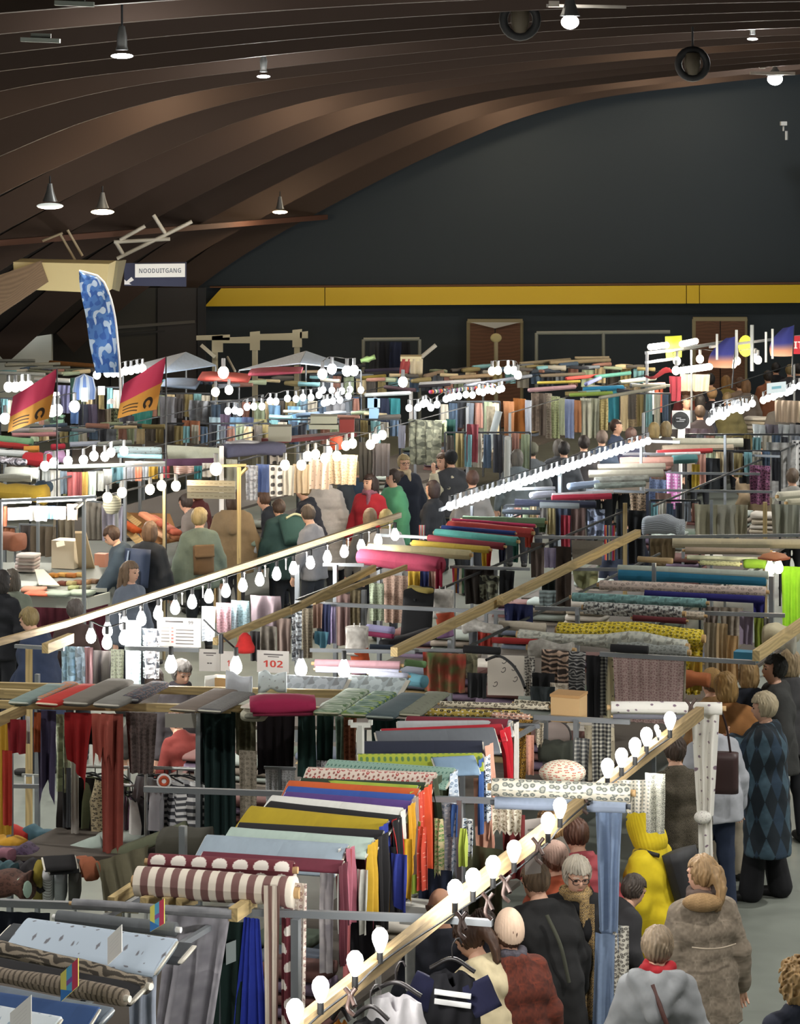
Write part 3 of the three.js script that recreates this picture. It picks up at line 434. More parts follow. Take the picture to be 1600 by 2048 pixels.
// ventilation box, exit sign, brackets, exit lamp
{
  const d = 50, c = P(140, 580, d), t = thing('ventilation_box', 'beige ventilation box with a dark grille high on the left under the ribs', 'ventilation', c), m = solid('#b9ae84', 0.7);
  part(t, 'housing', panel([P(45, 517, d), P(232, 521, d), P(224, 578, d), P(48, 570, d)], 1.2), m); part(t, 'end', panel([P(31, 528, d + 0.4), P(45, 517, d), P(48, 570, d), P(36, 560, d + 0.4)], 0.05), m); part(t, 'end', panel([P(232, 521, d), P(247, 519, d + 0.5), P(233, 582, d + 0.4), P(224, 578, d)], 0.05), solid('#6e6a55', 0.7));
  part(t, 'grille', panel([P(76, 521, d - 0.03), P(138, 524, d - 0.03), P(136, 570, d - 0.03), P(76, 568, d - 0.03)], 0.03), solid('#2f2f2c', 0.8));
  for (let i = 0; i < 7; i++) part(t, 'louvre', bar(P(77, 525 + i * 6.3, d - 0.06), P(137, 528 + i * 6.2, d - 0.06), 0.02, 0.012), solid('#45443f', 0.7));
  const s = thing('exit_sign', 'navy exit sign with a white name plate and arrow right of the beige ventilation box', 'sign', P(310, 572, 52));
  part(s, 'board', panel([P(249, 526, 52), P(373, 524, 52), P(373, 573, 52), P(249, 571, 52)], 0.06), solid('#1d2647', 0.6));
  part(s, 'name_plate', plate(P(270, 528, 51.9), P(370, 527, 51.9), P(270, 555, 51.9).sub(P(270, 528, 51.9)), 0.03), canvasMat(512, 140, (g, w, h) => { g.fillStyle = '#e9ecec'; g.fillRect(0, 0, w, h); g.fillStyle = '#6d7680'; g.font = 'bold 66px sans-serif'; g.textAlign = 'center'; g.textBaseline = 'middle'; g.fillText('NOODUITGANG', w / 2, h / 2 + 2, 440); }));
  const ar = new THREE.Shape(); [[0, 0], [0, 10], [4, 6.5], [14, 15], [19, 9], [9, 3], [14, 0]].forEach(([a, b], i) => { const q = [a * 52 / F, b * 52 / F]; i ? ar.lineTo(...q) : ar.moveTo(...q); });
  const ap = P(249, 569, 51.95); part(s, 'arrow', new THREE.ExtrudeGeometry(ar, { depth: 0.02, bevelEnabled: false }).translate(ap.x, ap.y, ap.z), WHITE);
  single('steel_bracket', 'pale steel tube frame hanging between the ribs above the exit sign', 'bracket', merge([[307, 430, 331, 468], [228, 484, 340, 478], [234, 517, 330, 470], [330, 470, 384, 443], [232, 485, 247, 510], [240, 480, 290, 452]].map(([a, b, c2, e]) => rod(P(a, b, 53), P(c2, e, 53), 0.035))), solid('#c9c6bb', 0.5));
  single('steel_bracket', 'thin pale steel tube frame between the ribs above the ventilation box', 'bracket', merge([[120, 468, 150, 520], [85, 482, 125, 466], [135, 460, 165, 512]].map(([a, b, c2, e]) => rod(P(a, b, 50), P(c2, e, 50), 0.022))), solid('#a9a08b', 0.5));
  const el = thing('exit_lamp', 'small glowing white exit lamp on the pale wall at the left edge', 'lamp', P(55, 627, 59.8)); part(el, 'case', box(P(55, 613, 59.75), 0.22, 0.3, 0.06), WHITE); part(el, 'glow_panel', box(P(55, 613, 59.7), 0.17, 0.25, 0.04), glow(1, 1, 0.97, 3));
  const pl = new THREE.PointLight(0xffffff, 0.8, 0, 2); pl.position.set(0, 0.14, 0.25); pl.name = 'lamp_light'; el.add(pl);
  single('rafter_brace', 'grey brown diagonal timber brace below the ventilation box at the left edge', 'beam', panel([P(-30, 560, 49), P(85, 520, 49), P(100, 562, 49), P(-30, 650, 49)], 0.3), wood('#7d6a56'));
}
// ---------------------------------------------------------------- builders for the market
['camo:#4f7cc0,#b9cfe8,#3a62ac:0.5', 'argyle:#1a242c,#47606f,#2c4054:0.29', 'floral:#d3bb2f,#54501f,#e6d98a:0.2', 'camo:#5f6153,#42443a,#7d7e6c:0.3', 'mottle:#b23c36,#5f7d4b:0.4', 'multi:#c8a332,#b53a30,#3d4a7c:0.4', 'dots:#d58bc0,#efe1ee:0.16', 'leopard:#a58a5c,#3a2a1c,#c9b184:0.12', 'leopard:#5c5548,#26221c,#7d735f:0.12', 'mottle:#6b2e1c,#3f1c14:0.12', 'multi:#6f8fcf,#c9d9ec,#8fa9dc:0.3'].forEach((q) => cloth(q));
const R = (u, d, h) => V(u + 0.3833 * d, h, -d);               // place in the rows: u across, d away
const TOP = 2.05;
// bolt or roll lying on a stall top, from the pixel of its left end to the pixel of its right end
function bolt(x0, y0, x1, y1, px, spec, label, o = {}) {
  const h = o.h ?? TOP, A = G(x0, y0, h), B = G(x1, y1, h), d = D((y0 + y1) / 2, h), t = px * d / F, flat = o.w !== undefined;
  const tl = (o.tilt ?? 20) * Math.PI / 180, W = flat ? (o.W ?? AX.clone().multiplyScalar(-Math.cos(tl)).addScaledVector(UPV, -Math.sin(tl))) : AX.clone().negate();
  const g = thing(o.name ?? (flat ? 'fabric_bolt' : 'fabric_roll'), label, flat ? 'fabric bolt' : 'fabric roll', lerp(A, B, 0.5).setY(h - t / 2), o.group);
  const off = flat ? W.clone().multiplyScalar(o.w / 2) : V(0, -t / 2, 0), A2 = A.clone().add(off), B2 = B.clone().add(off), w = flat ? o.w : t, th = flat ? (o.t ?? 0.05) : t;
  part(g, 'fabric', slab(A2, B2, W, w, th, { wob: o.wob ?? (flat ? 0.12 : 0.1), rings: o.rings ?? 7, sag: o.sag, n: o.n ?? (d > 30 ? 10 : 16) }), cloth(spec));
  const ax = B.clone().sub(A).normalize(), e = Math.min(0.03, t * 0.4);
  if (o.core !== null) {
    if (flat) part(g, 'board', slab(A2.clone().addScaledVector(ax, -e), B2.clone().addScaledVector(ax, e), W, w * 0.94, Math.max(0.012, th * 0.3), { wob: 0, rings: 1, n: 12, ex: 0.2 }), o.core ? solid(o.core, 0.8) : BOARD);
    else part(g, 'cardboard_tube', rod(A2.clone().addScaledVector(ax, -e), B2.clone().addScaledVector(ax, e), t * 0.2, 10), o.core ? solid(o.core, 0.8) : CARD);
  }
  for (const q of o.tails ?? []) { // [share along the length, width in px, drop in px, options]
    const [f, wpx, dpx, to = {}] = q, k = d / F, along = to.along ? ax : W.clone().setY(0).normalize(), c = lerp(A, B, f).addScaledVector(LAT, to.along ? 0 : 0.02).addScaledVector(UPV, to.up ?? 0.005 - t * 0.2).addScaledVector(AX, to.back ?? 0), hw = wpx * k / 2 * (to.along ? 1 : 2.3);
    const gm = drape(c.clone().addScaledVector(along, to.along ? -hw : 0), c.clone().addScaledVector(along, to.along ? hw : hw * 2), dpx * k, { folds: to.folds ?? 2.2, taper: to.taper ?? 0.7, point: to.point ?? 0, vee: to.vee ?? 0, zig: to.zig ?? 0, shift: to.shift ?? 0, amp: to.amp, out: to.out });
    part(g, 'hanging_end', gm, cloth(to.spec ?? spec), to.label);
  }
  return g;
}
// hanging cloth between two pixels of its top edge, a drop in pixels
function hang(x0, y0, x1, y1, dpx, spec, label, o = {}) {
  const h = o.h ?? 1.98, A = G(x0, y0, h), B = G(x1, y1, h), k = D((y0 + y1) / 2, h) / F;
  return single(o.name ?? 'hanging_fabric', label, o.cat ?? 'fabric', drape(A, B, Math.min(dpx * k, h - 0.02), o), cloth(spec), o.group);
}
const hangRow = (h, o, rows, where) => rows.forEach(([x0, y0, x1, y1, dp, spec, label, oo]) => hang(x0, y0, x1, y1, dp, spec, label + (where ? ' ' + where : ''), { h, ...o, ...(oo ?? {}) }));
// frame of a market stall; lists of bars [x0, y0, x1, y1, h], posts [x, y, h], beams [x0, y0, x1, y1, h, section]
function stall(label, o) {
  const c0 = o.at ?? (o.bars?.[0] ? G(o.bars[0][0], o.bars[0][1], o.bars[0][4]) : G(o.beams[0][0], o.beams[0][1], o.beams[0][4])), g = thing('market_stall', label, 'market stall', c0.clone().setY(0), o.group);
  for (const [x0, y0, x1, y1, h, w = 0.032] of o.bars ?? []) part(g, 'bar', bar(G(x0, y0, h), G(x1, y1, h), w), STEEL);
  for (const [x, y, h, w = 0.034] of o.posts ?? []) { const p = G(x, y, h); part(g, 'post', bar(p.clone().setY(0), p, w), STEEL); }
  for (const [x, y, h, lo, w = 0.03] of o.uprights ?? []) { const p = G(x, y, h); part(g, 'upright', bar(p.clone().setY(lo), p, w), solid('#b9bbb6', 0.6)); }
  for (const [x0, y0, x1, y1, h, w = 0.06, m] of o.beams ?? []) part(g, 'beam', bar(G(x0, y0, h), G(x1, y1, h), w * 0.7, w), m ?? PINE);
  for (const [u0, u1, d0, d1, h = 2.0] of o.rails ?? []) for (const u of [u0, u1]) part(g, 'rail', bar(R(u, d0, h), R(u, d1, h), d0 > 38 ? 0.012 : d0 > 24 ? 0.02 : 0.03), d0 > 24 ? DARKSTEEL : STEEL);
  for (const [u, d, h = 2.0] of o.legs ?? []) part(g, 'post', bar(R(u, d, 0), R(u, d, h), 0.034), STEEL);
  for (const [u0, u1, d0, d1, h = 0.82, m = DARKTABLE] of o.tables ?? []) { part(g, 'table_top', panel([R(u0, d1, h), R(u1, d1, h), R(u1, d0, h), R(u0, d0, h)], 0.035), m); }
  return g;
}
const bulbGeo = (p, s, up, far) => { if (far) return ball(p, 0.034 * s, 0.038 * s, 0.034 * s, 9); const g = new THREE.LatheGeometry([[0.001, 0.062], [0.016, 0.058], [0.029, 0.044], [0.034, 0.026], [0.032, 0.008], [0.024, -0.014], [0.015, -0.034], [0.012, -0.04], [0.001, -0.041]].map(([r, y]) => new THREE.Vector2(r * s, y * s)), 12); if (!up) g.rotateX(Math.PI); return g.translate(p.x, p.y, p.z); };
// string of bulbs through pixel points at one height
function lightString(label, pts, h, o = {}) {
  const h2 = D(pts[0][1], h) > 30, P3 = pts.map(([x, y]) => G(x, y, h)), g = thing('light_string', label, 'string lights', P3[0].clone(), o.group), up = o.up, s = o.s ?? 1.15, sg = up ? -1 : 1, mat = o.mat ?? BULB, col = o.color ?? new THREE.Color(1, 0.97, 0.92);
  P3.forEach((p, i) => {
    part(g, 'bulb', bulbGeo(p, s, up, h2), mat);
    part(g, 'socket', rod(p.clone().add(V(0, sg * 0.035 * s, 0)), p.clone().add(V(0, sg * 0.085 * s, 0)), 0.013 * s, h2 ? 5 : 8), h2 ? solid('#77797c', 0.5) : BLACK);
    const every = o.every ?? 1; if (i % every === (every >> 1)) { const L = new THREE.PointLight(col, (o.power ?? BULB_POWER) * every, 0, 2); L.position.copy(p).sub(rootPos(g)); L.castShadow = true; L.shadow.radius = 1.7; L.name = 'bulb_light'; g.add(L); }
  });
  const cable = P3.map((p) => p.clone().add(V(0, sg * 0.085 * s, 0))); if (cable.length > 1) part(g, 'cable', tube(cable, 0.006, cable.length * 3, 5), BLACK);
  return g;
}
const line = (x0, y0, x1, y1, n, j = 0) => Array.from({ length: n }, (_, i) => { const t = n > 1 ? i / (n - 1) : 0; return [x0 + (x1 - x0) * t + rr(-j, j), y0 + (y1 - y0) * t + rr(-j, j)]; });
function card(x0, y0, x1, y1, hpx, h, label, mat, o = {}) { // sign from the pixel of its top left to its top right corner
  const A = G(x0, y0, h), B = o.flat ? P(x1, y1, D(y0, h)) : G(x1, y1, h), k = D(y0, h) / F; return single(o.name ?? 'price_card', label, o.cat ?? 'sign', plate(A, B, hpx * k, o.th ?? 0.008), mat);
}

// stacks of folded cloth on a table that stands in the rows
const ORD = ['first', 'second', 'third', 'fourth', 'fifth', 'sixth', 'seventh', 'eighth', 'ninth', 'tenth', 'eleventh', 'twelfth', 'thirteenth', 'fourteenth'];
const STACK = [['#8d8377', 'taupe'], ['#5c6472', 'slate blue'], ['#b3a995', 'beige'], ['#6e4a45', 'brown red'], ['#39424d', 'dark blue'], ['#9aa39b', 'sage'], ['#a08a62', 'ochre'], ['#c9c3b8', 'cream'], ['#75657a', 'mauve'], ['#4e5a4c', 'olive']];
function stacks(u0, u1, d0, d1, n, where) {
  for (let i = 0; i < n; i++) {
    const u = u0 + (u1 - u0) * ((i * 0.618 + 0.3) % 1), d = d0 + (d1 - d0) * (i + 0.5) / n, k = 2 + (i * 7) % 4, w = rr(0.3, 0.42); let y = 0.822;
    for (let j = 0; j < k; j++) { const t = rr(0.05, 0.09), a = R(u, d, y + t / 2).addScaledVector(LAT, -0.2 + rr(-0.02, 0.02)), [c, nm] = STACK[(i * 3 + j * 5) % 10]; single('folded_fabric', `${nm} cloth, ${ORD[j]} layer in the ${ORD[i]} nearest stack on the ${where}`, 'fabric', slab(a, a.clone().addScaledVector(LAT, 0.4), AX, w, t, { wob: 0.15, ex: 0.35, rings: 3, n: 10 }), cloth(c), 'stacks of folded cloth on the ' + where); y += t; }
  }
}
// ---------------------------------------------------------------- first row: stall at lower left
stall('steel and timber stall frame at the bottom left carrying grey and blue bolts', { bars: [[-40, 1804, 892, 1838, 2.0, 0.04]], rails: [[-8.15, -7.42, 12.2, 16.6, 1.965]], posts: [[592, 1838, 1.98, 0.045]], legs: [[-8.15, 12.4, 1.96], [-7.42, 12.4, 1.96]], tables: [[-8.6, -7.3, 12.2, 16.4, 0.82]],
  beams: [[222, 1805, 266, 1776, 2.03], [286, 1806, 322, 1793, 2.03], [330, 1807, 360, 1795, 2.03], [358, 1808, 390, 1796, 2.03], [466, 1830, 506, 1803, 2.04, 0.075]] });
bolt(146, 1797, 464, 1818, 20, 'mottle:#8c8d91,#6c6d72:0.3', 'dark grey crepe roll with a big mottled grey drape, rearmost at the bottom left stall', { h: 2.07, tails: [[0.8, 130, 330, { along: true, folds: 3, taper: 0.9, shift: -0.35, spec: 'mottle:#aeabb3,#8a8890:0.35', back: 0.0, amp: 0.03 }]] });
bolt(116, 1820, 352, 1844, 30, '#666a6e', 'thick charcoal crepe roll with a white tube end at the bottom left stall', { h: 2.1, core: '#f0f0ee' });
bolt(30, 1850, 386, 1890, 22, '#404347', 'flat anthracite bolt under the pale blue marbled one', { h: 2.06, w: 0.2, t: 0.05, tilt: 14 });
bolt(56, 1838, 352, 1880, 8, 'marks:#aebccb,#6d6d74:0.4', 'flat pale blue bolt with dark brush marks at the bottom left stall', { h: 2.13, w: 0.28, t: 0.06, tilt: 26 });
hang(258, 1925, 316, 1932, 170, '#c2cbdd', 'pale lavender blue cloth hanging from the end of the pale blue marbled bolt', { h: 1.98, folds: 2 });
bolt(-4, 1878, 294, 1953, 36, 'zebra:#8d8272,#3d372f:0.36', 'brown and taupe swirl-printed roll below the pale blue bolt', { h: 2.1, wob: 0.25, core: '#e9e3d6' });
bolt(-20, 1915, 286, 1972, 20, '#17161a', 'flat black bolt squeezed between two brown printed rolls', { h: 2.05, w: 0.16, t: 0.05 });
bolt(-12, 1929, 250, 1979, 34, 'waves:#85796a,#4f463c:0.3', 'taupe roll with dark wavy cross stripes at the bottom left', { h: 2.09, wob: 0.25, core: '#e9e3d6' });
bolt(-12, 1972, 224, 2018, 8, '#6f7a86', 'grey blue roll glimpsed behind the denim blue bolt', { h: 2.07, w: 0.14, t: 0.05, core: '#dfe4e8' });
bolt(-12, 1985, 198, 2016, 8, '#2f4f82', 'denim blue flat bolt at the bottom left corner', { h: 2.11, w: 0.22, t: 0.06, tilt: 30 });
bolt(-12, 2012, 120, 2036, 10, 'marks:#cfd8de,#8fa3b5:0.3', 'white flat bolt with pale blue marks at the bottom left corner', { h: 2.13, w: 0.2, t: 0.05, tilt: 25 });
const colorCard = () => canvasMat(64, 128, (g, w, h) => { [['#e8e06a', 0, 0.34], ['#5fb3d8', 0.34, 0.66], ['#d2455e', 0.66, 1]].forEach(([c, a, b]) => { g.fillStyle = c; g.fillRect(a * w, 0, (b - a) * w, h); }); g.fillStyle = '#3c7fc4'; g.beginPath(); g.moveTo(0, h); g.lineTo(w * 0.7, h); g.lineTo(0, h * 0.55); g.fill(); g.fillStyle = '#8d5aa6'; g.fillRect(w * 0.34, h * 0.45, w * 0.34, h * 0.18); });
const whiteCard = canvasMat(64, 128, (g, w, h) => { g.fillStyle = '#f1f1ef'; g.fillRect(0, 0, w, h); g.strokeStyle = '#c9cacb'; for (let i = 0; i < 4; i++) { g.beginPath(); g.moveTo(10, 36 + i * 16); g.lineTo(52, 30 + i * 16); g.stroke(); } });
const cardAt = (x0, y0, x1, y1, hpx, h, label, m) => { const A = G(x0, y0, h), B = P(x1, y1, D(y0, h) - 0.08), k = D(y0, h) / F; single('price_card', label, 'sign', plate(A, B, hpx * k), m); };
cardAt(300, 1814, 328, 1797, 50, 2.19, 'upright colourful price card standing on the rearmost grey roll', colorCard());
cardAt(215, 1876, 243, 1849, 54, 2.22, 'upright white price card standing on the pale blue marbled bolt', whiteCard);
cardAt(121, 1948, 156, 1916, 56, 2.22, 'upright colourful price card standing on the brown swirl-printed roll', colorCard());
cardAt(20, 2026, 62, 1990, 60, 2.24, 'upright white price card in the bottom left corner', whiteCard);
hang(488, 1834, 520, 1838, 520, '#2f43b5', 'royal blue cloth gathered at the top and flaring down at the bottom edge', { h: 1.97, taper: 3.8, folds: 4, amp: 0.02 });
hang(395, 1838, 505, 1846, 420, '#16302b', 'dark green cloth hanging behind the royal blue one', { h: 1.93, taper: 1.3, folds: 3 });
card(452, 1888, 472, 1880, 42, 1.82, 'small grey card hanging on the dark green cloth', solid('#a9b5b4', 0.7), { flat: true });

// ---------------------------------------------------------------- first row: central stall with fanned bolts
stall('steel stall frame in the middle foreground carrying the long fan of bolts', { bars: [[288, 1578, 1000, 1602, 1.96, 0.036], [800, 1443, 1080, 1452, 1.96]], rails: [[-8.12, -7.5, 16.7, 22.6, 1.955]], posts: [[366, 1652, 2.1, 0.04], [920, 1600, 1.96]], legs: [[-7.5, 22.4, 1.95], [-8.12, 22.4, 1.95], [-7.5, 16.9, 1.95]], tables: [[-8.7, -7.55, 17, 22, 0.82]] });
{
  const t = thing('display_post', 'pale steel post with a U-shaped fork on top behind the central bolts', 'post', G(721, 1450, 2.0).setY(0)), p = G(721, 1450, 2.3), k = D(1450, 2.3) / F;
  part(t, 'pole', bar(p.clone().setY(0), p, 0.04), solid('#b9bab4', 0.5)); part(t, 'fork', merge([bar(p.clone().add(V(-20 * k, 0, 0)), p.clone().add(V(20 * k, 0, 0)), 0.03), bar(p.clone().add(V(-20 * k, 0, 0)), p.clone().add(V(-20 * k, 10 * k, 0)), 0.025), bar(p.clone().add(V(20 * k, 0, 0)), p.clone().add(V(20 * k, 10 * k, 0)), 0.025)]), solid('#b9bab4', 0.5));
}
const CB = [ // left end, right end, thickness px, cloth, board width, lift, label, tails
  [820, 1434, 1022, 1441, 7, '#7a2233', 0.2, 'dark red', [[1, 12, 70, { taper: 0.8, spec: '#d8d2c2' }]]],
  [805, 1444, 1033, 1442, 6, '#b9bcbf', 0.2, 'light grey', [[1, 15, 150, { taper: 0.7, spec: '#d9d6cf' }]]],
  [776, 1460, 1016, 1450, 5, '#b01f2e', 0.2, 'bright red', [[1, 28, 118, { taper: 0.25, shift: -0.4, spec: '#c3182a' }]]],
  [771, 1466, 1006, 1458, 8, '#6a6f76', 0.3, 'slate grey', []],
  [739, 1485, 980, 1484, 8, '#23293d', 0.32, 'dark navy', [[1, 22, 210, { taper: 0.4, spec: '#dba893', point: 0.4, shift: -0.5 }]]],
  [727, 1510, 975, 1508, 6, 'dots:#a4b13c,#5c7f49:0.16', 0.2, 'lime green dotted', [[1, 14, 130, { spec: 'floral:#dfe3e4,#39424f,#8aa0b5:0.2', zig: 0.1 }]]],
  [880, 1518, 962, 1514, 7, '#7e99b3', 0.2, 'short steel blue', [[1, 14, 150, { spec: '#3c5f9d' }]]],
  [662, 1520, 912, 1538, 8, 'diamonds:#86a79a,#4e776d,#b9cbb6:0.14', 0.24, 'mint green diamond-printed', [[1, 20, 190, { spec: 'floral:#b7c2cf,#6f8298,#e1e5e8:0.2', zig: 0.14, taper: 0.85 }]]],
  [624, 1536, 880, 1547, 8, 'floral:#d9c9bd,#a8423f,#8d5a50:0.2', 0.3, 'cream bolt with red floral print in the central fan', [[1, 26, 160, { spec: '#3a4431', taper: 0.6, shift: -0.3 }]]],
  [612, 1557, 860, 1566, 6, '#2c3f2c', 0.3, 'dark bottle green', [[1, 24, 170, { spec: '#d8512a', taper: 0.75, vee: -0.2 }], [0.97, 12, 190, { spec: 'floral:#c7b88f,#5c8a4b,#8fa361:0.16', zig: 0.14 }]]],
  [583, 1563, 842, 1579, 8, '#d0602f', 0.2, 'orange', [[1, 14, 175, { spec: 'marks:#c94b38,#e0a492:0.15' }]]],
  [640, 1560, 838, 1572, 4, '#a9bf45', 0.14, 'narrow lime', [[1, 26, 150, { spec: '#b3c350', taper: 0.5 }]]],
  [581, 1574, 832, 1591, 8, '#3557a8', 0.22, 'cobalt blue', [[1, 18, 140, { spec: '#9d8a80' }]]],
  [575, 1584, 826, 1603, 5, '#5a3f86', 0.18, 'violet', [[1, 20, 120, { spec: '#d7a127', taper: 0.6, point: 0.3 }]]],
  [546, 1592, 806, 1617, 8, '#e9e9e4', 0.22, 'white', [[1, 12, 150, { spec: '#efece2', taper: 0.4 }]]],
  [540, 1603, 798, 1632, 7, '#1b1a1d', 0.34, 'black', [[1, 24, 190, { spec: '#17161a', taper: 0.6 }], [0.985, 22, 90, { spec: '#c92a2c', taper: 0.6, shift: -0.2 }]]],
  [503, 1613, 776, 1640, 8, '#b79f22', 0.36, 'mustard yellow', [[1, 26, 175, { spec: '#2c3d99', taper: 0.7, point: 0.2 }]]],
  [484, 1646, 772, 1662, 5, '#1d1c20', 0.2, 'narrow black', [[1, 26, 190, { spec: '#19181b', taper: 0.5 }]]],
  [466, 1656, 750, 1678, 8, '#b5c9c0', 0.2, 'pale mint', [[1, 22, 150, { spec: '#c7a02c', taper: 0.8 }]]],
  [420, 1671, 702, 1690, 8, '#9fafbd', 0.32, 'pale blue grey', [[1, 20, 150, { spec: '#b26a7a', taper: 0.7 }], [0.94, 16, 170, { spec: '#cfcfc8' }]]],
  [410, 1704, 690, 1722, 6, '#6b2a3a', 0.12, 'wine red', [[1, 22, 200, { spec: '#57202d', taper: 0.6 }]]],
];
CB.forEach(([x0, y0, x1, y1, px, spec, w, nm, tails], i) => bolt(x0, y0, x1, y1, px, spec, nm.startsWith('cream') ? nm : `${nm} flat bolt in the central fan, after the ${i ? CB[i - 1][7].split(' bolt')[0] : 'yellow patterned'} one`, { h: 2.12 - 0.003 * i, w, t: px > 6 ? 0.045 : 0.03, tilt: 22, tails }));
bolt(300, 1706, 586, 1722, 36, 'scallop:#6d3038,#e9e1d8:0.5', 'maroon roll with cream scallop print behind the striped roll', { h: 2.13, tails: [[0.97, 32, 330, { spec: 'scallop:#6b2c35,#eee6dd:0.42', along: true, taper: 0.9, folds: 2 }]] });
bolt(275, 1733, 590, 1755, 60, 'stripes:#7c5a57,#e2d8c9:0.36', 'thick roll with brown and cream stripes, nearest in the central stall', { h: 2.2, rings: 12, tails: [[0.9, 34, 300, { spec: 'stripes:#8a6a64,#dccfc0:0.2', along: true, back: -0.1, folds: 2 }], [1.02, 36, 280, { spec: 'floral:#d5c7bc,#a0837d,#efe8df:0.2', along: true, folds: 3, zig: 0.12 }]] });
hang(668, 1692, 704, 1698, 235, '#dd7f82', 'salmon pink cloth hanging to a point at the right end of the striped roll', { h: 2.06, folds: 2, taper: 0.55, point: 0.35 });
hang(640, 1745, 668, 1748, 200, 'mottle:#b9b3b3,#8f8a90:0.3', 'pale grey crumpled cloth hanging right of the striped roll', { h: 2.0, folds: 2 });
hang(840, 1735, 905, 1742, 190, '#232c45', 'dark navy cloth behind the hanging bolt ends near the orange one', { h: 1.6, folds: 3, taper: 1.1 });
hang(700, 1800, 770, 1806, 130, '#1f1d22', 'black cloth below the fan of bolts beside the steel bar', { h: 1.55, folds: 3 });
hang(935, 1690, 1010, 1700, 140, '#55583f', 'olive green cloth hanging behind the peach pointed one', { h: 1.7, folds: 2 });
hang(1005, 1625, 1050, 1630, 130, '#7a2f2f', 'brick red cloth hanging behind the cream and grey roll', { h: 1.7, folds: 2 });
single('cardboard_box', 'open white cardboard box on the table under the hanging bolt ends', 'box', box(G(845, 1825, 1.35), 0.24, 0.12, 0.2, -0.36), solid('#d8d8d2', 0.8));
hang(985, 1602, 1045, 1607, 62, 'floral:#e4ddcb,#b3a68c,#8d8069:0.2', 'cream ruffled cloth hanging from the end of the leaf-printed roll', { h: 1.95, folds: 4, zig: 0.2 });

// ---------------------------------------------------------------- timber beam with bulbs along the aisle
stall('long timber beam on steel posts along the right aisle carrying upright bulbs', { beams: [[1400, 1425, 985, 1744, 2.1, 0.085, PINE2], [985, 1744, 596, 2056, 2.1, 0.085, PINE2]], bars: [[875, 1838, 985, 1846, 2.02, 0.036], [1068, 1434, 1260, 1444, 2.02, 0.034]], posts: [[1152, 1440, 2.02, 0.034]], legs: [[-6.22, 22.2, 2.06], [-6.22, 12.6, 2.06]] });
lightString('string of upright bulbs clamped on the timber beam along the right aisle', [[590, 2030], [641, 1984], [710, 1932], [760, 1885], [910, 1787], [946, 1764], [986, 1738], [1028, 1707], [1096, 1650], [1120, 1620], [1215, 1540], [1243, 1519], [1270, 1498], [1293, 1477], [1340, 1445]], 2.23, { up: true, s: 1.25 });
lightString('two tiny bulbs beside the floral roll above the row of upright bulbs', [[1313, 1458], [1317, 1468]], 2.2, { up: true, s: 0.5, power: 0.1 });
for (const [x, y, n] of [[1380, 1412, 'the floral roll'], [1166, 1590, 'the grey blue roll'], [1075, 1690, 'the middle of the row'], [1010, 1765, 'the orange jacket'], [975, 1800, 'the dark sleeve'], [922, 1838, 'the bald head'], [700, 1990, 'the white top']]) {
  const p = G(x, y, 2.16), k = D(y, 2.16) / F; single('spring_clamp', 'dark spring clamp on the timber beam beside ' + n, 'clamp', merge([tube([p.clone().add(V(-10 * k, 14 * k, 0)), p.clone(), p.clone().add(V(-4 * k, -22 * k, 0.05)), p.clone().add(V(8 * k, -34 * k, 0.05))], 0.012, 10), tube([p.clone().add(V(12 * k, 14 * k, 0)), p.clone().add(V(3 * k, 0, 0)), p.clone().add(V(10 * k, -16 * k, 0.05))], 0.012, 10)]), solid('#41322d', 0.5));
}
bolt(985, 1556, 1262, 1568, 36, 'leopard:#d9d4c4,#6e7470,#a9aa9e:0.3', 'thick cream roll with grey leaf print lying across the aisle beam', { h: 2.24, rings: 10 });
bolt(990, 1592, 1252, 1600, 26, '#a9b7cf', 'pale grey blue roll knotted over the aisle beam', { h: 2.12, core: '#50555c' });
{
  const A = G(1190, 1600, 2.06), t = thing('hanging_fabric', 'long dusty blue cloth hung from the grey blue roll and tied in a knot', 'fabric', A.clone().setY(0.2), undefined), m = cloth('#8296b4');
  part(t, 'upper_cloth', drape(G(1190, 1596, 2.1), G(1247, 1602, 2.1), 0.84, { folds: 2.5, taper: 0.72, amp: 0.03 }), m); part(t, 'knot', ball(G(1216, 1600, 2.06).setY(1.24).add(V(0, 0, 0.03)), 0.06, 0.045, 0.045), m); part(t, 'lower_cloth', drape(G(1190, 1596, 2.1).setY(1.24), G(1236, 1600, 2.1).setY(1.24), 1.0, { folds: 2, taper: 1.25, shift: -0.15, amp: 0.03 }), m);
}
hang(1225, 1850, 1258, 1852, 160, 'leopard:#cfcbbf,#55524e,#9b968c:0.16', 'grey and cream animal-print cloth hanging below the knotted blue one', { h: 1.3, folds: 2 });
hang(1225, 1560, 1300, 1560, 66, 'dots:#b3aea0,#6d706b:0.1', 'beige dotted cloth hanging behind the string of upright bulbs', { h: 2.1, folds: 4 });
hang(1290, 1545, 1330, 1548, 120, 'leopard:#b9b9ac,#77796f,#d2d1c4:0.14', 'pale spotted cloth hanging beside the beige dotted one', { h: 2.1, folds: 2 });
bolt(1222, 1402, 1444, 1404, 26, 'marks:#e4e2db,#7d6a78:0.42', 'white roll with mauve leaf print on top at the right aisle', { h: 2.14 });
bolt(1226, 1428, 1390, 1430, 10, '#6e6f78', 'thin slate grey roll under the mauve leaf roll', { h: 2.08 });
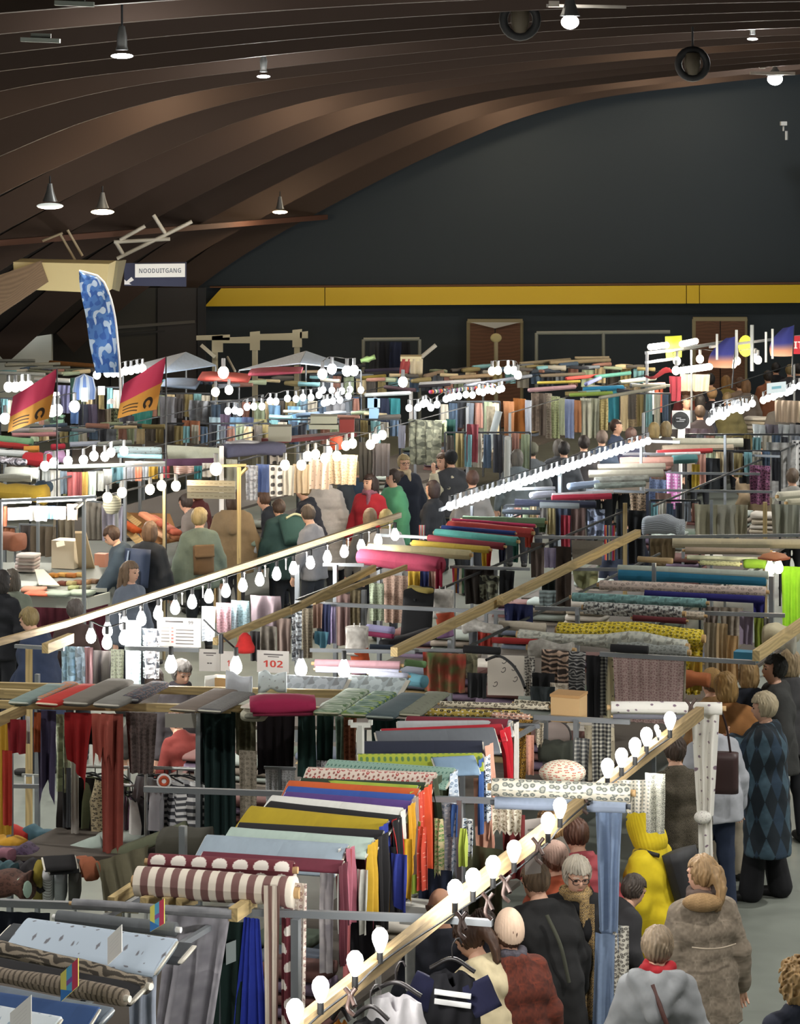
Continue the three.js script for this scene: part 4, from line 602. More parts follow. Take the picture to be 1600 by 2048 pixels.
{
  const t = thing('hanging_fabric', 'long white cloth with mauve leaves hung from the roll end and knotted halfway', 'fabric', G(1410, 1410, 2.05).setY(0.4)), m = cloth('marks:#e4e2db,#7d6a78:0.42');
  part(t, 'upper_cloth', drape(G(1382, 1408, 2.12), G(1440, 1410, 2.12), 0.82, { folds: 2.5, taper: 0.55, amp: 0.03 }), m); part(t, 'knot', ball(G(1410, 1410, 2.12).setY(1.3).add(V(-0.02, 0, 0.03)), 0.065, 0.05, 0.045), m); part(t, 'lower_cloth', drape(G(1396, 1408, 2.12).setY(1.3), G(1424, 1410, 2.12).setY(1.3), 0.85, { folds: 2, taper: 1.1, shift: 0.25, amp: 0.02 }), m);
}
for (const [x0, y0, x1, y1, dp, spec, label, o] of [
  [702, 1694, 750, 1699, 122, '#4a1f2a', 'maroon bolt end hanging to a point beside the salmon pink cloth', { point: -0.3 }],
  [728, 1712, 754, 1715, 112, '#c06478', 'rose pink bolt end hanging to a point under the pale blue grey bolt', { point: 0.3, taper: 0.6 }],
  [714, 1738, 736, 1740, 130, '#cfcfc6', 'off-white narrow bolt end left of the rose pink one', { taper: 0.7 }],
  [746, 1702, 778, 1706, 126, '#c9a02a', 'mustard bolt end hanging under the black bolts', { taper: 0.8 }],
  [756, 1690, 792, 1694, 136, '#1b1a1d', 'black bolt end hanging behind the mustard one', { taper: 0.8 }],
  [766, 1670, 790, 1673, 82, '#eee9df', 'white bolt end hanging to a sharp point', { taper: 0.35, point: 0.3 }],
  [780, 1658, 808, 1661, 66, '#c3282b', 'bright red bolt end above the royal blue one', { taper: 0.7, shift: -0.2 }],
  [782, 1706, 814, 1710, 112, '#323f9c', 'royal blue bolt end hanging under the red one', { point: 0.15 }],
  [794, 1676, 824, 1679, 110, '#e0b02c', 'sunny yellow bolt end right of the royal blue one', { point: 0.2 }],
  [810, 1646, 836, 1649, 100, '#9b8478', 'taupe bolt end above the lime one', { taper: 0.8 }],
  [816, 1640, 842, 1643, 145, '#aac24a', 'lime green bolt end hanging beside the orange one', { taper: 0.75 }],
  [836, 1652, 852, 1654, 128, 'marks:#c94b38,#e0a492:0.15', 'narrow red and white spotted bolt end beside the orange one', {}],
  [842, 1588, 874, 1592, 170, '#d9532a', 'vivid orange bolt end hanging to a low point', { point: 0.2, taper: 0.9 }],
  [862, 1558, 902, 1562, 112, '#3d4630', 'dark olive bolt end slanting down behind the orange one', { shift: -0.5, taper: 0.6 }],
  [868, 1636, 886, 1638, 112, 'floral:#c7b88f,#5c8a4b,#8fa361:0.16', 'narrow green and cream zigzag-edged bolt end', { zig: 0.2 }],
  [882, 1604, 914, 1608, 142, 'floral:#b7c2cf,#6f8298,#e1e5e8:0.2', 'pale blue zigzag-edged bolt end', { zig: 0.18 }],
  [900, 1608, 916, 1610, 64, '#3c5f9d', 'short royal blue bolt end behind the pale blue zigzag one', {}],
  [922, 1656, 934, 1658, 76, '#b3c350', 'narrow lime strip right of the pale blue zigzag bolt end', {}],
  [926, 1636, 948, 1639, 72, 'floral:#dfe3e4,#39424f,#8aa0b5:0.2', 'short black and white floral bolt end left of the peach one', { zig: 0.2 }],
  [948, 1555, 988, 1560, 155, '#d9a58c', 'peach bolt end hanging to a long point', { taper: 0.5, point: -0.25 }],
]) hang(x0, y0, x1, y1, dp, spec, label, { h: 1.93, folds: 1.8, amp: 0.022, ...o });
// boxes and prints behind the bulbs
bolt(1030, 1399, 1100, 1404, 14, 'leopard:#d8d1bb,#413d35,#a69c83:0.2', 'short cream leopard roll left of the cardboard box', { h: 2.08 });
bolt(880, 1402, 1098, 1408, 12, 'leopard:#cfc7b2,#4a453d,#9d947e:0.2', 'long cream and black leopard roll behind the fan of bolts', { h: 2.1 });
bolt(850, 1416, 1040, 1420, 16, 'floral:#b7a04a,#26262a,#ddd4c0:0.24', 'yellow and black patterned roll behind the fan of bolts', { h: 2.06 });
bolt(985, 1424, 1060, 1428, 12, 'floral:#c79a86,#4a3a37,#e5dccf:0.2', 'short peach and black patterned roll behind the fan of bolts', { h: 2.07 });
{ const c = G(1138, 1440, 1.98), t = thing('cardboard_box', 'brown cardboard box with a white side flap behind the steel bar', 'box', c); part(t, 'carton', box(c.clone().add(V(0, 0.09, 0)), 0.22, 0.18, 0.2, -0.36), CARD); part(t, 'flap', panel([G(1142, 1418, 2.06), G(1166, 1416, 2.06), G(1166, 1430, 2.0), G(1142, 1432, 2.0)], 0.01), WHITE); part(t, 'lid', box(c.clone().add(V(0.0, 0.19, -0.02)), 0.23, 0.02, 0.21, -0.36), solid('#b48d5e', 0.9)); }
{ const c = G(1110, 1472, 1.8), t = thing('serving_tray', 'pale pinkish round tray hanging under the steel bar beside leopard cloth', 'tray', c); part(t, 'disc', new THREE.CylinderGeometry(0.12, 0.1, 0.02, 20).rotateX(1.2).translate(c.x, c.y, c.z), solid('#b5a6a0', 0.6)); part(t, 'rim', new THREE.TorusGeometry(0.12, 0.008, 6, 22).rotateX(1.2 - 1.57).translate(c.x, c.y, c.z + 0.01), solid('#4b4747', 0.5)); }
hang(1040, 1438, 1066, 1440, 120, 'leopard:#b38a3a,#3a2616,#d9b25d:0.15', 'gold and brown leopard cloth hanging from the steel bar', { h: 1.98, folds: 2, shift: -0.5 });
hang(1052, 1470, 1068, 1470, 80, 'marks:#dba18c,#b97a66:0.15', 'peach cloth hanging beside the gold leopard one', { h: 1.9, folds: 1.5 });
hang(1070, 1445, 1088, 1446, 60, 'leopard:#cfc4ae,#54493e,#e5dcca:0.12', 'cream spotted cloth with a red clip beside the gold leopard one', { h: 1.97, folds: 1.5, vee: 0.4 });
single('plastic_bag', 'cream and red printed plastic bag slumped behind the leaf-printed roll', 'bag', ball(G(1125, 1545, 1.75), 0.17, 0.09, 0.12, 16), cloth('floral:#dcd8c4,#b8503f,#c9cbb8:0.3'));
single('fabric_pile', 'dark olive folded cloth lying behind the cream plastic bag', 'fabric', slab(G(1085, 1500, 1.75), G(1140, 1505, 1.75), AX, 0.2, 0.16, { wob: 0.2 }), cloth('#3f433a'));
hang(1150, 1475, 1180, 1478, 100, 'plaid:#3f4245,#a5a49c:0.12', 'grey and black checked cloth hanging behind the steel post', { h: 1.9, folds: 2 });
hang(1184, 1444, 1222, 1446, 130, 'plaid:#2b2c2f,#b5b2a6:0.12', 'black and cream checked cloth hanging beside the steel post', { h: 1.98, folds: 2.5 });
hang(1172, 1310, 1200, 1312, 130, '#16161a', 'long black cloth hanging next to the checked cloth', { h: 2.0, folds: 2 });
hang(1196, 1310, 1216, 1312, 120, 'plaid:#26272a,#918f86:0.12', 'narrow dark checked cloth hanging from the upper steel bar', { h: 2.0, folds: 1.5 });
hang(1205, 1310, 1230, 1312, 130, 'marks:#d9d0ac,#4d483e:0.3', 'cream narrow cloth with black edge marks hanging at the upper bar', { h: 2.0, folds: 1.5 });
hang(1226, 1312, 1368, 1320, 130, 'floral:#b49a95,#8d6a6c,#c9b8ae:0.12', 'wide dusty pink sheer lace cloth hanging above the mauve leaf roll', { h: 2.02, folds: 7, amp: 0.012 });
hang(1330, 1318, 1372, 1322, 120, 'mottle:#a8a08c,#8d8773:0.2', 'beige sheer cloth at the right edge of the dusty pink lace', { h: 2.0, folds: 3 });
hang(1168, 1450, 1228, 1456, 110, 'marks:#cdc3ab,#8a7f6d:0.2', 'cream cloth with small brown marks behind the checked cloths', { h: 1.85, folds: 3 });
// ---------------------------------------------------------------- second row, left: boards across timber planks with hanging cloths
stall('timber plank rack at mid left carrying a row of boards end-on', { beams: [[-40, 1385, 60, 1389, 1.99, 0.07, PINE], [-10, 1408, 640, 1422, 1.985, 0.06, PINE], [-10, 1372, 700, 1388, 1.985, 0.06, PINE], [-20, 1448, 46, 1418, 1.99, 0.08, PINE]], bars: [[640, 1424, 1060, 1434, 1.985, 0.03]], posts: [[398, 1422, 1.96, 0.04], [20, 1414, 1.96, 0.04], [870, 1430, 1.96, 0.04]] });
const BD = [ // near corner, far corner, thickness px, cloth, width m, label, board colour
  [18, 1404, 92, 1372, 13, '#7c8f8b', 0.17, 'teal grey board, leftmost on the plank rack', '#aeb3a8'],
  [58, 1398, 128, 1366, 9, 'floral:#b7764c,#6f8fa9,#8d8178:0.2', 0.12, 'narrow orange and blue printed board beside the teal grey one'],
  [72, 1406, 160, 1372, 13, '#bd2f26', 0.19, 'bright red board on the plank rack', '#d8c6ae'],
  [122, 1404, 214, 1362, 15, '#7a746b', 0.23, 'taupe board with a pale oval end beside the red one', '#a9a498'],
  [187, 1408, 262, 1374, 14, '#86847f', 0.22, 'mid grey board on the plank rack beside the taupe one', '#b9b4a9'],
  [240, 1398, 300, 1368, 16, 'floral:#45444c,#8a6b62,#5d6a78:0.2', 0.16, 'dark floral folded bolt before the grey-haired woman', '#888'],
  [339, 1418, 424, 1380, 9, '#7f7268', 0.22, 'flat mauve taupe board below the grey-haired woman', '#b3ab9a'],
  [394, 1420, 462, 1386, 10, 'waves:#8c8a86,#2f3038:0.16', 0.2, 'grey and black striped crumpled board beside the mauve taupe one', '#c9c6b8'],
  [628, 1424, 690, 1380, 12, 'camo:#8fa08c,#5f7d58,#b7c3b0:0.25', 0.2, 'grey green leaf-printed board right of the crimson bolt', '#b7b79c'],
  [683, 1428, 744, 1386, 12, 'camo:#8ba08f,#93a845,#4d6f5e:0.22', 0.2, 'lime and teal leaf-printed board on the plank rack', '#b7b79c'],
  [732, 1432, 800, 1390, 14, '#55656a', 0.22, 'slate teal board with an oval end on the plank rack', '#98a39c'],
  [793, 1428, 852, 1386, 10, 'marks:#7c8070,#5d6156:0.24', 0.19, 'sage grey board, rightmost on the plank rack', '#b9b7a0'],
];
BD.forEach(([x0, y0, x1, y1, px, spec, w, label, core]) => bolt(x0, y0, x1, y1, px, spec, label, { h: 2.06, w, W: LAT, t: px * D(1400, 2.06) / F, core: core ?? '#c4bfae' }));
{ const A = G(500, 1408, 2.1), B = G(630, 1406, 2.1), t = thing('fabric_bolt', 'crimson folded bolt lying across two pale boards on the plank rack', 'fabric bolt', lerp(A, B, 0.5)); part(t, 'fabric', slab(A, B, AX, 0.28, 0.1, { wob: 0.3, rings: 8 }), cloth('#a01f4c')); part(t, 'board', slab(G(492, 1410, 2.06), G(560, 1418, 2.05), AX, 0.2, 0.02, { ex: 0.2 }), BOARD); part(t, 'fold', slab(A.clone().add(V(0.02, -0.06, 0)), B.clone().add(V(-0.02, -0.06, 0)), AX, 0.26, 0.03, { wob: 0.4 }), cloth('#7c1d3c')); }
{ const A = G(482, 1430, 2.0), B = G(512, 1396, 2.0), t = thing('fabric_bolt', 'cream bolt with a white oval end below the crimson one', 'fabric bolt', lerp(A, B, 0.5)); part(t, 'fabric', slab(A.clone().addScaledVector(LAT, 0.1), B.clone().addScaledVector(LAT, 0.1), LAT, 0.2, 0.09, { wob: 0.1 }), cloth('#d2cfba')); part(t, 'core', slab(A.clone().addScaledVector(LAT, 0.1).addScaledVector(AX, -0.02), B.clone().addScaledVector(LAT, 0.1), LAT, 0.12, 0.04), cloth('#8f8e80')); }
hangRow(1.97, { folds: 2 }, [
  [0, 1428, 22, 1430, 240, '#b78c22', 'mustard yellow cloth hanging at the left edge', { taper: 1.1 }],
  [14, 1438, 52, 1440, 68, '#8c1c26', 'short crimson cloth hanging at the left edge'],
  [4, 1500, 24, 1502, 150, '#a52c1c', 'rust red cloth hanging below the mustard one at the left edge', { h: 1.75 }],
  [52, 1432, 60, 1433, 55, '#d6d3cd', 'narrow white cloth hanging beside the short crimson one'],
  [68, 1424, 82, 1425, 80, '#a5512b', 'narrow rust orange cloth hanging below the teal grey board'],
  [74, 1420, 112, 1422, 140, '#453f5b', 'dark purple cloth hanging to a point', { vee: -0.35, taper: 0.8 }],
  [112, 1428, 140, 1430, 155, 'camo:#9fc0b8,#4f8f9c,#c9d6b2:0.2', 'teal and white leaf-printed cloth hanging behind the red one', { h: 1.9, taper: 1.1 }],
  [130, 1424, 188, 1427, 122, '#a11d1f', 'bright red cloth hanging to a slanted point', { taper: 0.62, point: 0.25, shift: -0.05 }],
  [150, 1428, 206, 1430, 62, '#3a332f', 'dark grey cloth corner behind the red pointed one', { h: 1.9 }],
  [250, 1424, 314, 1427, 122, 'floral:#2b313f,#4b5a72,#6b5d5a:0.18', 'dark blue floral cloth hanging left of the hand', { taper: 0.7, folds: 4 }],
  [400, 1420, 472, 1424, 250, '#16302f', 'wide dark green velvet cloth hanging to the floor bolts', { taper: 1.05, folds: 4, amp: 0.03 }],
  [470, 1425, 512, 1428, 84, 'mottle:#6b6850,#474633:0.14', 'olive lace cloth hanging below the white oval bolt end', { folds: 3 }],
  [478, 1500, 514, 1502, 150, 'floral:#7c7268,#55504a,#9c9384:0.2', 'faded brown floral cloth hanging below the olive lace', { h: 1.7, folds: 2 }],
  [514, 1428, 590, 1430, 120, '#241c22', 'wide dark plum cloth hanging behind the garment rail', { h: 1.85, folds: 4 }],
  [596, 1424, 630, 1426, 130, '#24443f', 'dark teal cloth, left of two beside the display post', { taper: 1.1 }],
  [634, 1428, 668, 1430, 120, '#2b4a45', 'dark teal cloth, right of two beside the display post', { h: 1.94 }],
  [670, 1432, 690, 1434, 90, 'mottle:#7c9683,#5a7362:0.2', 'grey green cloth hanging behind the display post', { h: 1.92 }],
  [688, 1434, 714, 1436, 90, 'floral:#7d4a38,#a86a4e,#53423b:0.2', 'brown and rust printed cloth hanging behind the display post', { h: 1.92 }],
  [744, 1434, 806, 1438, 60, '#31504f', 'slate teal cloth hanging below the sage grey board', { h: 1.95, folds: 4 }],
]);
{ const t = thing('hanging_fabric', 'long terracotta cloth hanging in two layers down to the heap', 'fabric', G(222, 1425, 1.98).setY(0.4)), m = cloth('#9a4a3f');
  part(t, 'long_layer', drape(G(202, 1426, 1.98), G(246, 1428, 1.98), 1.18, { folds: 2, taper: 0.85, amp: 0.03 }), m); part(t, 'short_layer', drape(G(190, 1424, 1.985).addScaledVector(AX, -0.05), G(232, 1427, 1.985).addScaledVector(AX, -0.05), 0.33, { folds: 2.4, taper: 0.8, zig: 0.5 }), cloth('#b2594c')); part(t, 'gathered_end', slab(G(206, 1690, 0.78), G(170, 1740, 0.75), LAT, 0.14, 0.12, { wob: 0.5, rings: 8 }), m); }
card(330, 1427, 392, 1428, 28, 1.96, 'blank pale grey sign clipped under the plank rack', solid('#b4b1a8', 0.8), { name: 'paper_sign' });
// garment rails behind the hanging cloths
function garments(label, x0, y0, x1, y1, h, n, cols, drop, where) {
  const A = G(x0, y0, h), B = G(x1, y1, h), t = thing('clothes_rail', label, 'clothes rail', lerp(A, B, 0.5).setY(0)); part(t, 'rail', rod(A, B, 0.014, 8), solid('#c9cccb', 0.35, 0.6)); for (const p of [A, B]) part(t, 'post', rod(p.clone().setY(0), p, 0.014, 8), solid('#c9cccb', 0.35, 0.6));
  const dir = B.clone().sub(A).normalize(), side = V(0, 0, 0).crossVectors(dir, UPV);
  for (let i = 0; i < n; i++) {
    const c = lerp(A, B, (i + 0.5) / n), [spec, nm] = cols[i % cols.length], g = thing('hanging_garment', `${nm} garment on ${where}, ${i ? 'after the ' + cols[(i - 1) % cols.length][1] + ' one' : 'the leftmost'}`, 'garment', c.clone().setY(h - drop)), w = 0.19, yaw = rr(-0.5, 0.5), s = side.clone().applyAxisAngle(UPV, yaw + 1.1);
    part(g, 'cloth', drape(c.clone().addScaledVector(s, -w).setY(h - 0.09), c.clone().addScaledVector(s, w).setY(h - 0.09), drop * rr(0.85, 1.05), { folds: 2, taper: 1.1, nu: 8, nv: 5 }), cloth(spec)); part(g, 'hanger', merge([tube([c.clone().addScaledVector(s, -w).setY(h - 0.09), c.clone().setY(h - 0.05), c.clone().addScaledVector(s, w).setY(h - 0.09)], 0.007, 6, 4), rod(c.clone().setY(h - 0.05), c.clone().setY(h + 0.015), 0.004, 4)]), BLACK);
  }
}
garments('steel clothes rail with dark tops left of the terracotta cloth', 150, 1532, 258, 1535, 1.42, 4, [['#2a2424', 'black brown'], ['floral:#7c6a52,#3b3028,#a89a7c:0.15', 'brown patterned'], ['#8a9573', 'sage green'], ['#4c3f3c', 'dark brown']], 0.45, 'the left garment rail');
garments('chrome clothes rail with a row of garments behind the terracotta cloth', 246, 1570, 396, 1575, 1.32, 12, [['#d6d3d0', 'white'], ['#7c7f85', 'grey'], ['#77546b', 'plum'], ['#4c7f94', 'petrol blue'], ['#8d6f86', 'mauve'], ['#4b7896', 'steel blue'], ['#23252a', 'black'], ['#8d8795', 'lilac grey'], ['#c9b97c', 'pale yellow'], ['#5a2c24', 'russet'], ['#967a9c', 'light purple'], ['#a9a2ab', 'silver']], 0.5, 'the chrome rail');
garments('upper chrome rail with striped tops left of the dark green velvet', 292, 1535, 392, 1538, 1.5, 4, [['#b3b2b8', 'silver grey'], ['bars:#e6e6e6,#22242b:0.22', 'black striped'], ['bars:#dedee2,#3a2c48:0.26', 'violet striped'], ['bars:#efefef,#191a1f:0.28', 'bold striped']], 0.4, 'the upper chrome rail');
hang(160, 1585, 206, 1588, 130, 'marks:#d9d4d6,#c98f94:0.3', 'white cloth with pink streaks hanging behind the terracotta one', { h: 1.1, folds: 3 });
hang(126, 1535, 142, 1536, 120, '#4f5256', 'narrow grey cloth beside the teal leaf-printed one', { h: 1.5 });
hang(142, 1520, 158, 1521, 170, '#b7b2ab', 'narrow off-white cloth right of the grey one', { h: 1.5 });
{ const c = G(328, 1562, 1.5), t = thing('round_tag', 'round white tag with a red ring clipped on the chrome rail', 'tag', c); part(t, 'disc', new THREE.CylinderGeometry(0.055, 0.055, 0.008, 18).rotateX(1.57).translate(c.x, c.y, c.z), WHITE); part(t, 'ring', new THREE.TorusGeometry(0.03, 0.012, 6, 18).translate(c.x, c.y, c.z + 0.005), solid('#c2502f', 0.6)); }
// pile, rolls and floor goods at the left
stall('low steel rail with bracket in front of the bare floor at the left edge', { bars: [[-20, 1571, 84, 1573, 1.2, 0.03]], posts: [[-12, 1571, 1.2]] });
single('rail_bracket', 'short pale steel bracket lying on the low rail at the left edge', 'bracket', merge([bar(G(44, 1550, 1.25), G(86, 1552, 1.25), 0.02), rod(G(50, 1552, 1.25), G(50, 1572, 1.2), 0.008), rod(G(66, 1552, 1.25), G(66, 1572, 1.2), 0.008), rod(G(82, 1552, 1.25), G(82, 1572, 1.2), 0.01)]), solid('#9c9f9b', 0.5));
stall('low timber table under the heap of cloth at the left edge', { at: R(-9.9, 19, 0), tables: [[-10.6, -8.9, 16.8, 21.2, 0.62]], legs: [[-10.5, 17, 0.6], [-9, 17, 0.6], [-10.5, 21, 0.6], [-9, 21, 0.6]] });
const pile = (x0, y0, x1, y1, w, t, h, spec, label) => single('folded_fabric', label, 'fabric', slab(G(x0, y0, h), G(x1, y1, h), LAT.clone().add(AX), w, t, { wob: 0.45, rings: 9, sag: -0.02 }), cloth(spec));
pile(-10, 1668, 60, 1674, 0.12, 0.1, 0.85, '#a3271f', 'red rolled cloth on the heap at the left edge');
pile(48, 1670, 118, 1680, 0.14, 0.12, 0.85, '#3a5a66', 'dark teal rolled cloth right of the red one on the heap');
pile(-10, 1690, 48, 1696, 0.2, 0.12, 0.9, '#b98a1f', 'mustard folded cloth on the heap at the left edge');
pile(60, 1705, 100, 1715, 0.2, 0.14, 0.8, 'floral:#3b5a4c,#28332c,#6b3d4f:0.2', 'dark green patterned cloth on the heap');
pile(-10, 1718, 80, 1722, 0.3, 0.16, 0.86, 'floral:#2a2630,#4b3a52,#23252b:0.3', 'dark plum crumpled cloth in the middle of the heap');
pile(-10, 1740, 30, 1744, 0.14, 0.12, 0.9, 'mottle:#35545c,#243338:0.2', 'petrol green crumpled cloth low on the heap');
pile(30, 1750, 90, 1754, 0.3, 0.16, 0.84, '#221f24', 'black crumpled cloth low on the heap');
pile(-10, 1772, 60, 1776, 0.3, 0.16, 0.84, 'floral:#33241f,#53362c,#262429:0.3', 'dark brown crumpled cloth at the foot of the heap');
pile(36, 1775, 56, 1778, 0.1, 0.1, 0.86, '#a9c4b3', 'small mint cloth ball at the foot of the heap');
pile(56, 1756, 100, 1748, 0.12, 0.1, 0.84, '#8a9433', 'olive yellow rolled cloth at the foot of the heap');
pile(0, 1708, 24, 1712, 0.1, 0.08, 0.95, '#8e5f6d', 'dusty pink cloth ball on the heap');
single('fabric_roll', 'pale grey green roll leaning up to the right beside the heap', 'fabric roll', slab(G(98, 1722, 0.82), G(204, 1688, 0.95), LAT, 0.14, 0.1, { wob: 0.2 }), cloth('#a9b8b0'));
single('fabric_roll', 'olive grey roll leaning up to the right towards the steel post', 'fabric roll', slab(G(226, 1712, 0.9), G(372, 1654, 1.15), AX, 0.12, 0.1, { wob: 0.25 }), cloth('#7c8169'));
single('folded_fabric', 'large olive grey cloth thrown over the table left of the striped roll', 'fabric', drape(G(188, 1725, 1.0), G(300, 1690, 1.05), 0.42, { folds: 3.5, taper: 0.9, amp: 0.05, out: 0.08 }), cloth('#7b765f'));
single('folded_fabric', 'dark olive cloth under the pale blue grey bolts', 'fabric', slab(G(320, 1690, 1.6), G(420, 1692, 1.6), AX, 0.4, 0.2, { wob: 0.3 }), cloth('#3f3d33'));
for (const [i, x, s, l] of [[0, 78, '#8b7c2a', 'mustard'], [1, 98, 'stripes:#6b6a68,#d7d8da:0.3', 'grey and white striped'], [2, 122, '#b9bec4', 'light grey'], [3, 150, '#5d5b58', 'taupe grey']]) single('folded_fabric', `${l} folded cloth standing at the end of the left table`, 'fabric', slab(G(x, 1740, 0.95), G(x, 1790, 0.6), LAT, 0.085, 0.16, { wob: 0.1, ex: 0.5 }), cloth(s));
bolt(98, 1716, 160, 1712, 8, '#1d1c1e', 'black flat bolt with white board ends beside the terracotta heap', { h: 1.05, w: 0.16, t: 0.05 });
bolt(106, 1726, 164, 1722, 6, '#26262a', 'second black flat bolt under the first beside the terracotta heap', { h: 1.0, w: 0.14, t: 0.04 });
pile(158, 1728, 184, 1740, 0.14, 0.12, 0.95, '#b06a4c', 'salmon brown folded cloth below the terracotta cloth');
single('folded_fabric', 'navy black cloth draped at the left edge above the bottom bolts', 'fabric', drape(G(-20, 1822, 1.95), G(100, 1826, 1.95), 0.3, { folds: 4 }), cloth('#232838'));
hang(620, 1520, 660, 1522, 90, 'floral:#cfcdd2,#5b5862,#a87f86:0.12', 'pale printed cloth peeping out left of the mint green bolt', { h: 1.6 });
hang(530, 1535, 590, 1537, 85, 'floral:#c7c9cc,#6c6f78,#8f5a5f:0.1', 'white and grey printed garments behind the orange bolt', { h: 1.5, folds: 6 });
stall('chrome wire rail with printed cloth left of the mint green bolt', { bars: [[528, 1535, 592, 1537, 1.5, 0.02]], posts: [[560, 1536, 1.5, 0.02]] });
// ---------------------------------------------------------------- second row: counter, signs, bulbs and bags in the middle
stall('timber beams and steel frame of the middle stall with the long row of hanging bulbs', {
  beams: [[-20, 1289, 130, 1248, 2.16, 0.055, PINE2], [130, 1248, 800, 1030, 2.16, 0.055, PINE2], [90, 1297, 142, 1276, 2.1, 0.08], [430, 1283, 600, 1212, 2.1, 0.06], [580, 1222, 748, 1136, 2.1, 0.06], [628, 1204, 812, 1134, 2.04, 0.045, PINE]],
  bars: [[250, 1296, 398, 1300, 2.0, 0.034], [590, 1205, 1030, 1226, 1.97, 0.034], [646, 1129, 728, 1130, 2.05, 0.03], [760, 1070, 910, 1078, 2.06, 0.03], [30, 1292, 128, 1298, 2.02, 0.03]], posts: [[594, 1130, 2.05, 0.036], [671, 1130, 2.05, 0.04], [728, 1180, 2.0, 0.04], [760, 1070, 2.06]], legs: [[-12.1, 24, 2.0], [-12.1, 31, 2.0]] });
single('timber_post', 'pale timber post standing in front of the blue coat at left', 'post', bar(G(58, 1300, 2.0).setY(0), G(58, 1298, 2.0), 0.06), PINE);
lightString('long string of hanging bulbs along the middle timber beam, above the price board', [...line(215, 1256, 790, 1066, 18)], 2.12, { s: 1.3 });
lightString('cluster of three hanging bulbs at the near end of the long middle string', [[182, 1268], [214, 1280], [248, 1271]], 2.06, { s: 1.3 });
for (const [x, y, l] of [[342, 1324, 'hanging bulb above the grey-haired woman'], [472, 1326, 'hanging bulb between the two price signs'], [602, 1331, 'hanging bulb above the crimson bolt'], [688, 1333, 'hanging bulb beside the coloured plastic bag']]) lightString(l, [[x, y]], 2.12, { s: 1.45 });
// bulb-holder clips that stand along the beam
for (let i = 0; i < 14; i++) { const t = i / 13, x = 240 + t * 540, y = 1228 - t * 178, p = G(x, y, 2.24); single('cable_clip', `small pale cable clip, ${ORD[i]} from the near end of the middle timber beam`, 'clip', merge([rod(p.clone().add(V(0, -0.1, 0)), p, 0.007, 5), ball(p, 0.012, 0.012, 0.012, 6)]), solid('#a7a3a0', 0.4), 'cable clips along the middle timber beam'); }
const priceBoard = canvasMat(320, 220, (g, w, h) => { g.fillStyle = '#b9b6b1'; g.fillRect(0, 0, w, h); g.fillStyle = '#3c3a3a'; g.font = 'bold 34px sans-serif'; g.fillText('99', 226, 46); g.fillRect(60, 24, 130, 14); g.font = '20px sans-serif'; for (let i = 0; i < 5; i++) { g.fillStyle = '#77736f'; g.fillRect(30, 74 + i * 26, 60, 9); g.fillStyle = '#b0625a'; g.fillRect(104, 74 + i * 26, 16, 12); g.fillStyle = '#5b5856'; g.fillRect(136, 88 + i * 26, 130, 9); } });
card(314, 1234, 402, 1237, 58, 2.08, 'grey handwritten price board below the row of hanging bulbs', priceBoard, { name: 'price_board' });
const sign = (txt, col, small) => canvasMat(160, 150, (g, w, h) => { g.fillStyle = '#c2beb9'; g.fillRect(0, 0, w, h); g.fillStyle = '#5a5656'; g.font = 'bold 18px sans-serif'; g.textAlign = 'center'; if (small) { g.fillRect(34, 22, 96, 9); g.fillRect(54, 38, 56, 6); } g.fillStyle = col; g.font = 'bold 62px sans-serif'; g.fillText(txt, w / 2, 112); });
card(398, 1298, 440, 1299, 44, 2.0, 'beige price sign with dark lettering left of the white sign with a red figure', sign('--', '#4a4646', 1));
card(441, 1302, 474, 1303, 40, 2.0, 'white sign with a red figure 1 beside the hanging bulb', sign('1', '#b3382f'));
card(514, 1300, 578, 1303, 44, 2.02, 'white price sign with large red figures 102', sign('102', '#b3382f', 1));
single('cloth_bundle', 'bright red cloth bundle hanging above the price signs', 'bundle', lathe(G(490, 1297, 2.05), [[0.001, -0.04], [0.08, -0.03], [0.085, 0.01], [0.06, 0.06], [0.05, 0.1], [0.02, 0.13], [0.001, 0.132]], 14), cloth('#b3211f'));
{ const A = G(442, 1268, 2.2); single('dark_post_end', 'dark steel clamp tube standing on the timber beam above the price signs', 'clamp', rod(A.clone().add(V(0, -0.16, 0)), A, 0.02, 8), DARKSTEEL); }
single('cable', 'black cable sagging from the timber beam to the price signs', 'cable', tube([G(408, 1240, 2.2), G(430, 1262, 2.17), G(452, 1280, 2.12), G(474, 1300, 2.02)], 0.008), BLACK);
for (const [x, y, rx, ry, s, l] of [[478, 1360, 26, 26, '#dfe4ec', 'white crumpled plastic bag left of the crimson bolt'], [545, 1358, 28, 22, 'marks:#d7e2e4,#a9bfc7:0.3', 'clear white plastic bag with yellow print behind the crimson bolt']]) { const c = G(x, y, 2.12), k = D(y, 2.12) / F; single('plastic_bag', l, 'bag', slab(c.clone().add(V(-rx * k, -ry * k * 0.3, 0)), c.clone().add(V(rx * k, -ry * k * 0.3, 0)), AX, 0.16, ry * 1.7 * k, { wob: 0.5, rings: 9, ex: 0.8 }), cloth(s)); }
single('cardboard_box', 'open brown cardboard box behind the bulb and the white plastic bag', 'box', box(G(444, 1368, 1.98), 0.16, 0.12, 0.14, -0.3), CARD);
single('magazine', 'blue and white printed card leaning in the cardboard box', 'card', plate(G(410, 1352, 2.06), G(434, 1350, 2.06), 0.09), cloth('marks:#9fc3dd,#eef2f4:0.1'));
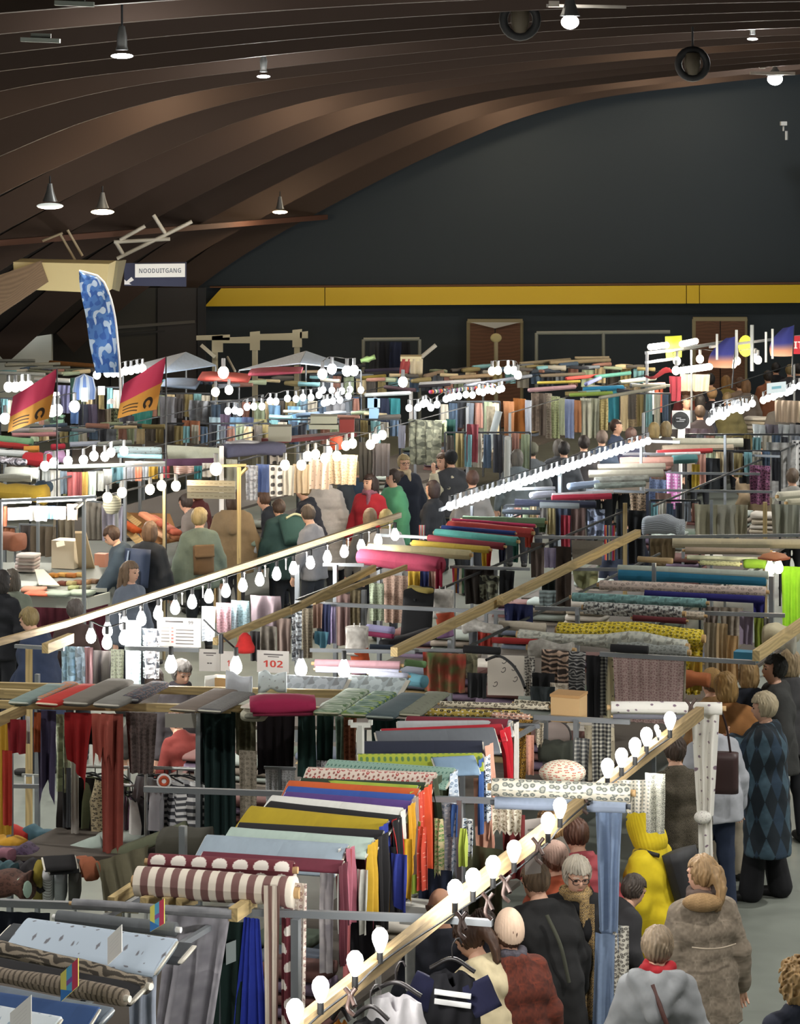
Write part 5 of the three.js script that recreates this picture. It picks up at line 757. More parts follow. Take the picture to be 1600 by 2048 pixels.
for (const [x, y, cols, l] of [[714, 1246, ['#cfc7b2', '#c9582f', '#d9a7b4'], 'white plastic bag with orange contents hanging above the right-hand bulb'], [885, 1172, ['#c9c2c0', '#c95a3c', '#a47fae'], 'white plastic bag with red and violet contents hanging beside the black garment']]) {
  const c = G(x, y, 2.04), k = D(y, 2.04) / F, t = thing('plastic_bag', l, 'bag', c.clone().add(V(0, -100 * k, 0)));
  part(t, 'handle', tube([c.clone().add(V(-6 * k, 0, 0)), c.clone().add(V(-4 * k, -14 * k, 0)), c.clone().add(V(4 * k, -14 * k, 0)), c.clone().add(V(6 * k, 0, 0))], 0.006, 10), WHITE);
  part(t, 'bag', slab(c.clone().add(V(0, -10 * k, 0)), c.clone().add(V(0, -62 * k, 0)), LAT, 46 * k, 34 * k, { wob: 0.5, ex: 0.9, rings: 8 }), cloth(`mottle:${cols[0]},#efece6:0.2`)); part(t, 'orange_pack', slab(c.clone().add(V(4 * k, -50 * k, 0.03)), c.clone().add(V(8 * k, -84 * k, 0.03)), LAT, 36 * k, 30 * k, { wob: 0.4, ex: 0.8 }), cloth(cols[1])); part(t, 'pink_pack', slab(c.clone().add(V(2 * k, -78 * k, 0)), c.clone().add(V(6 * k, -102 * k, 0)), LAT, 34 * k, 28 * k, { wob: 0.4, ex: 0.8 }), cloth(cols[2]));
}
{ const t = thing('hanging_garment', 'black garment with a rounded top hanging beside the white plastic bag', 'garment', G(835, 1185, 2.0).setY(1.3)); part(t, 'cloth', slab(G(838, 1180, 2.02), G(832, 1270, 1.66), LAT, 0.3, 0.1, { wob: 0.12, ex: 0.7 }), cloth('#17181c')); part(t, 'train', slab(G(770, 1292, 1.7), G(862, 1268, 1.7), AX, 0.14, 0.1, { wob: 0.3 }), cloth('#1b1b20')); part(t, 'board', slab(G(822, 1176, 2.03), G(860, 1182, 2.03), AX, 0.1, 0.05), cloth('#b6a45c')); }
single('timber_beam', 'pale timber beam running diagonally to the upper right across the middle', 'beam', merge([bar(G(788, 1304, 2.1), G(1010, 1196, 2.1), 0.06, 0.075), bar(G(1000, 1202, 2.14), G(1276, 1066, 2.14), 0.06, 0.075)]), PINE);
single('timber_beam', 'short timber beam entering at the right edge above the dark-haired man', 'beam', bar(G(1512, 1312, 2.12), G(1640, 1222, 2.12), 0.06, 0.085), PINE);
hangRow(2.0, {}, [
  [122, 1292, 150, 1293, 75, 'camo:#7fb79a,#3f8f6d,#a9cbe0:0.2', 'green and aqua printed cloth left of the bulb cluster'],
  [150, 1293, 180, 1294, 80, 'camo:#8fb3d9,#c3d7ea,#5f8cc0:0.2', 'sky blue printed cloth left of the bulb cluster'],
  [168, 1294, 186, 1295, 76, '#b98f95', 'narrow dusty pink cloth beside the sky blue one'],
  [184, 1300, 222, 1302, 70, '#3d3836', 'dark brown cloth hanging below the bulb cluster', { h: 1.96 }],
  [222, 1298, 248, 1299, 78, 'floral:#b5c59b,#7fa06e,#dde3cd:0.16', 'pale lime floral cloth hanging below the bulb cluster'],
  [250, 1240, 282, 1241, 128, 'floral:#93bfca,#4f90a8,#c9dfe3:0.16', 'long pale turquoise dotted cloth left of the price board', { h: 2.1 }],
  [284, 1256, 318, 1258, 100, 'camo:#d9dcdf,#3c4047,#7d8087:0.14', 'black and white printed cloth left of the price board', { h: 2.02 }],
  [404, 1212, 432, 1213, 70, 'floral:#9fb3c9,#5b7fa6,#d6dee6:0.16', 'blue and white floral cloth right of the price board', { h: 2.02 }],
  [432, 1205, 462, 1206, 60, 'floral:#8a5a66,#5c3f52,#b7929a:0.14', 'wine and violet floral cloth above the timber beam', { h: 2.02 }],
  [462, 1200, 498, 1202, 60, 'floral:#5d8fa6,#2f5d7a,#a9c7d0:0.14', 'teal blue floral cloth above the timber beam', { h: 2.02 }],
  [500, 1190, 560, 1193, 62, '#8f7f86', 'plain mauve grey cloth above the timber beam', { h: 2.0 }],
  [500, 1262, 520, 1263, 60, '#2c2a2c', 'narrow black cloth right of the red bundle', { h: 2.0 }],
  [520, 1252, 552, 1253, 75, 'mottle:#7a746c,#5e5954:0.2', 'taupe cloth hanging behind the 102 sign', { h: 2.0 }],
  [553, 1236, 582, 1237, 70, '#8b7a72', 'plain pinkish taupe cloth hanging right of the 102 sign', { h: 2.04 }],
  [584, 1222, 604, 1223, 100, 'camo:#cfd6dc,#3f4a5c,#8e9bab:0.12', 'white and navy spotted cloth under the timber beam', { h: 2.02 }],
  [604, 1216, 626, 1217, 100, 'floral:#6f6658,#4f483f,#8d8371:0.14', 'olive brown floral cloth under the timber beam', { h: 2.02 }],
  [626, 1206, 646, 1207, 50, '#8b6f62', 'short brown cloth under the timber beam', { h: 2.02 }],
  [644, 1208, 662, 1209, 80, '#2e3558', 'navy cloth under the timber beam', { h: 1.98 }],
  [660, 1210, 672, 1211, 76, '#b6a9cf', 'narrow lilac cloth under the timber beam', { h: 1.96 }],
  [672, 1186, 700, 1187, 105, '#947a75', 'rose taupe cloth under the timber beam', { h: 2.02 }],
  [700, 1178, 722, 1179, 95, 'mottle:#6b6148,#4d4634:0.14', 'olive lace cloth under the timber beam', { h: 2.02 }],
  [738, 1166, 768, 1167, 75, 'floral:#7c8b73,#4f6653,#a9b59c:0.14', 'sage green floral cloth under the thin batten', { h: 2.0 }],
  [766, 1150, 816, 1152, 95, 'floral:#83685f,#5c4742,#a98f80:0.14', 'wide brown floral cloth under the thin batten', { h: 2.0, folds: 3 }],
  [630, 1262, 658, 1264, 40, '#5a8fa3', 'petrol blue strap cloth below the brown one', { h: 1.9, vee: 0.4 }],
  [816, 1142, 840, 1143, 48, '#c9a63b', 'yellow cloth hanging under the crimson roll', { h: 2.0 }],
  [840, 1142, 858, 1143, 46, '#323d70', 'navy blue cloth hanging under the crimson roll', { h: 2.0 }],
  [858, 1142, 872, 1143, 44, '#b58e80', 'salmon beige cloth hanging under the crimson roll', { h: 2.0 }],
  [870, 1138, 884, 1139, 60, '#a01f40', 'narrow crimson cloth hanging from the crimson roll end', { h: 2.02 }],
  [904, 1136, 928, 1137, 50, 'multi:#c23558,#d8873a,#3d4a7c:0.3', 'pink, orange and blue cloth ends hanging at the roll ends', { h: 2.0 }],
  [930, 1132, 990, 1135, 75, '#3a3531', 'wide dark brown cloth hanging right of the roll ends', { h: 2.0, folds: 3 }],
  [1000, 1140, 1030, 1142, 60, '#25282b', 'black coat hanging beside the steel post', { h: 2.0 }],
]);
bolt(735, 1248, 786, 1254, 16, '#a9a6d2', 'lilac roll lying behind the black garment', { h: 1.9, core: null });
bolt(735, 1262, 786, 1268, 10, '#8f2f58', 'magenta roll under the lilac one', { h: 1.88, core: null });
bolt(630, 1318, 800, 1322, 18, '#c59aa3', 'long pale pink roll below the hanging bulbs', { h: 2.06 });
bolt(632, 1332, 798, 1338, 12, '#b3b6cc', 'long pale lilac roll under the pale pink one', { h: 2.06 });
bolt(740, 1288, 800, 1290, 12, '#2c3747', 'dark slate roll behind the timber beam end', { h: 2.0, core: null });
stall('steel bar and dark counter below the hanging bulbs in the middle', { bars: [[620, 1300, 830, 1304, 2.0, 0.03], [820, 1300, 960, 1303, 2.0, 0.03]], posts: [[900, 1280, 2.0, 0.034]], at: G(720, 1300, 2), tables: [[-11.6, -9.6, 22.4, 26.5, 0.9]] });
bolt(580, 1352, 700, 1358, 16, 'camo:#c3cbd2,#5f7486,#93a8b5:0.2', 'white and blue leaf-printed roll behind the grey green boards', { h: 2.06, w: 0.25, t: 0.06 });
bolt(690, 1352, 815, 1360, 22, 'camo:#a5bcc4,#7b97a1,#c9d6d9:0.2', 'aqua leaf-printed bolt behind the slate teal board', { h: 2.06, w: 0.25, t: 0.07 });
bolt(740, 1340, 816, 1346, 14, '#b9bdd0', 'lavender grey roll above the aqua leaf-printed bolt', { h: 2.08 });
hang(845, 1304, 932, 1308, 78, 'mottle:#b23c36,#5f7d4b:0.4', 'red and green floral cloth hanging from the steel bar in the middle', { h: 2.0, folds: 4 });
hang(930, 1306, 955, 1308, 50, 'camo:#6b6a54,#3d4434,#8d8a70:0.2', 'olive leaf cloth right of the red and green floral one', { h: 2.0 });
bolt(815, 1345, 850, 1350, 26, '#5f95a6', 'short turquoise roll left of the red and green floral cloth', { h: 2.02, core: null });
bolt(812, 1318, 850, 1322, 14, '#79a06b', 'short green roll left of the red and green floral cloth', { h: 2.02, core: null });
const paper = canvasMat(160, 180, (g, w, h) => { g.fillStyle = '#d8cfc3'; g.fillRect(0, 0, w, h); g.strokeStyle = '#4b4642'; g.lineWidth = 3; for (const [x, y] of [[30, 125], [66, 60], [112, 50], [118, 100], [70, 20]]) { g.beginPath(); g.moveTo(x, y); g.quadraticCurveTo(x + 16, y - 14, x + 12, y + 8); g.quadraticCurveTo(x + 2, y + 22, x - 6, y + 12); g.stroke(); } });
card(975, 1310, 1048, 1312, 80, 2.02, 'large white paper sign with scribbled writing on the steel frame', paper, { name: 'paper_sign' });
single('clamp_arm', 'curved black clamp lamp arm in front of the white paper sign', 'arm', tube([G(972, 1320, 2.06), G(995, 1312, 2.08), G(1020, 1325, 2.06), G(1040, 1352, 2.0), G(1050, 1376, 1.95)], 0.012), BLACK);
hangRow(1.95, {}, [
  [934, 1345, 974, 1347, 50, '#27282b', 'black cloth bundle left of the white paper sign', { folds: 3 }],
  [1048, 1312, 1070, 1313, 80, 'leopard:#c6c2ba,#2e2c2d,#8d8a86:0.14', 'black and white printed cloth right of the white paper sign', { h: 2.0 }],
  [1084, 1298, 1140, 1302, 95, 'zebra:#c7ab97,#332f2f:0.3', 'peach cloth with black branch print hanging from the steel bar', { h: 2.02, folds: 3 }],
  [1138, 1302, 1172, 1304, 90, 'zebra:#a7a5a2,#2f2f33:0.2', 'grey cloth with black streaks beside the peach branch print', { h: 2.02 }],
  [1064, 1345, 1110, 1347, 60, '#1a1a1d', 'black gap cloth under the black and white printed one', { h: 1.9 }],
  [1100, 1365, 1136, 1367, 40, 'camo:#b9a58f,#54606e,#d3c7b4:0.14', 'small beige and blue patterned cloth under the peach print', { h: 1.9 }],
  [1060, 1372, 1110, 1374, 30, '#3a4144', 'dark slate cloth above the leopard rolls', { h: 1.9 }],
]);
// ---------------------------------------------------------------- middle right: rolls on the long middle row
stall('steel stall frame under the bright rolls, crimson to sage, on the middle row', { rails: [[-11.7, -10.6, 28, 34.5, 1.95]], legs: [[-10.6, 29, 1.95], [-11.7, 33, 1.95]], bars: [[900, 1134, 1060, 1138, 2.0, 0.03]], posts: [[992, 1135, 2.0]], tables: [[-12, -10, 27.6, 34.4, 0.82]] });
bolt(722, 1096, 882, 1114, 34, '#a23a55', 'thick crimson roll, nearest of the bright rolls on the middle row', { h: 2.12, core: null, tails: [[0.98, 14, 70, { spec: '#a01f40', along: true, up: -0.05 }]] });
bolt(738, 1086, 940, 1100, 20, '#cfc59a', 'cream roll behind the crimson one on the middle row', { h: 2.1 });
bolt(826, 1080, 978, 1092, 15, '#cbb04a', 'butter yellow roll behind the cream one', { h: 2.1, tails: [[0.97, 24, 48, { spec: 'multi:#c8a332,#b53a30,#3d4a7c:0.4', along: true, up: -0.03 }]] });
bolt(858, 1069, 1008, 1086, 14, '#7a2632', 'maroon roll behind the yellow one', { h: 2.1, tails: [[0.98, 18, 40, { spec: '#232b46', along: true }]] });
bolt(872, 1057, 1034, 1074, 18, '#5aa79f', 'aqua roll between the maroon and navy ones', { h: 2.1, tails: [[0.98, 16, 48, { spec: '#24594f', along: true }]] });
bolt(884, 1050, 1030, 1062, 9, '#2c3f80', 'thin royal blue roll behind the aqua one', { h: 2.1 });
bolt(898, 1041, 1064, 1056, 20, '#c9504d', 'coral red roll behind the royal blue one', { h: 2.1, tails: [[0.97, 22, 36, { spec: '#c85545', along: true }]] });
bolt(905, 1036, 1070, 1048, 8, '#b6355e', 'thin magenta roll on top of the coral one', { h: 2.11 });
bolt(926, 1031, 1090, 1036, 18, '#7fa07c', 'sage green roll, rearmost of the bright rolls', { h: 2.1, tails: [[0.97, 18, 26, { spec: '#4f6b4a', along: true }]] });
single('fabric_loop', 'red and white striped scarf tied to the steel bar beside the green jacket', 'scarf', drape(G(838, 1050, 2.1), G(850, 1050, 2.1), 0.16, { folds: 1.5 }), cloth('multi:#c92b45,#e6dcdc:0.06'));
const RC = [
  [1005, 1018, 1080, 1020, 10, '#59606b', 'dark grey roll below the bright white string of lights'],
  [1030, 998, 1192, 1002, 14, '#32364a', 'dark navy flat roll below the bright white string of lights'],
  [1080, 1004, 1158, 1006, 12, '#8b9296', 'short pale grey roll under the dark navy one'],
  [1105, 986, 1226, 980, 8, '#dcd7da', 'white roll on top of the red one at the middle right'],
  [1104, 990, 1222, 986, 12, '#b93148', 'raspberry red roll under the white one at the middle right'],
  [1062, 984, 1108, 980, 14, '#b9bccb', 'short pale lavender roll left of the raspberry red one'],
  [1138, 966, 1196, 960, 14, '#a9bbd8', 'short pale blue roll end left of the beige rolls'],
  [1190, 954, 1296, 950, 14, 'mottle:#a9aaa0,#8a8c84:0.3', 'mottled grey green roll below the beige rolls'],
  [1190, 966, 1290, 962, 12, 'mottle:#9aa39a,#727a74:0.3', 'mottled sage roll with a frayed end at the middle right'],
  [1178, 940, 1326, 938, 16, '#b4ad9b', 'beige roll, lower of two beside the salmon one'],
  [1196, 928, 1330, 926, 14, '#c3bba8', 'pale beige roll, upper of two beside the salmon one'],
  [1240, 914, 1346, 914, 18, '#c08f80', 'salmon roll with a teal neighbour at its right end'],
  [1346, 910, 1392, 908, 18, '#4e7f80', 'short teal roll at the right end of the salmon one'],
  [1314, 900, 1424, 896, 10, '#b73a3c', 'red roll with a white edge under the cream ones'],
  [1300, 906, 1400, 903, 7, '#e2dcda', 'thin white roll under the red one'],
  [1325, 890, 1466, 888, 14, '#b5a58f', 'sand coloured roll under the topmost cream one'],
  [1346, 876, 1486, 876, 18, '#d8d6c2', 'topmost cream roll in front of the black hanging cloth'],
];
RC.forEach(([x0, y0, x1, y1, px, s, l]) => bolt(x0, y0, x1, y1, px, s, l, { h: 2.1, core: null, rings: 5 }));
stall('steel stall frame carrying the beige, salmon and cream rolls right of the white lights', { rails: [[-11.6, -10.4, 34.8, 42.5, 1.95]], legs: [[-10.4, 36, 1.95], [-10.4, 41, 1.95]], bars: [[1172, 980, 1290, 984, 2.0, 0.03], [1290, 980, 1545, 984, 1.9, 0.03], [1330, 946, 1520, 948, 1.9, 0.03], [1480, 910, 1560, 913, 2.0, 0.03]], posts: [[1450, 870, 2.3, 0.03], [1282, 892, 2.3, 0.03]], tables: [[-12, -10, 35, 42, 0.82]] });
lightString('dazzling long string of close-set cold white bulbs on the middle row', line(900, 1012, 1296, 882, 38), 2.2, { mat: COOL, color: new THREE.Color(0.9, 0.96, 1), s: 1.35, every: 3, power: 0.55 });
lightString('crowded bright bulbs at the far end of the middle row beside the round sign', [...line(1420, 842, 1500, 808, 12, 5), ...line(1424, 828, 1480, 812, 5, 4)], 2.2, { s: 1.5, every: 4, power: 0.6, mat: COOL });
lightString('bright bulbs at the far right edge near the small white board', line(1528, 800, 1606, 770, 10, 2), 2.2, { s: 1.5, every: 4, power: 0.6, mat: COOL });
for (let i = 0; i < 12; i++) { const p = G(912 + i * 32, 992 - i * 10.6, 2.32); single('cable_clip', `small pale clip, ${ORD[i]} from the near end of the dazzling string of bulbs`, 'clip', merge([rod(p.clone().add(V(0, -0.12, 0)), p, 0.008, 5), ball(p, 0.012, 0.012, 0.012, 6)]), solid('#d5d9de', 0.4), 'clips along the dazzling white string'); }
stall('white steel bars joining the dazzling string of bulbs to the rolls', { bars: [[1290, 882, 1360, 884, 2.18, 0.035], [1245, 908, 1330, 908, 2.1, 0.03], [1030, 978, 1110, 976, 2.12, 0.03], [880, 1020, 900, 1012, 2.16, 0.03]], posts: [[944, 1012, 2.12, 0.03], [1120, 930, 2.25, 0.04]] });
hangRow(1.98, {}, [
  [1476, 876, 1500, 878, 90, '#1d1f22', 'black cloth hanging from the topmost cream roll', { h: 2.05 }],
  [1384, 928, 1400, 929, 50, '#a38a2a', 'narrow yellow banner with dark print hanging at the middle right'],
  [1332, 946, 1360, 948, 72, 'dots:#d58bc0,#efe1ee:0.16', 'bright pink dotted dress cloth hanging on the steel bar'],
  [1300, 958, 1334, 960, 70, 'floral:#2f3850,#6b7896,#4a3f55:0.2', 'navy floral garment left of the pink dotted dress'],
  [1310, 985, 1342, 987, 60, '#8a6f66', 'dusty rose scarf hanging below the navy floral garment', { vee: 0.3 }],
  [1400, 915, 1440, 917, 64, '#23272c', 'dark coat hanging under the sand coloured roll'],
  [1440, 905, 1470, 906, 40, '#a9c0d6', 'pale blue shirt corner under the sand coloured roll'],
  [1500, 930, 1542, 932, 78, 'floral:#5a2f45,#8d5a78,#3d2535:0.2', 'burgundy and violet garments hanging at the far right'],
  [1532, 884, 1592, 886, 110, 'mottle:#b5b7b8,#9b9da0:0.3', 'pale grey dress hanging at the far right'],
  [1584, 880, 1612, 881, 90, 'dots:#1d1e21,#d8d8d8:0.3', 'black cloth with white dots at the right edge', { h: 2.0 }],
  [1388, 1008, 1434, 1010, 66, '#a39f88', 'olive beige curtain panel, first of three behind the thin bar'],
  [1432, 1009, 1472, 1010, 66, '#b5b3a5', 'pale grey curtain panel, second of three behind the thin bar'],
  [1470, 1009, 1496, 1010, 66, '#aaa48c', 'beige curtain panel, third of three behind the thin bar'],
  [1542, 1008, 1600, 1010, 66, 'stripes:#b1b3a4,#9da699:0.4', 'grey green curtain panel right of the timber post'],
  [1257, 1020, 1294, 1022, 108, '#17191d', 'tall black cloth hanging beside the upper end of the diagonal beam'],
  [1258, 985, 1292, 987, 40, 'floral:#6b5a4c,#3f362f,#9a856f:0.2', 'brown patterned cloth above the tall black one'],
  [1300, 1076, 1352, 1078, 40, '#8f7d60', 'tan pleated cloth hanging under the grey striped bundle', { folds: 4 }],
  [1100, 1008, 1142, 1010, 70, '#2a3242', 'dark blue coats hanging under the dark navy roll', { folds: 3 }],
  [1122, 1030, 1142, 1031, 68, '#8a2333', 'dark red cloth hanging under the dark navy roll'],
  [1142, 1012, 1172, 1013, 68, '#5e4a44', 'brown cloth hanging right of the dark red one'],
  [1175, 1018, 1210, 1019, 60, 'camo:#5d6b8c,#aab6cf,#343c50:0.3', 'blue and white garment hanging right of the brown cloth'],
  [1208, 1050, 1230, 1051, 70, 'multi:#d9a5b4,#e6e0e2,#c94f66:0.2', 'pink and white bag cloth hanging left of the timber post'],
  [1232, 1018, 1250, 1019, 100, '#33383f', 'dark slate cloth left of the tall black one'],
  [1143, 1080, 1206, 1082, 48, '#aba396', 'plain beige panel hanging behind the diagonal beam', { folds: 1, amp: 0.01 }],
  [1062, 1085, 1090, 1086, 70, '#6b5f58', 'taupe cloth below the coral roll end'],
  [1108, 1092, 1142, 1094, 120, '#3d332d', 'dark brown cloth hanging behind the diagonal beam'],
  [1145, 1138, 1196, 1140, 48, '#b0b48a', 'pale green cloth hanging in a V beside the dark brown one', { vee: 0.5 }],
  [1085, 1150, 1112, 1152, 70, '#25302e', 'black green coat under the steel post'],
  [1088, 1095, 1112, 1096, 40, '#a9a3c4', 'lilac cloth end left of the dark brown one'],
  [1078, 1180, 1112, 1181, 40, 'bars:#9fb0b3,#5d6c74:0.2', 'grey striped bundle below the black green coat'],
  [960, 1150, 1000, 1152, 50, 'camo:#54564a,#7c7f6d,#33342c:0.2', 'olive bundle below the dark brown cloth in the middle'],
  [1563, 1132, 1604, 1134, 120, '#8fd12e', 'bright lime green cloth hanging at the right edge', { folds: 3 }],
]);
single('timber_post', 'cream timber post between the curtain panels at the right', 'post', bar(G(1530, 1006, 2.0).setY(0), G(1530, 1004, 2.0), 0.05), PINE);
single('timber_post', 'pale timber post left of the tall black cloth', 'post', bar(G(1250, 1010, 2.05).setY(0), G(1250, 1006, 2.05), 0.05), PINE);
pile(1292, 1050, 1362, 1054, 0.3, 0.18, 2.0, 'bars:#b9c2cb,#6f7a86:0.12', 'grey and white striped folded bundle right of the tall black cloth');
bolt(1556, 984, 1612, 980, 18, '#d6d2be', 'cream roll at the right edge above the curtain panels', { h: 2.0 });
bolt(1574, 998, 1620, 995, 16, '#cfc9b0', 'second cream roll at the right edge above the curtain panels', { h: 2.0 });
bolt(1276, 1112, 1345, 1116, 12, '#b29c77', 'short tan tube above the white and blue roll', { h: 2.05, core: null });
// right-hand stall
stall('steel and timber stall frame of the right-hand stall with the white and blue roll', { rails: [[-9.2, -7.9, 25, 31, 1.95]], bars: [[1070, 1074, 1264, 1076, 2.05, 0.03], [1276, 1074, 1620, 1070, 2.02, 0.03], [1070, 1216, 1570, 1231, 1.98, 0.035], [1200, 1308, 1512, 1325, 2.03, 0.035], [1130, 1138, 1240, 1139, 2.0, 0.03]], posts: [[1308, 1126, 2.2, 0.035], [1423, 1000, 2.1, 0.03], [1155, 1216, 2.04, 0.035], [1543, 1152, 2.0, 0.045]], tables: [[-10, -8.1, 24.6, 32, 0.82]] });
bolt(1345, 1076, 1620, 1078, 20, '#d3c9aa', 'long cream roll with a warm glow above the lamp at the right', { h: 2.1, core: null });
bolt(1370, 1094, 1540, 1096, 14, '#a29586', 'taupe roll under the long cream one at the right', { h: 2.08 });
bolt(1374, 1110, 1530, 1114, 10, 'mottle:#c2cbb5,#93a283:0.3', 'pale green roll under the taupe one at the right', { h: 2.06 });
bolt(1400, 1120, 1480, 1123, 10, 'floral:#556b45,#8a4a4a,#a8b08a:0.2', 'short green and red patterned roll under the pale green one', { h: 2.04 });
bolt(1488, 1118, 1532, 1120, 18, '#7fae35', 'short grass green roll left of the warm lamp', { h: 2.04, core: null });
bolt(1236, 1129, 1536, 1142, 16, '#c9d3c8', 'long white roll lying on the blue one at the right-hand stall', { h: 2.14, core: null, rings: 10 });
bolt(1238, 1138, 1532, 1150, 22, '#2f7fa3', 'long turquoise blue roll under the white one', { h: 2.1, core: null, rings: 10 });
bolt(1200, 1160, 1532, 1174, 20, 'floral:#c9ada3,#b98d8a,#d8c6bb:0.3', 'long dusty pink roll in the right-hand stall', { h: 2.1, rings: 10 });
bolt(1290, 1180, 1528, 1192, 15, '#2c2a78', 'long indigo roll with its end hanging down at the right', { h: 2.08, core: null, tails: [[0.96, 24, 95, { along: true, folds: 1.5 }]] });
bolt(1145, 1185, 1412, 1197, 18, 'camo:#5a9aa3,#3c7680,#8bb9b8:0.2', 'teal printed roll below the dusty pink one', { h: 2.08 });
bolt(1170, 1202, 1365, 1214, 26, 'camo:#c3c6c2,#2c2f33,#8f948f:0.14', 'black and white leaf-printed roll at the right-hand stall', { h: 2.1 });
bolt(1245, 1216, 1408, 1224, 16, 'floral:#d2c6b4,#a98f76,#b0b36a:0.18', 'cream floral roll below the black and white one', { h: 2.05 });
bolt(1266, 1230, 1372, 1236, 12, '#6b2e33', 'dark red roll between the cream floral and yellow ones', { h: 2.03 });
bolt(1118, 1240, 1404, 1256, 42, 'floral:#d3bb2f,#54501f,#e6d98a:0.2', 'thick bright yellow floral roll at the right-hand stall', { h: 2.1, wob: 0.3, tails: [[0.93, 46, 110, { along: true, folds: 2.5, up: -0.1 }]] });
bolt(1040, 1252, 1372, 1276, 34, 'camo:#a9aca8,#5f635f,#c9cbbf:0.2', 'grey ruffled roll with faint flowers below the yellow one', { h: 2.06, wob: 0.5, rings: 12 });
bolt(1236, 1282, 1375, 1290, 30, 'floral:#8f9490,#43474a,#b5534b:0.2', 'dark grey floral roll behind the small black roll', { h: 2.05, wob: 0.4 });
bolt(1222, 1288, 1296, 1292, 16, '#17181b', 'small black roll on the upper steel bar', { h: 2.12, core: null });
bolt(1060, 1280, 1145, 1286, 30, 'mottle:#b3b0a8,#8f8c86:0.2', 'pale grey crumpled roll left of the small black one', { h: 2.06, wob: 0.4 });
bolt(928, 1290, 1000, 1294, 16, '#1c1d20', 'short black roll right of the diagonal timber beam', { h: 2.06, core: null });
bolt(985, 1274, 1075, 1278, 12, '#a12d2d', 'red roll above the short black one', { h: 2.04, core: null });
bolt(930, 1236, 1000, 1244, 26, 'mottle:#d3d1cc,#9da0a6:0.2', 'white crumpled bundle above the diagonal beam', { h: 2.02, wob: 0.5, core: null });
bolt(1000, 1240, 1090, 1246, 20, '#c8bfae', 'pale beige roll below the navy cloth', { h: 2.0, core: null });
hang(1008, 1206, 1066, 1210, 48, '#262f5c', 'navy blue cloth thrown over the diagonal beam', { h: 2.06, folds: 3 });
hang(940, 1240, 975, 1243, 60, '#8a8f96', 'grey cloth hanging below the white crumpled bundle', { h: 1.9 });
hang(955, 1260, 985, 1262, 45, '#a93a30', 'rust red cloth below the white crumpled bundle', { h: 1.88 });
hangRow(2.0, {}, [
  [1404, 1212, 1440, 1215, 80, 'mottle:#a99c93,#7f726b:0.2', 'silver taupe gathered cloth hanging in a bow, left half', { folds: 3, pinch: 1, taper: 0.7 }],
  [1440, 1214, 1486, 1216, 80, 'mottle:#b4a999,#877b6d:0.2', 'silver beige gathered cloth hanging in a bow, right half', { folds: 3, taper: 0.8 }],
  [1480, 1222, 1508, 1224, 66, '#a99bb2', 'pale lilac cloth right of the gathered bow', {}],
  [1408, 1244, 1432, 1246, 110, '#a79c86', 'narrow beige cloth strip right of the yellow roll end', { h: 1.98 }],
  [1434, 1246, 1456, 1248, 115, '#cdb48c', 'sand coloured cloth strip right of the beige one', { h: 1.98 }],
  [1452, 1270, 1476, 1272, 90, '#c9a575', 'light caramel cloth strip above the blond woman', { h: 1.94 }],
  [1380, 1310, 1404, 1312, 70, '#b59a35', 'mustard cloth hanging under the yellow roll end', { h: 1.9 }],
  [1508, 1235, 1528, 1236, 60, '#8c9a3b', 'olive cloth strip left of the cream post', { h: 1.9 }],
  [1526, 1236, 1540, 1237, 60, '#7d7a73', 'grey cloth strip left of the cream post', { h: 1.9 }],
]);
single('box', 'small turquoise blue box on the steel bar above the blond woman', 'box', box(G(1494, 1312, 1.99), 0.2, 0.08, 0.12, -0.35), solid('#3d86a6', 0.6));
pile(1532, 1268, 1592, 1272, 0.3, 0.14, 1.9, '#d9cfae', 'cream folded cloth under the lime green one at the right edge');
pile(1540, 1288, 1590, 1290, 0.3, 0.1, 1.85, '#e4dfcf', 'white folded cloth under the cream one at the right edge');
{ const p = G(1548, 1112, 2.2), t = thing('shade_lamp', 'warm orange box-shaped lamp shade above two bulbs at the right', 'lamp', p); part(t, 'shade', lathe(p, [[0.15, -0.02], [0.11, 0.02], [0.02, 0.04]], 4).rotateY(0), solid('#d08c63', 0.6)); part(t, 'rim', new THREE.TorusGeometry(0.15, 0.012, 5, 4).rotateX(1.57).translate(p.x, p.y - 0.02, p.z), solid('#b96a45', 0.6)); }
lightString('pair of warm bulbs under the orange lamp shade at the right', [[1540, 1133], [1557, 1130]], 2.08, { mat: WARM, color: new THREE.Color(1, 0.8, 0.55), s: 1.4 });
pile(1365, 1360, 1420, 1362, 0.2, 0.14, 1.7, '#b0663c', 'rust orange cloth held up beside the blond hair');
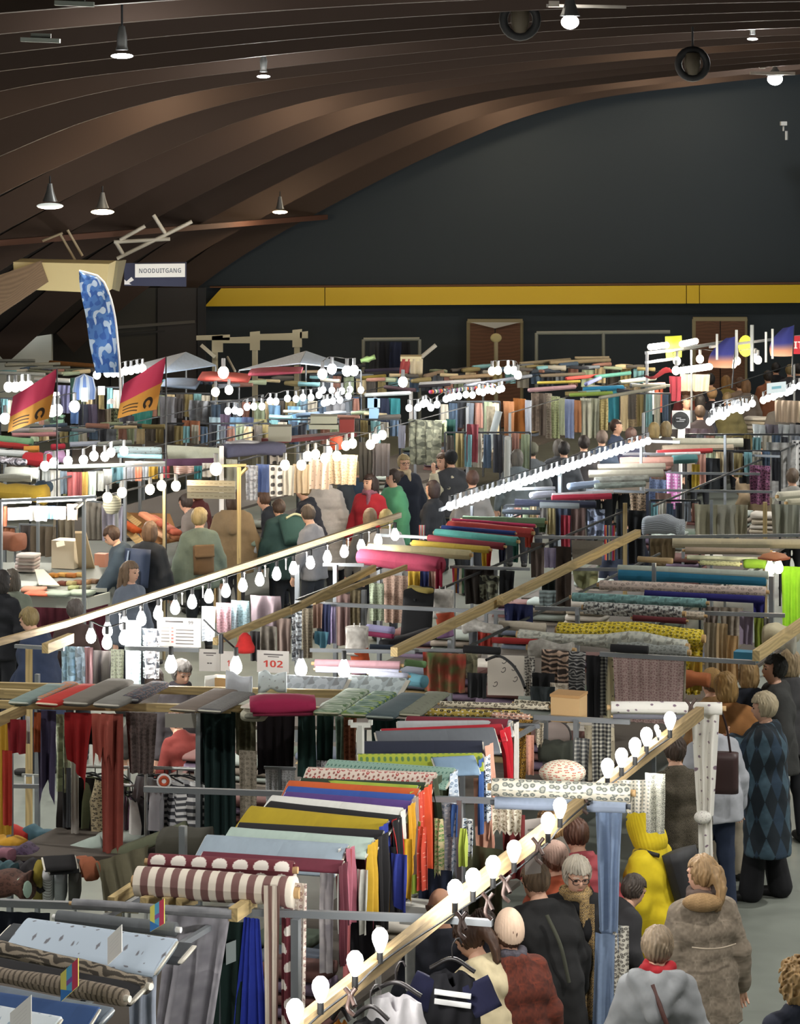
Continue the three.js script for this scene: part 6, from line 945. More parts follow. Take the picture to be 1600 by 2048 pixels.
// ---------------------------------------------------------------- left: counter stall with folded goods
{
  const t = thing('market_table', 'grey-edged market table with a burgundy skirt covered in folded cloth', 'table', G(120, 1205, 0.9).setY(0)), q = [G(-60, 1132, 0.92), G(196, 1136, 0.92), G(214, 1184, 0.92), G(58, 1196, 0.92), G(-60, 1190, 0.92)];
  part(t, 'table_top', panel([G(-60, 1130, 0.9), G(196, 1134, 0.9), G(214, 1184, 0.9), G(-60, 1194, 0.9)], 0.04), solid('#8b8f88', 0.7));
  part(t, 'edge_board', panel([G(56, 1192, 0.92), G(170, 1196, 0.92), G(170, 1196, 0.92).add(V(0, -0.12, 0)), G(56, 1192, 0.92).add(V(0, -0.12, 0))], 0.03), solid('#a3a69e', 0.7)); part(t, 'edge_board', panel([G(170, 1196, 0.92), G(216, 1184, 0.92), G(216, 1184, 0.92).add(V(0, -0.13, 0)), G(170, 1196, 0.92).add(V(0, -0.13, 0))], 0.03), solid('#b4b6ab', 0.7));
  part(t, 'skirt', drape(G(40, 1196, 0.86), G(172, 1200, 0.86), 0.8, { folds: 8, taper: 1, amp: 0.02 }), cloth('#5a1f30')); part(t, 'skirt', drape(G(172, 1200, 0.86), G(216, 1188, 0.86), 0.8, { folds: 3, taper: 1, amp: 0.02 }), cloth('#5a1f30'));
}
const fold = (x0, y0, x1, y1, w, t, s, label, h = 0.94) => single('folded_fabric', label, 'fabric', slab(G(x0, y0, h + t / 2), G(x1, y1, h + t / 2), AX, w, t, { wob: 0.15, ex: 0.35 }), cloth(s));
fold(56, 1186, 100, 1188, 0.24, 0.04, '#d9674d', 'salmon orange folded cloth at the front corner of the market table');
fold(98, 1186, 140, 1188, 0.24, 0.05, '#98a598', 'grey green folded cloth in the middle of the market table front');
fold(142, 1184, 184, 1186, 0.24, 0.05, '#a3b09f', 'pale sage folded cloth at the right of the market table front');
fold(46, 1178, 90, 1179, 0.2, 0.05, '#c98d76', 'dusty orange folded cloth behind the salmon one');
fold(24, 1168, 78, 1170, 0.3, 0.06, '#c9cfcb', 'white folded cloth in a tray at the left of the market table');
single('paper_sheet', 'large white wrapping sheet lying on the market table', 'paper', panel([G(70, 1140, 1.05), G(88, 1140, 1.08), G(120, 1172, 0.97), G(78, 1170, 1.0)], 0.01), solid('#e3dcc8', 0.8));
for (let i = 0; i < 5; i++) fold(34 + i, 1138 - i * 7, 74 + i * 0.5, 1139 - i * 7, 0.24, 0.05, i % 2 ? '#dcc6bf' : '#e3d9d3', ['lowest', 'second', 'middle', 'fourth', 'topmost'][i] + ' pinkish white folded cloth of the stack on the market table', 0.95 + i * 0.053);
[[108, 1150, '#c98a3c', 'amber'], [126, 1149, '#d3a45a', 'honey yellow'], [144, 1150, '#b5733a', 'rust'], [160, 1149, '#c9a86a', 'sand'], [126, 1166, '#6b3a2c', 'dark brown'], [142, 1166, '#b3a774', 'khaki'], [158, 1164, '#8f6248', 'mid brown'], [174, 1163, '#a3805c', 'tan'], [188, 1162, '#7a5f4c', 'taupe brown'], [170, 1174, '#8c8a72', 'olive grey'], [148, 1175, '#a9b07c', 'pale lime']].forEach(([x, y, s, n]) => fold(x - 8, y, x + 8, y + 1, 0.12, 0.05, s, n + ' small folded cloth on the market table behind the sage ones'));
{ const c = G(134, 1136, 0.94), b = solid('#d3c9b3', 0.85); const t = thing('cardboard_box', 'large cream cardboard box standing behind the market table goods', 'box', c.clone().setY(0.94)); part(t, 'carton', box(c.clone().setY(1.12), 0.3, 0.34, 0.26, -0.3), b); part(t, 'flap', panel([G(112, 1086, 1.3), G(128, 1082, 1.32), G(130, 1092, 1.28), G(114, 1096, 1.26)], 0.01), b); }
single('leaning_board', 'tall leaning cream panel between the cream box and the white post', 'panel', panel([G(150, 1062, 1.5), G(172, 1062, 1.5), G(190, 1134, 0.95), G(158, 1134, 0.95)], 0.03), solid('#cbb797', 0.85));
single('cardboard_box', 'small pink box at the back of the market table beside the leaning man', 'box', box(G(203, 1120, 1.0), 0.14, 0.16, 0.12, -0.3), solid('#c98f7c', 0.8));
stall('slim white steel frame over the market table with strip lights', { bars: [[-20, 1003, 192, 994, 2.15, 0.03], [150, 1018, 172, 1000, 2.1, 0.025]], posts: [[168, 998, 2.14, 0.036], [2, 1004, 2.14, 0.03]] });
for (const [x0, x1, l] of [[4, 62, 'glowing white strip light, left of two over the market table'], [74, 192, 'glowing white strip light, right of two over the market table']]) { const A = G(x0, 1003 - x0 * 0.04, 2.1), B = G(x1, 1003 - x1 * 0.04, 2.1), t = thing('strip_light', l, 'lamp', lerp(A, B, 0.5)); part(t, 'tube', rod(A, B, 0.028, 10), glow(1, 0.98, 0.92, 8)); part(t, 'cap', merge([rod(A, A.clone().lerp(B, 0.03), 0.032, 10)]), WHITE); part(t, 'cap', rod(B, B.clone().lerp(A, 0.03), 0.032, 10), WHITE); for (const q of [0.25, 0.75]) { const L = new THREE.PointLight(0xfff6e6, 1.6, 0, 2); L.position.copy(lerp(A, B, q)).add(V(0, -0.07, 0.02)).sub(rootPos(t)); L.shadow.radius = 2; L.castShadow = true; L.name = 'tube_light'; t.add(L); } }
single('paper_sign', 'bright white board with faint print under the strip lights', 'sign', plate(G(16, 1016, 2.0), G(62, 1014, 2.0), 0.14), canvasMat(128, 64, (g, w, h) => { g.fillStyle = '#efeee9'; g.fillRect(0, 0, w, h); g.fillStyle = '#bdb7ae'; g.fillRect(30, 10, 50, 6); g.fillRect(14, 30, 12, 18); }));
hangRow(2.0, {}, [
  [58, 1012, 96, 1012, 30, '#e9e8e4', 'brightly lit white cloth under the strip lights'],
  [92, 1012, 112, 1012, 26, '#5c82b3', 'mid blue cloth under the strip lights'],
  [108, 1013, 132, 1013, 26, '#e3e5ea', 'white shirt cloth right of the blue one under the strip lights'],
  [134, 1008, 156, 1008, 32, 'marks:#cf5a3f,#e5c5b5:0.2', 'orange red bundle hanging under the strip lights'],
  [0, 1012, 14, 1013, 40, '#a9644c', 'rust cloth hanging at the left edge under the strip lights'],
  [40, 1050, 66, 1052, 60, '#4a4340', 'dark brown coat behind the market table', { h: 1.15 }],
  [62, 1052, 112, 1054, 60, '#6d6152', 'taupe curtain behind the market table', { h: 1.15, folds: 3 }],
  [108, 1030, 150, 1032, 66, '#8d8371', 'beige grey curtain behind the cream box', { h: 1.3, folds: 3 }],
  [172, 1002, 206, 1003, 76, '#8b857b', 'grey curtain right of the white post', { h: 1.5, folds: 3 }],
  [204, 1010, 246, 1012, 72, '#a3a0b0', 'pale lilac grey curtain behind the leaning man', { h: 1.5, folds: 3 }],
  [0, 1052, 30, 1056, 46, '#a5694c', 'rust brown leather goods at the left edge behind the table', { h: 1.1, folds: 3 }],
]);
fold(-10, 1080, 40, 1084, 0.3, 0.2, '#8d5a44', 'brown leather bundle at the left edge behind the market table', 1.2);
// slanted rack with orange cloth and boards
{ const t = thing('display_rack', 'slanted wooden rack with orange and pink folded cloth behind the leaning man', 'rack', G(280, 1090, 0.9)), m = wood('#c3a067'); part(t, 'side_board', panel([P(236, 1052, 39), P(250, 1044, 39), P(300, 1094, 38.6), P(288, 1104, 38.6)], 0.03), m); part(t, 'side_board', panel([P(246, 1032, 39.3), P(256, 1026, 39.3), P(286, 1048, 39), P(276, 1056, 39)], 0.03), m); part(t, 'back_board', panel([P(258, 1028, 39.6), P(340, 1030, 39.6), P(360, 1082, 39.2), P(292, 1096, 39.2)], 0.03), solid('#a8794d', 0.8)); }
for (const [x, y, s, n] of [[262, 1052, '#c2571f', 'burnt orange'], [300, 1034, '#d98f6a', 'peach'], [316, 1040, '#d3735c', 'coral'], [330, 1048, '#d98a78', 'salmon pink'], [342, 1056, '#cf6f58', 'terracotta'], [322, 1064, '#e0b08a', 'apricot'], [346, 1068, '#8e5a3c', 'brown']]) single('folded_fabric', n + ' folded cloth on the slanted wooden rack', 'fabric', slab(P(x - 14, y - 6, 39), P(x + 12, y + 10, 38.8), AX, 0.16, 0.07, { wob: 0.15, ex: 0.4 }), cloth(s));
lightString('row of five warm globe bulbs over the slanted wooden rack', [[215, 995], [244, 985], [300, 979], [323, 971], [352, 972]], 2.1, { mat: WARM, color: new THREE.Color(1, 0.8, 0.55), s: 1.7, power: 0.6 });
lightString('single warm globe bulb above the wooden lettered board', [[432, 938]], 2.2, { mat: WARM, color: new THREE.Color(1, 0.8, 0.55), s: 2.2 });
single('lampion', 'grey and dark red round hanging basket under the warm bulbs', 'basket', lathe(G(224, 1012, 1.95), [[0.001, -0.1], [0.07, -0.08], [0.11, 0.0], [0.1, 0.08], [0.05, 0.12]], 16), cloth('bars:#8f8f7f,#6a2a26:0.5'));
{ const t = thing('lettered_board', 'weathered wooden board with lines of faded lettering under the warm globe bulb', 'sign', G(415, 985, 2.05)), lm = canvasMat(256, 64, (g, w, h) => { g.fillStyle = '#b7ab90'; g.fillRect(0, 0, w, h); g.fillStyle = '#94886c'; g.font = 'italic 30px serif'; g.textAlign = 'center'; for (let i = 0; i < 9; i++) g.fillRect(22 + i * 25, 26 + (i * 7) % 9, 16, 7); }); for (let i = 0; i < 3; i++) part(t, 'plank', plate(G(374, 960 + i * 12.5, 2.16), G(470, 962 + i * 12.5, 2.16), 0.066, 0.03), lm); part(t, 'post', bar(G(478, 936, 2.2).setY(0), G(478, 934, 2.2), 0.05), PINE); part(t, 'brace', bar(G(480, 950, 2.1), G(494, 936, 2.2), 0.03), PINE); part(t, 'cross_bar', bar(G(430, 932, 2.2), G(492, 930, 2.2), 0.03), PINE); }
single('display_stand', 'tall slim post with a cross bar beside the warm globe bulbs', 'stand', merge([rod(G(328, 975, 2.05).setY(0), G(328, 975, 2.05), 0.02, 6)]), solid('#b3a27c', 0.6));
// rolls and hanging silks at the left
const RL = [
  [22, 856, 122, 854, 10, '#d7cfd6', 'white roll on top of the pink one at the left below the flag'],
  [24, 866, 112, 864, 8, '#c98f95', 'pink roll under the white one at the left below the flag'],
  [-10, 870, 62, 878, 16, '#7fae87', 'mint green roll at the left edge'],
  [-10, 882, 56, 888, 12, '#a32c2c', 'red roll under the mint green one at the left edge'],
  [-10, 898, 54, 902, 12, '#c9cfd0', 'white roll under the red one at the left edge'],
  [-10, 912, 50, 918, 14, 'camo:#d3d0dc,#26242c,#8f8aa3:0.3', 'black, white and lilac bundle at the left edge'],
  [48, 892, 78, 892, 14, '#c98a3c', 'amber cloth bundle right of the mint green roll'],
  [54, 902, 96, 906, 30, '#b3232f', 'scarlet cloth bundle right of the amber one'],
  [92, 902, 126, 900, 26, '#b58fb8', 'lilac pink cloth bundle right of the scarlet one'],
  [104, 888, 128, 886, 12, '#b02c40', 'small crimson bundle above the lilac pink one'],
  [10, 934, 76, 934, 24, '#b9bdb5', 'thick silver white roll above the mustard one'],
  [-10, 948, 62, 950, 14, '#a9aca2', 'grey roll between the silver white and mustard ones'],
  [-10, 962, 90, 970, 36, '#a3872a', 'thick mustard olive roll at the left edge'],
  [78, 960, 98, 962, 26, '#33485c', 'dark blue roll end right of the mustard olive roll'],
  [140, 884, 200, 882, 10, '#a3abbd', 'pale grey blue flat roll behind the small bulbs at left'],
  [196, 884, 262, 880, 10, '#9aa09a', 'sage grey flat roll behind the small bulbs at left'],
  [228, 892, 322, 894, 14, 'marks:#7fb9cf,#cfe6ee:0.3', 'light blue printed bolt behind the small bulbs at left'],
  [236, 906, 324, 908, 10, '#9cc8d6', 'aqua bolt under the light blue printed one'],
  [80, 930, 250, 926, 8, '#a3b0ab', 'silver green sheet roll over the hanging silks'],
  [250, 922, 330, 922, 6, '#b3b8b8', 'thin pale silver roll over the hanging silks at right'],
];
RL.forEach(([x0, y0, x1, y1, px, s, l]) => bolt(x0, y0, x1, y1, px, s, l, { h: 2.1, core: null, rings: 5, wob: 0.25 }));
stall('steel stall frame under the silver, mustard and mint rolls at the left edge', { rails: [[-18.6, -17.2, 35, 43, 1.95]], bars: [[-20, 898, 60, 900, 2.0, 0.03], [76, 936, 330, 930, 2.02, 0.03]], posts: [[76, 940, 2.02], [250, 934, 2.02]], legs: [[-17.2, 36, 1.95], [-18.6, 42, 1.95]] });
lightString('row of small bulbs above the hanging silks at the left', [[90, 932], [108, 925], [136, 922], [167, 920], [188, 912], [210, 913], [222, 905], [248, 902]], 2.2, { s: 1.7, every: 2 });
hangRow(2.0, {}, [
  [84, 940, 100, 940, 56, '#a9b0ae', 'silver grey silk, first in the row below the small bulbs'],
  [98, 940, 122, 941, 54, '#d3d3cd', 'white silk right of the silver grey one'],
  [120, 942, 134, 942, 46, '#6b7a86', 'slate blue silk right of the white one'],
  [126, 945, 134, 945, 46, '#d8cf9a', 'narrow pale yellow silk beside the slate blue one', { h: 1.97 }],
  [134, 944, 154, 944, 50, '#8f4a4a', 'dusty red silk in the row below the small bulbs'],
  [153, 944, 164, 944, 50, '#6b2e30', 'dark red silk right of the dusty red one'],
  [163, 944, 176, 944, 48, '#9a7a3a', 'bronze silk right of the dark red one'],
  [176, 943, 192, 943, 48, '#aebdb0', 'pale green silk right of the bronze one'],
  [190, 942, 208, 942, 40, '#8c8d87', 'grey silk right of the pale green one'],
  [206, 938, 224, 938, 40, '#b1b3b0', 'light grey silk in the row below the small bulbs'],
  [222, 932, 250, 932, 34, '#4e7078', 'petrol grey silk at the end of the row below the small bulbs'],
  [250, 926, 272, 926, 36, '#8a8c92', 'pewter grey silk over the warm globe bulbs'],
  [270, 926, 284, 926, 36, '#d3876c', 'salmon silk over the warm globe bulbs'],
  [283, 926, 298, 926, 34, '#9a9ea3', 'steel grey silk over the warm globe bulbs'],
  [296, 926, 316, 926, 32, '#a3822f', 'gold silk over the warm globe bulbs'],
  [316, 928, 330, 928, 28, '#8f99a0', 'blue grey silk over the warm globe bulbs'],
  [326, 930, 340, 930, 26, '#93333a', 'wine red silk over the warm globe bulbs'],
  [334, 890, 444, 896, 30, '#b3b7a6', 'wide pale sage cloth thrown over the frame above the lettered board', { h: 2.15, folds: 2, amp: 0.02 }],
  [326, 918, 430, 916, 14, '#4d2f4a', 'plum edge cloth below the wide pale sage one', { h: 2.08, folds: 2, amp: 0.01 }],
  [346, 932, 400, 932, 16, 'bars:#d9b8b0,#b06a60:0.12', 'pink striped folded cloth above the lettered board', { h: 2.0 }],
  [388, 932, 404, 932, 26, '#2f6f78', 'small teal cloth above the lettered board', { h: 2.02 }],
  [404, 926, 424, 926, 28, 'bars:#e3e0da,#a9876a:0.08', 'white striped cloth left of the warm globe bulb', { h: 2.02 }],
  [452, 918, 474, 919, 60, '#a5a79c', 'grey towel cloth left of the timber post', { h: 2.05 }],
  [490, 930, 516, 931, 70, 'camo:#8b909c,#4f5360,#b3b6bf:0.16', 'grey patterned blouses hanging right of the timber post', { h: 2.03, folds: 3 }],
  [512, 928, 540, 929, 56, '#6f86c2', 'cornflower blue shirts hanging right of the grey blouses', { h: 2.03, folds: 3 }],
  [538, 930, 568, 931, 62, 'dots:#1f2026,#d6d3cf:0.4', 'black cloth with large white flowers hanging in the left aisle', { h: 2.04, folds: 2 }],
  [540, 888, 574, 889, 40, 'dots:#23232b,#b9b6b3:0.4', 'black spotted cloth behind the black flowered one', { h: 2.15, folds: 2 }],
  [566, 930, 590, 931, 60, '#cfccc4', 'white cloth hanging right of the black flowered one', { h: 2.04 }],
  [586, 928, 620, 929, 58, '#bfae96', 'cream curtain behind the warm round bulbs', { h: 2.04, folds: 3 }],
  [618, 918, 660, 919, 60, 'marks:#c9a893,#e0cdbd:0.3', 'peach printed curtain behind the warm round bulbs', { h: 2.05, folds: 3 }],
  [656, 908, 716, 910, 60, 'floral:#b09a83,#d6c3a9,#8c6b50:0.2', 'beige printed garments behind the warm round bulbs', { h: 2.08, folds: 4 }],
  [718, 884, 746, 885, 80, '#3f3f3d', 'dark olive coats hanging behind the red jacket', { h: 2.1, folds: 3 }],
  [744, 886, 780, 887, 66, '#4e4c50', 'charcoal coats hanging behind the sunglasses woman', { h: 2.1, folds: 3 }],
]);
lightString('warm round bulbs strung above the crowd in the left aisle', [[570, 930], [603, 930], [615, 912], [631, 909], [650, 916], [674, 912], [656, 902], [692, 891], [705, 887], [741, 889], [751, 877], [765, 870]], 2.25, { mat: WARM, color: new THREE.Color(1, 0.82, 0.6), s: 1.75, every: 2, power: 0.7 });
pile(452, 902, 566, 898, 0.3, 0.14, 2.1, '#54566e', 'navy grey folded jeans piled above the blue shirts');
pile(456, 892, 520, 890, 0.3, 0.1, 2.15, '#c9cdd6', 'white blue folded cloth on top of the navy grey jeans');
single('white_post', 'short white post beside the pale sage cloth', 'post', rod(G(443, 930, 2.0).setY(0), G(443, 892, 2.2), 0.03, 8), WHITE);
single('hanging_lantern', 'orange red lantern with a cream lid above the warm round bulbs', 'lantern', merge([lathe(G(672, 880, 2.15), [[0.001, -0.14], [0.09, -0.12], [0.09, 0.04], [0.02, 0.06]], 14)]), solid('#c9553c', 0.6));
fold(440, 1078, 520, 1084, 0.3, 0.1, '#7c8f86', 'grey green folded cloth on the table below the brown hooded coat', 1.0);
fold(444, 1094, 474, 1096, 0.3, 0.16, '#2f3a55', 'navy folded jeans on the table below the brown hooded coat', 0.9);
fold(478, 1092, 520, 1094, 0.3, 0.16, 'bars:#a9b1bd,#5a6478:0.1', 'light blue striped folded cloth beside the navy jeans', 0.9);
fold(522, 1092, 566, 1094, 0.3, 0.16, '#3b465c', 'slate blue folded jeans right of the striped folded cloth', 0.9);
fold(530, 1080, 600, 1082, 0.3, 0.1, '#8b7f72', 'taupe folded cloth on the table in front of the backpack', 1.0);
{ const t = thing('market_table', 'low table with folded jeans behind the middle timber beam', 'table', G(520, 1110, 0.8).setY(0)); part(t, 'table_top', panel([G(420, 1088, 0.82), G(620, 1086, 0.82), G(640, 1116, 0.82), G(430, 1122, 0.82)], 0.04), PINE2); for (const [x, y] of [[430, 1120], [636, 1114]]) part(t, 'leg', bar(G(x, y, 0.8).setY(0), G(x, y, 0.8), 0.05), PINE2); }
stall('low dark curtain rails behind the market table at left', { bars: [[38, 1048, 114, 1052, 1.16, 0.02], [106, 1029, 152, 1031, 1.31, 0.02], [170, 1001, 248, 1010, 1.51, 0.02], [-10, 1050, 34, 1055, 1.11, 0.02]], posts: [[40, 1048, 1.15, 0.02], [110, 1029, 1.3, 0.02], [246, 1010, 1.5, 0.02], [30, 1054, 1.1, 0.02]] });
// ---------------------------------------------------------------- far stalls
const RF = [
  [0, 718, 70, 718, 7, '#a5aaa3', 'pale grey roll at the far left below the pale wall'], [10, 727, 120, 724, 7, '#b9b7a5', 'cream roll at the far left below the pale wall'], [60, 734, 140, 732, 7, '#8f938c', 'grey roll second row at the far left'], [100, 721, 190, 727, 9, '#b5793f', 'orange brown roll at the far left beside the blue banner'], [0, 742, 90, 745, 7, '#c3c6c0', 'white roll third row at the far left'], [58, 738, 125, 744, 6, '#b3b59c', 'pale khaki roll third row at the far left'], [130, 738, 186, 735, 8, '#6b6f62', 'olive grey roll left of the blue banner'], [70, 754, 140, 757, 9, '#c9ccc9', 'white flat awning roll behind the left flag'],
  [640, 732, 730, 728, 6, '#3a3d44', 'dark roll at the far middle left of the green cloth'], [720, 745, 800, 742, 10, '#2a2c33', 'black roll under the dark clothes frame'], [724, 752, 770, 748, 8, '#8a7a35', 'dull yellow roll left of the curtained box'], [730, 738, 800, 735, 8, '#3b3850', 'dark violet roll under the dark clothes frame'], [850, 748, 890, 738, 10, '#8d7a66', 'brown bundle right of the curtained box'], [730, 786, 820, 782, 8, '#cfd6d8', 'white roll above the blue paper panels'], [770, 770, 830, 776, 8, '#463038', 'dark plum roll beside the round bulb'], [840, 764, 960, 757, 8, '#a9a9ab', 'pale grey roll at the far middle'], [838, 770, 900, 766, 6, '#2a2730', 'black roll end at the far middle'], [860, 780, 990, 768, 8, 'multi:#8fb3a0,#d3dcd8,#59605f:0.4', 'green and white striped roll at the far middle'], [900, 752, 985, 746, 8, '#9a8468', 'tan roll left of the warm far bulbs'],
  [930, 768, 1062, 748, 7, '#7f8796', 'blue grey roll sloping up to the warm far bulbs'], [985, 735, 1060, 730, 7, '#8b8874', 'khaki roll below the brown wall doors'], [1040, 724, 1140, 716, 7, '#a0947c', 'sand roll below the grey goal frame'], [1062, 738, 1120, 736, 9, '#3c4450', 'dark slate roll below the grey goal frame'], [1100, 722, 1220, 716, 8, '#b7a689', 'pale tan roll stack below the grey goal frame'], [1150, 713, 1218, 712, 6, '#c4b598', 'cream roll on top below the grey goal frame'], [1080, 748, 1170, 744, 7, '#6e6455', 'brown roll in the far middle right'],
  [1075, 763, 1160, 760, 6, '#bdae4f', 'yellow roll above the pink one at far right'], [1058, 776, 1150, 769, 9, '#c9a3ae', 'pale pink roll over the narrow hanging cloths'], [1132, 754, 1195, 748, 7, '#c04d48', 'red roll above the blue ones at far right'], [1168, 774, 1246, 770, 10, '#2e8fc0', 'bright blue roll over the turquoise hanging cloth'], [1172, 764, 1200, 752, 8, '#7d86bd', 'lavender blue folded roll on the bright blue one'], [1140, 786, 1224, 782, 8, '#7f9a45', 'green roll under the bright blue one'], [1190, 750, 1260, 742, 8, '#4f8a80', 'sea green roll behind the lavender blue one'], [1240, 760, 1310, 752, 9, '#8f958c', 'grey green roll left of the red awning'], [1264, 768, 1340, 768, 6, '#b0b3a8', 'pale grey roll under the red awning'], [1200, 792, 1330, 770, 7, '#77776b', 'olive grey roll over the brown hanging cloths'],
  [455, 712, 470, 740, 5, '#c9c9c0', 'short pale stick roll in front of the cream board panels'], [540, 742, 640, 740, 6, '#c3ad92', 'tan roll under the right blue awning'],
];
RF.forEach(([x0, y0, x1, y1, px, s, l]) => bolt(x0, y0, x1, y1, px, s, l, { h: 2.15, core: null, rings: 3, n: 8 }));
const frame = (l, u0, u1, d0, d1) => stall(l, { rails: [[u0, u1, d0, d1, 2.03]], legs: [[u0, d0, 2.03], [u1, d0, 2.03], [u0, d1, 2.03], [u1, d1, 2.03]], tables: [[u0, u1, d0, d1, 0.82]], at: R(u0, d0, 0) });
frame('far stall frame under the pale rolls at the left beside the blue banner', -25, -22.5, 48, 54); frame('far stall frame under the dark rolls in the middle distance', -19.2, -17.4, 46, 54); frame('far stall frame under the narrow hanging cloths at far right', -15.6, -13.6, 45, 54); frame('far stall frame under the striped roll at the far middle', -18, -16.6, 40, 46); frame('far stall frame behind the two flags', -20.6, -18.8, 40, 48);
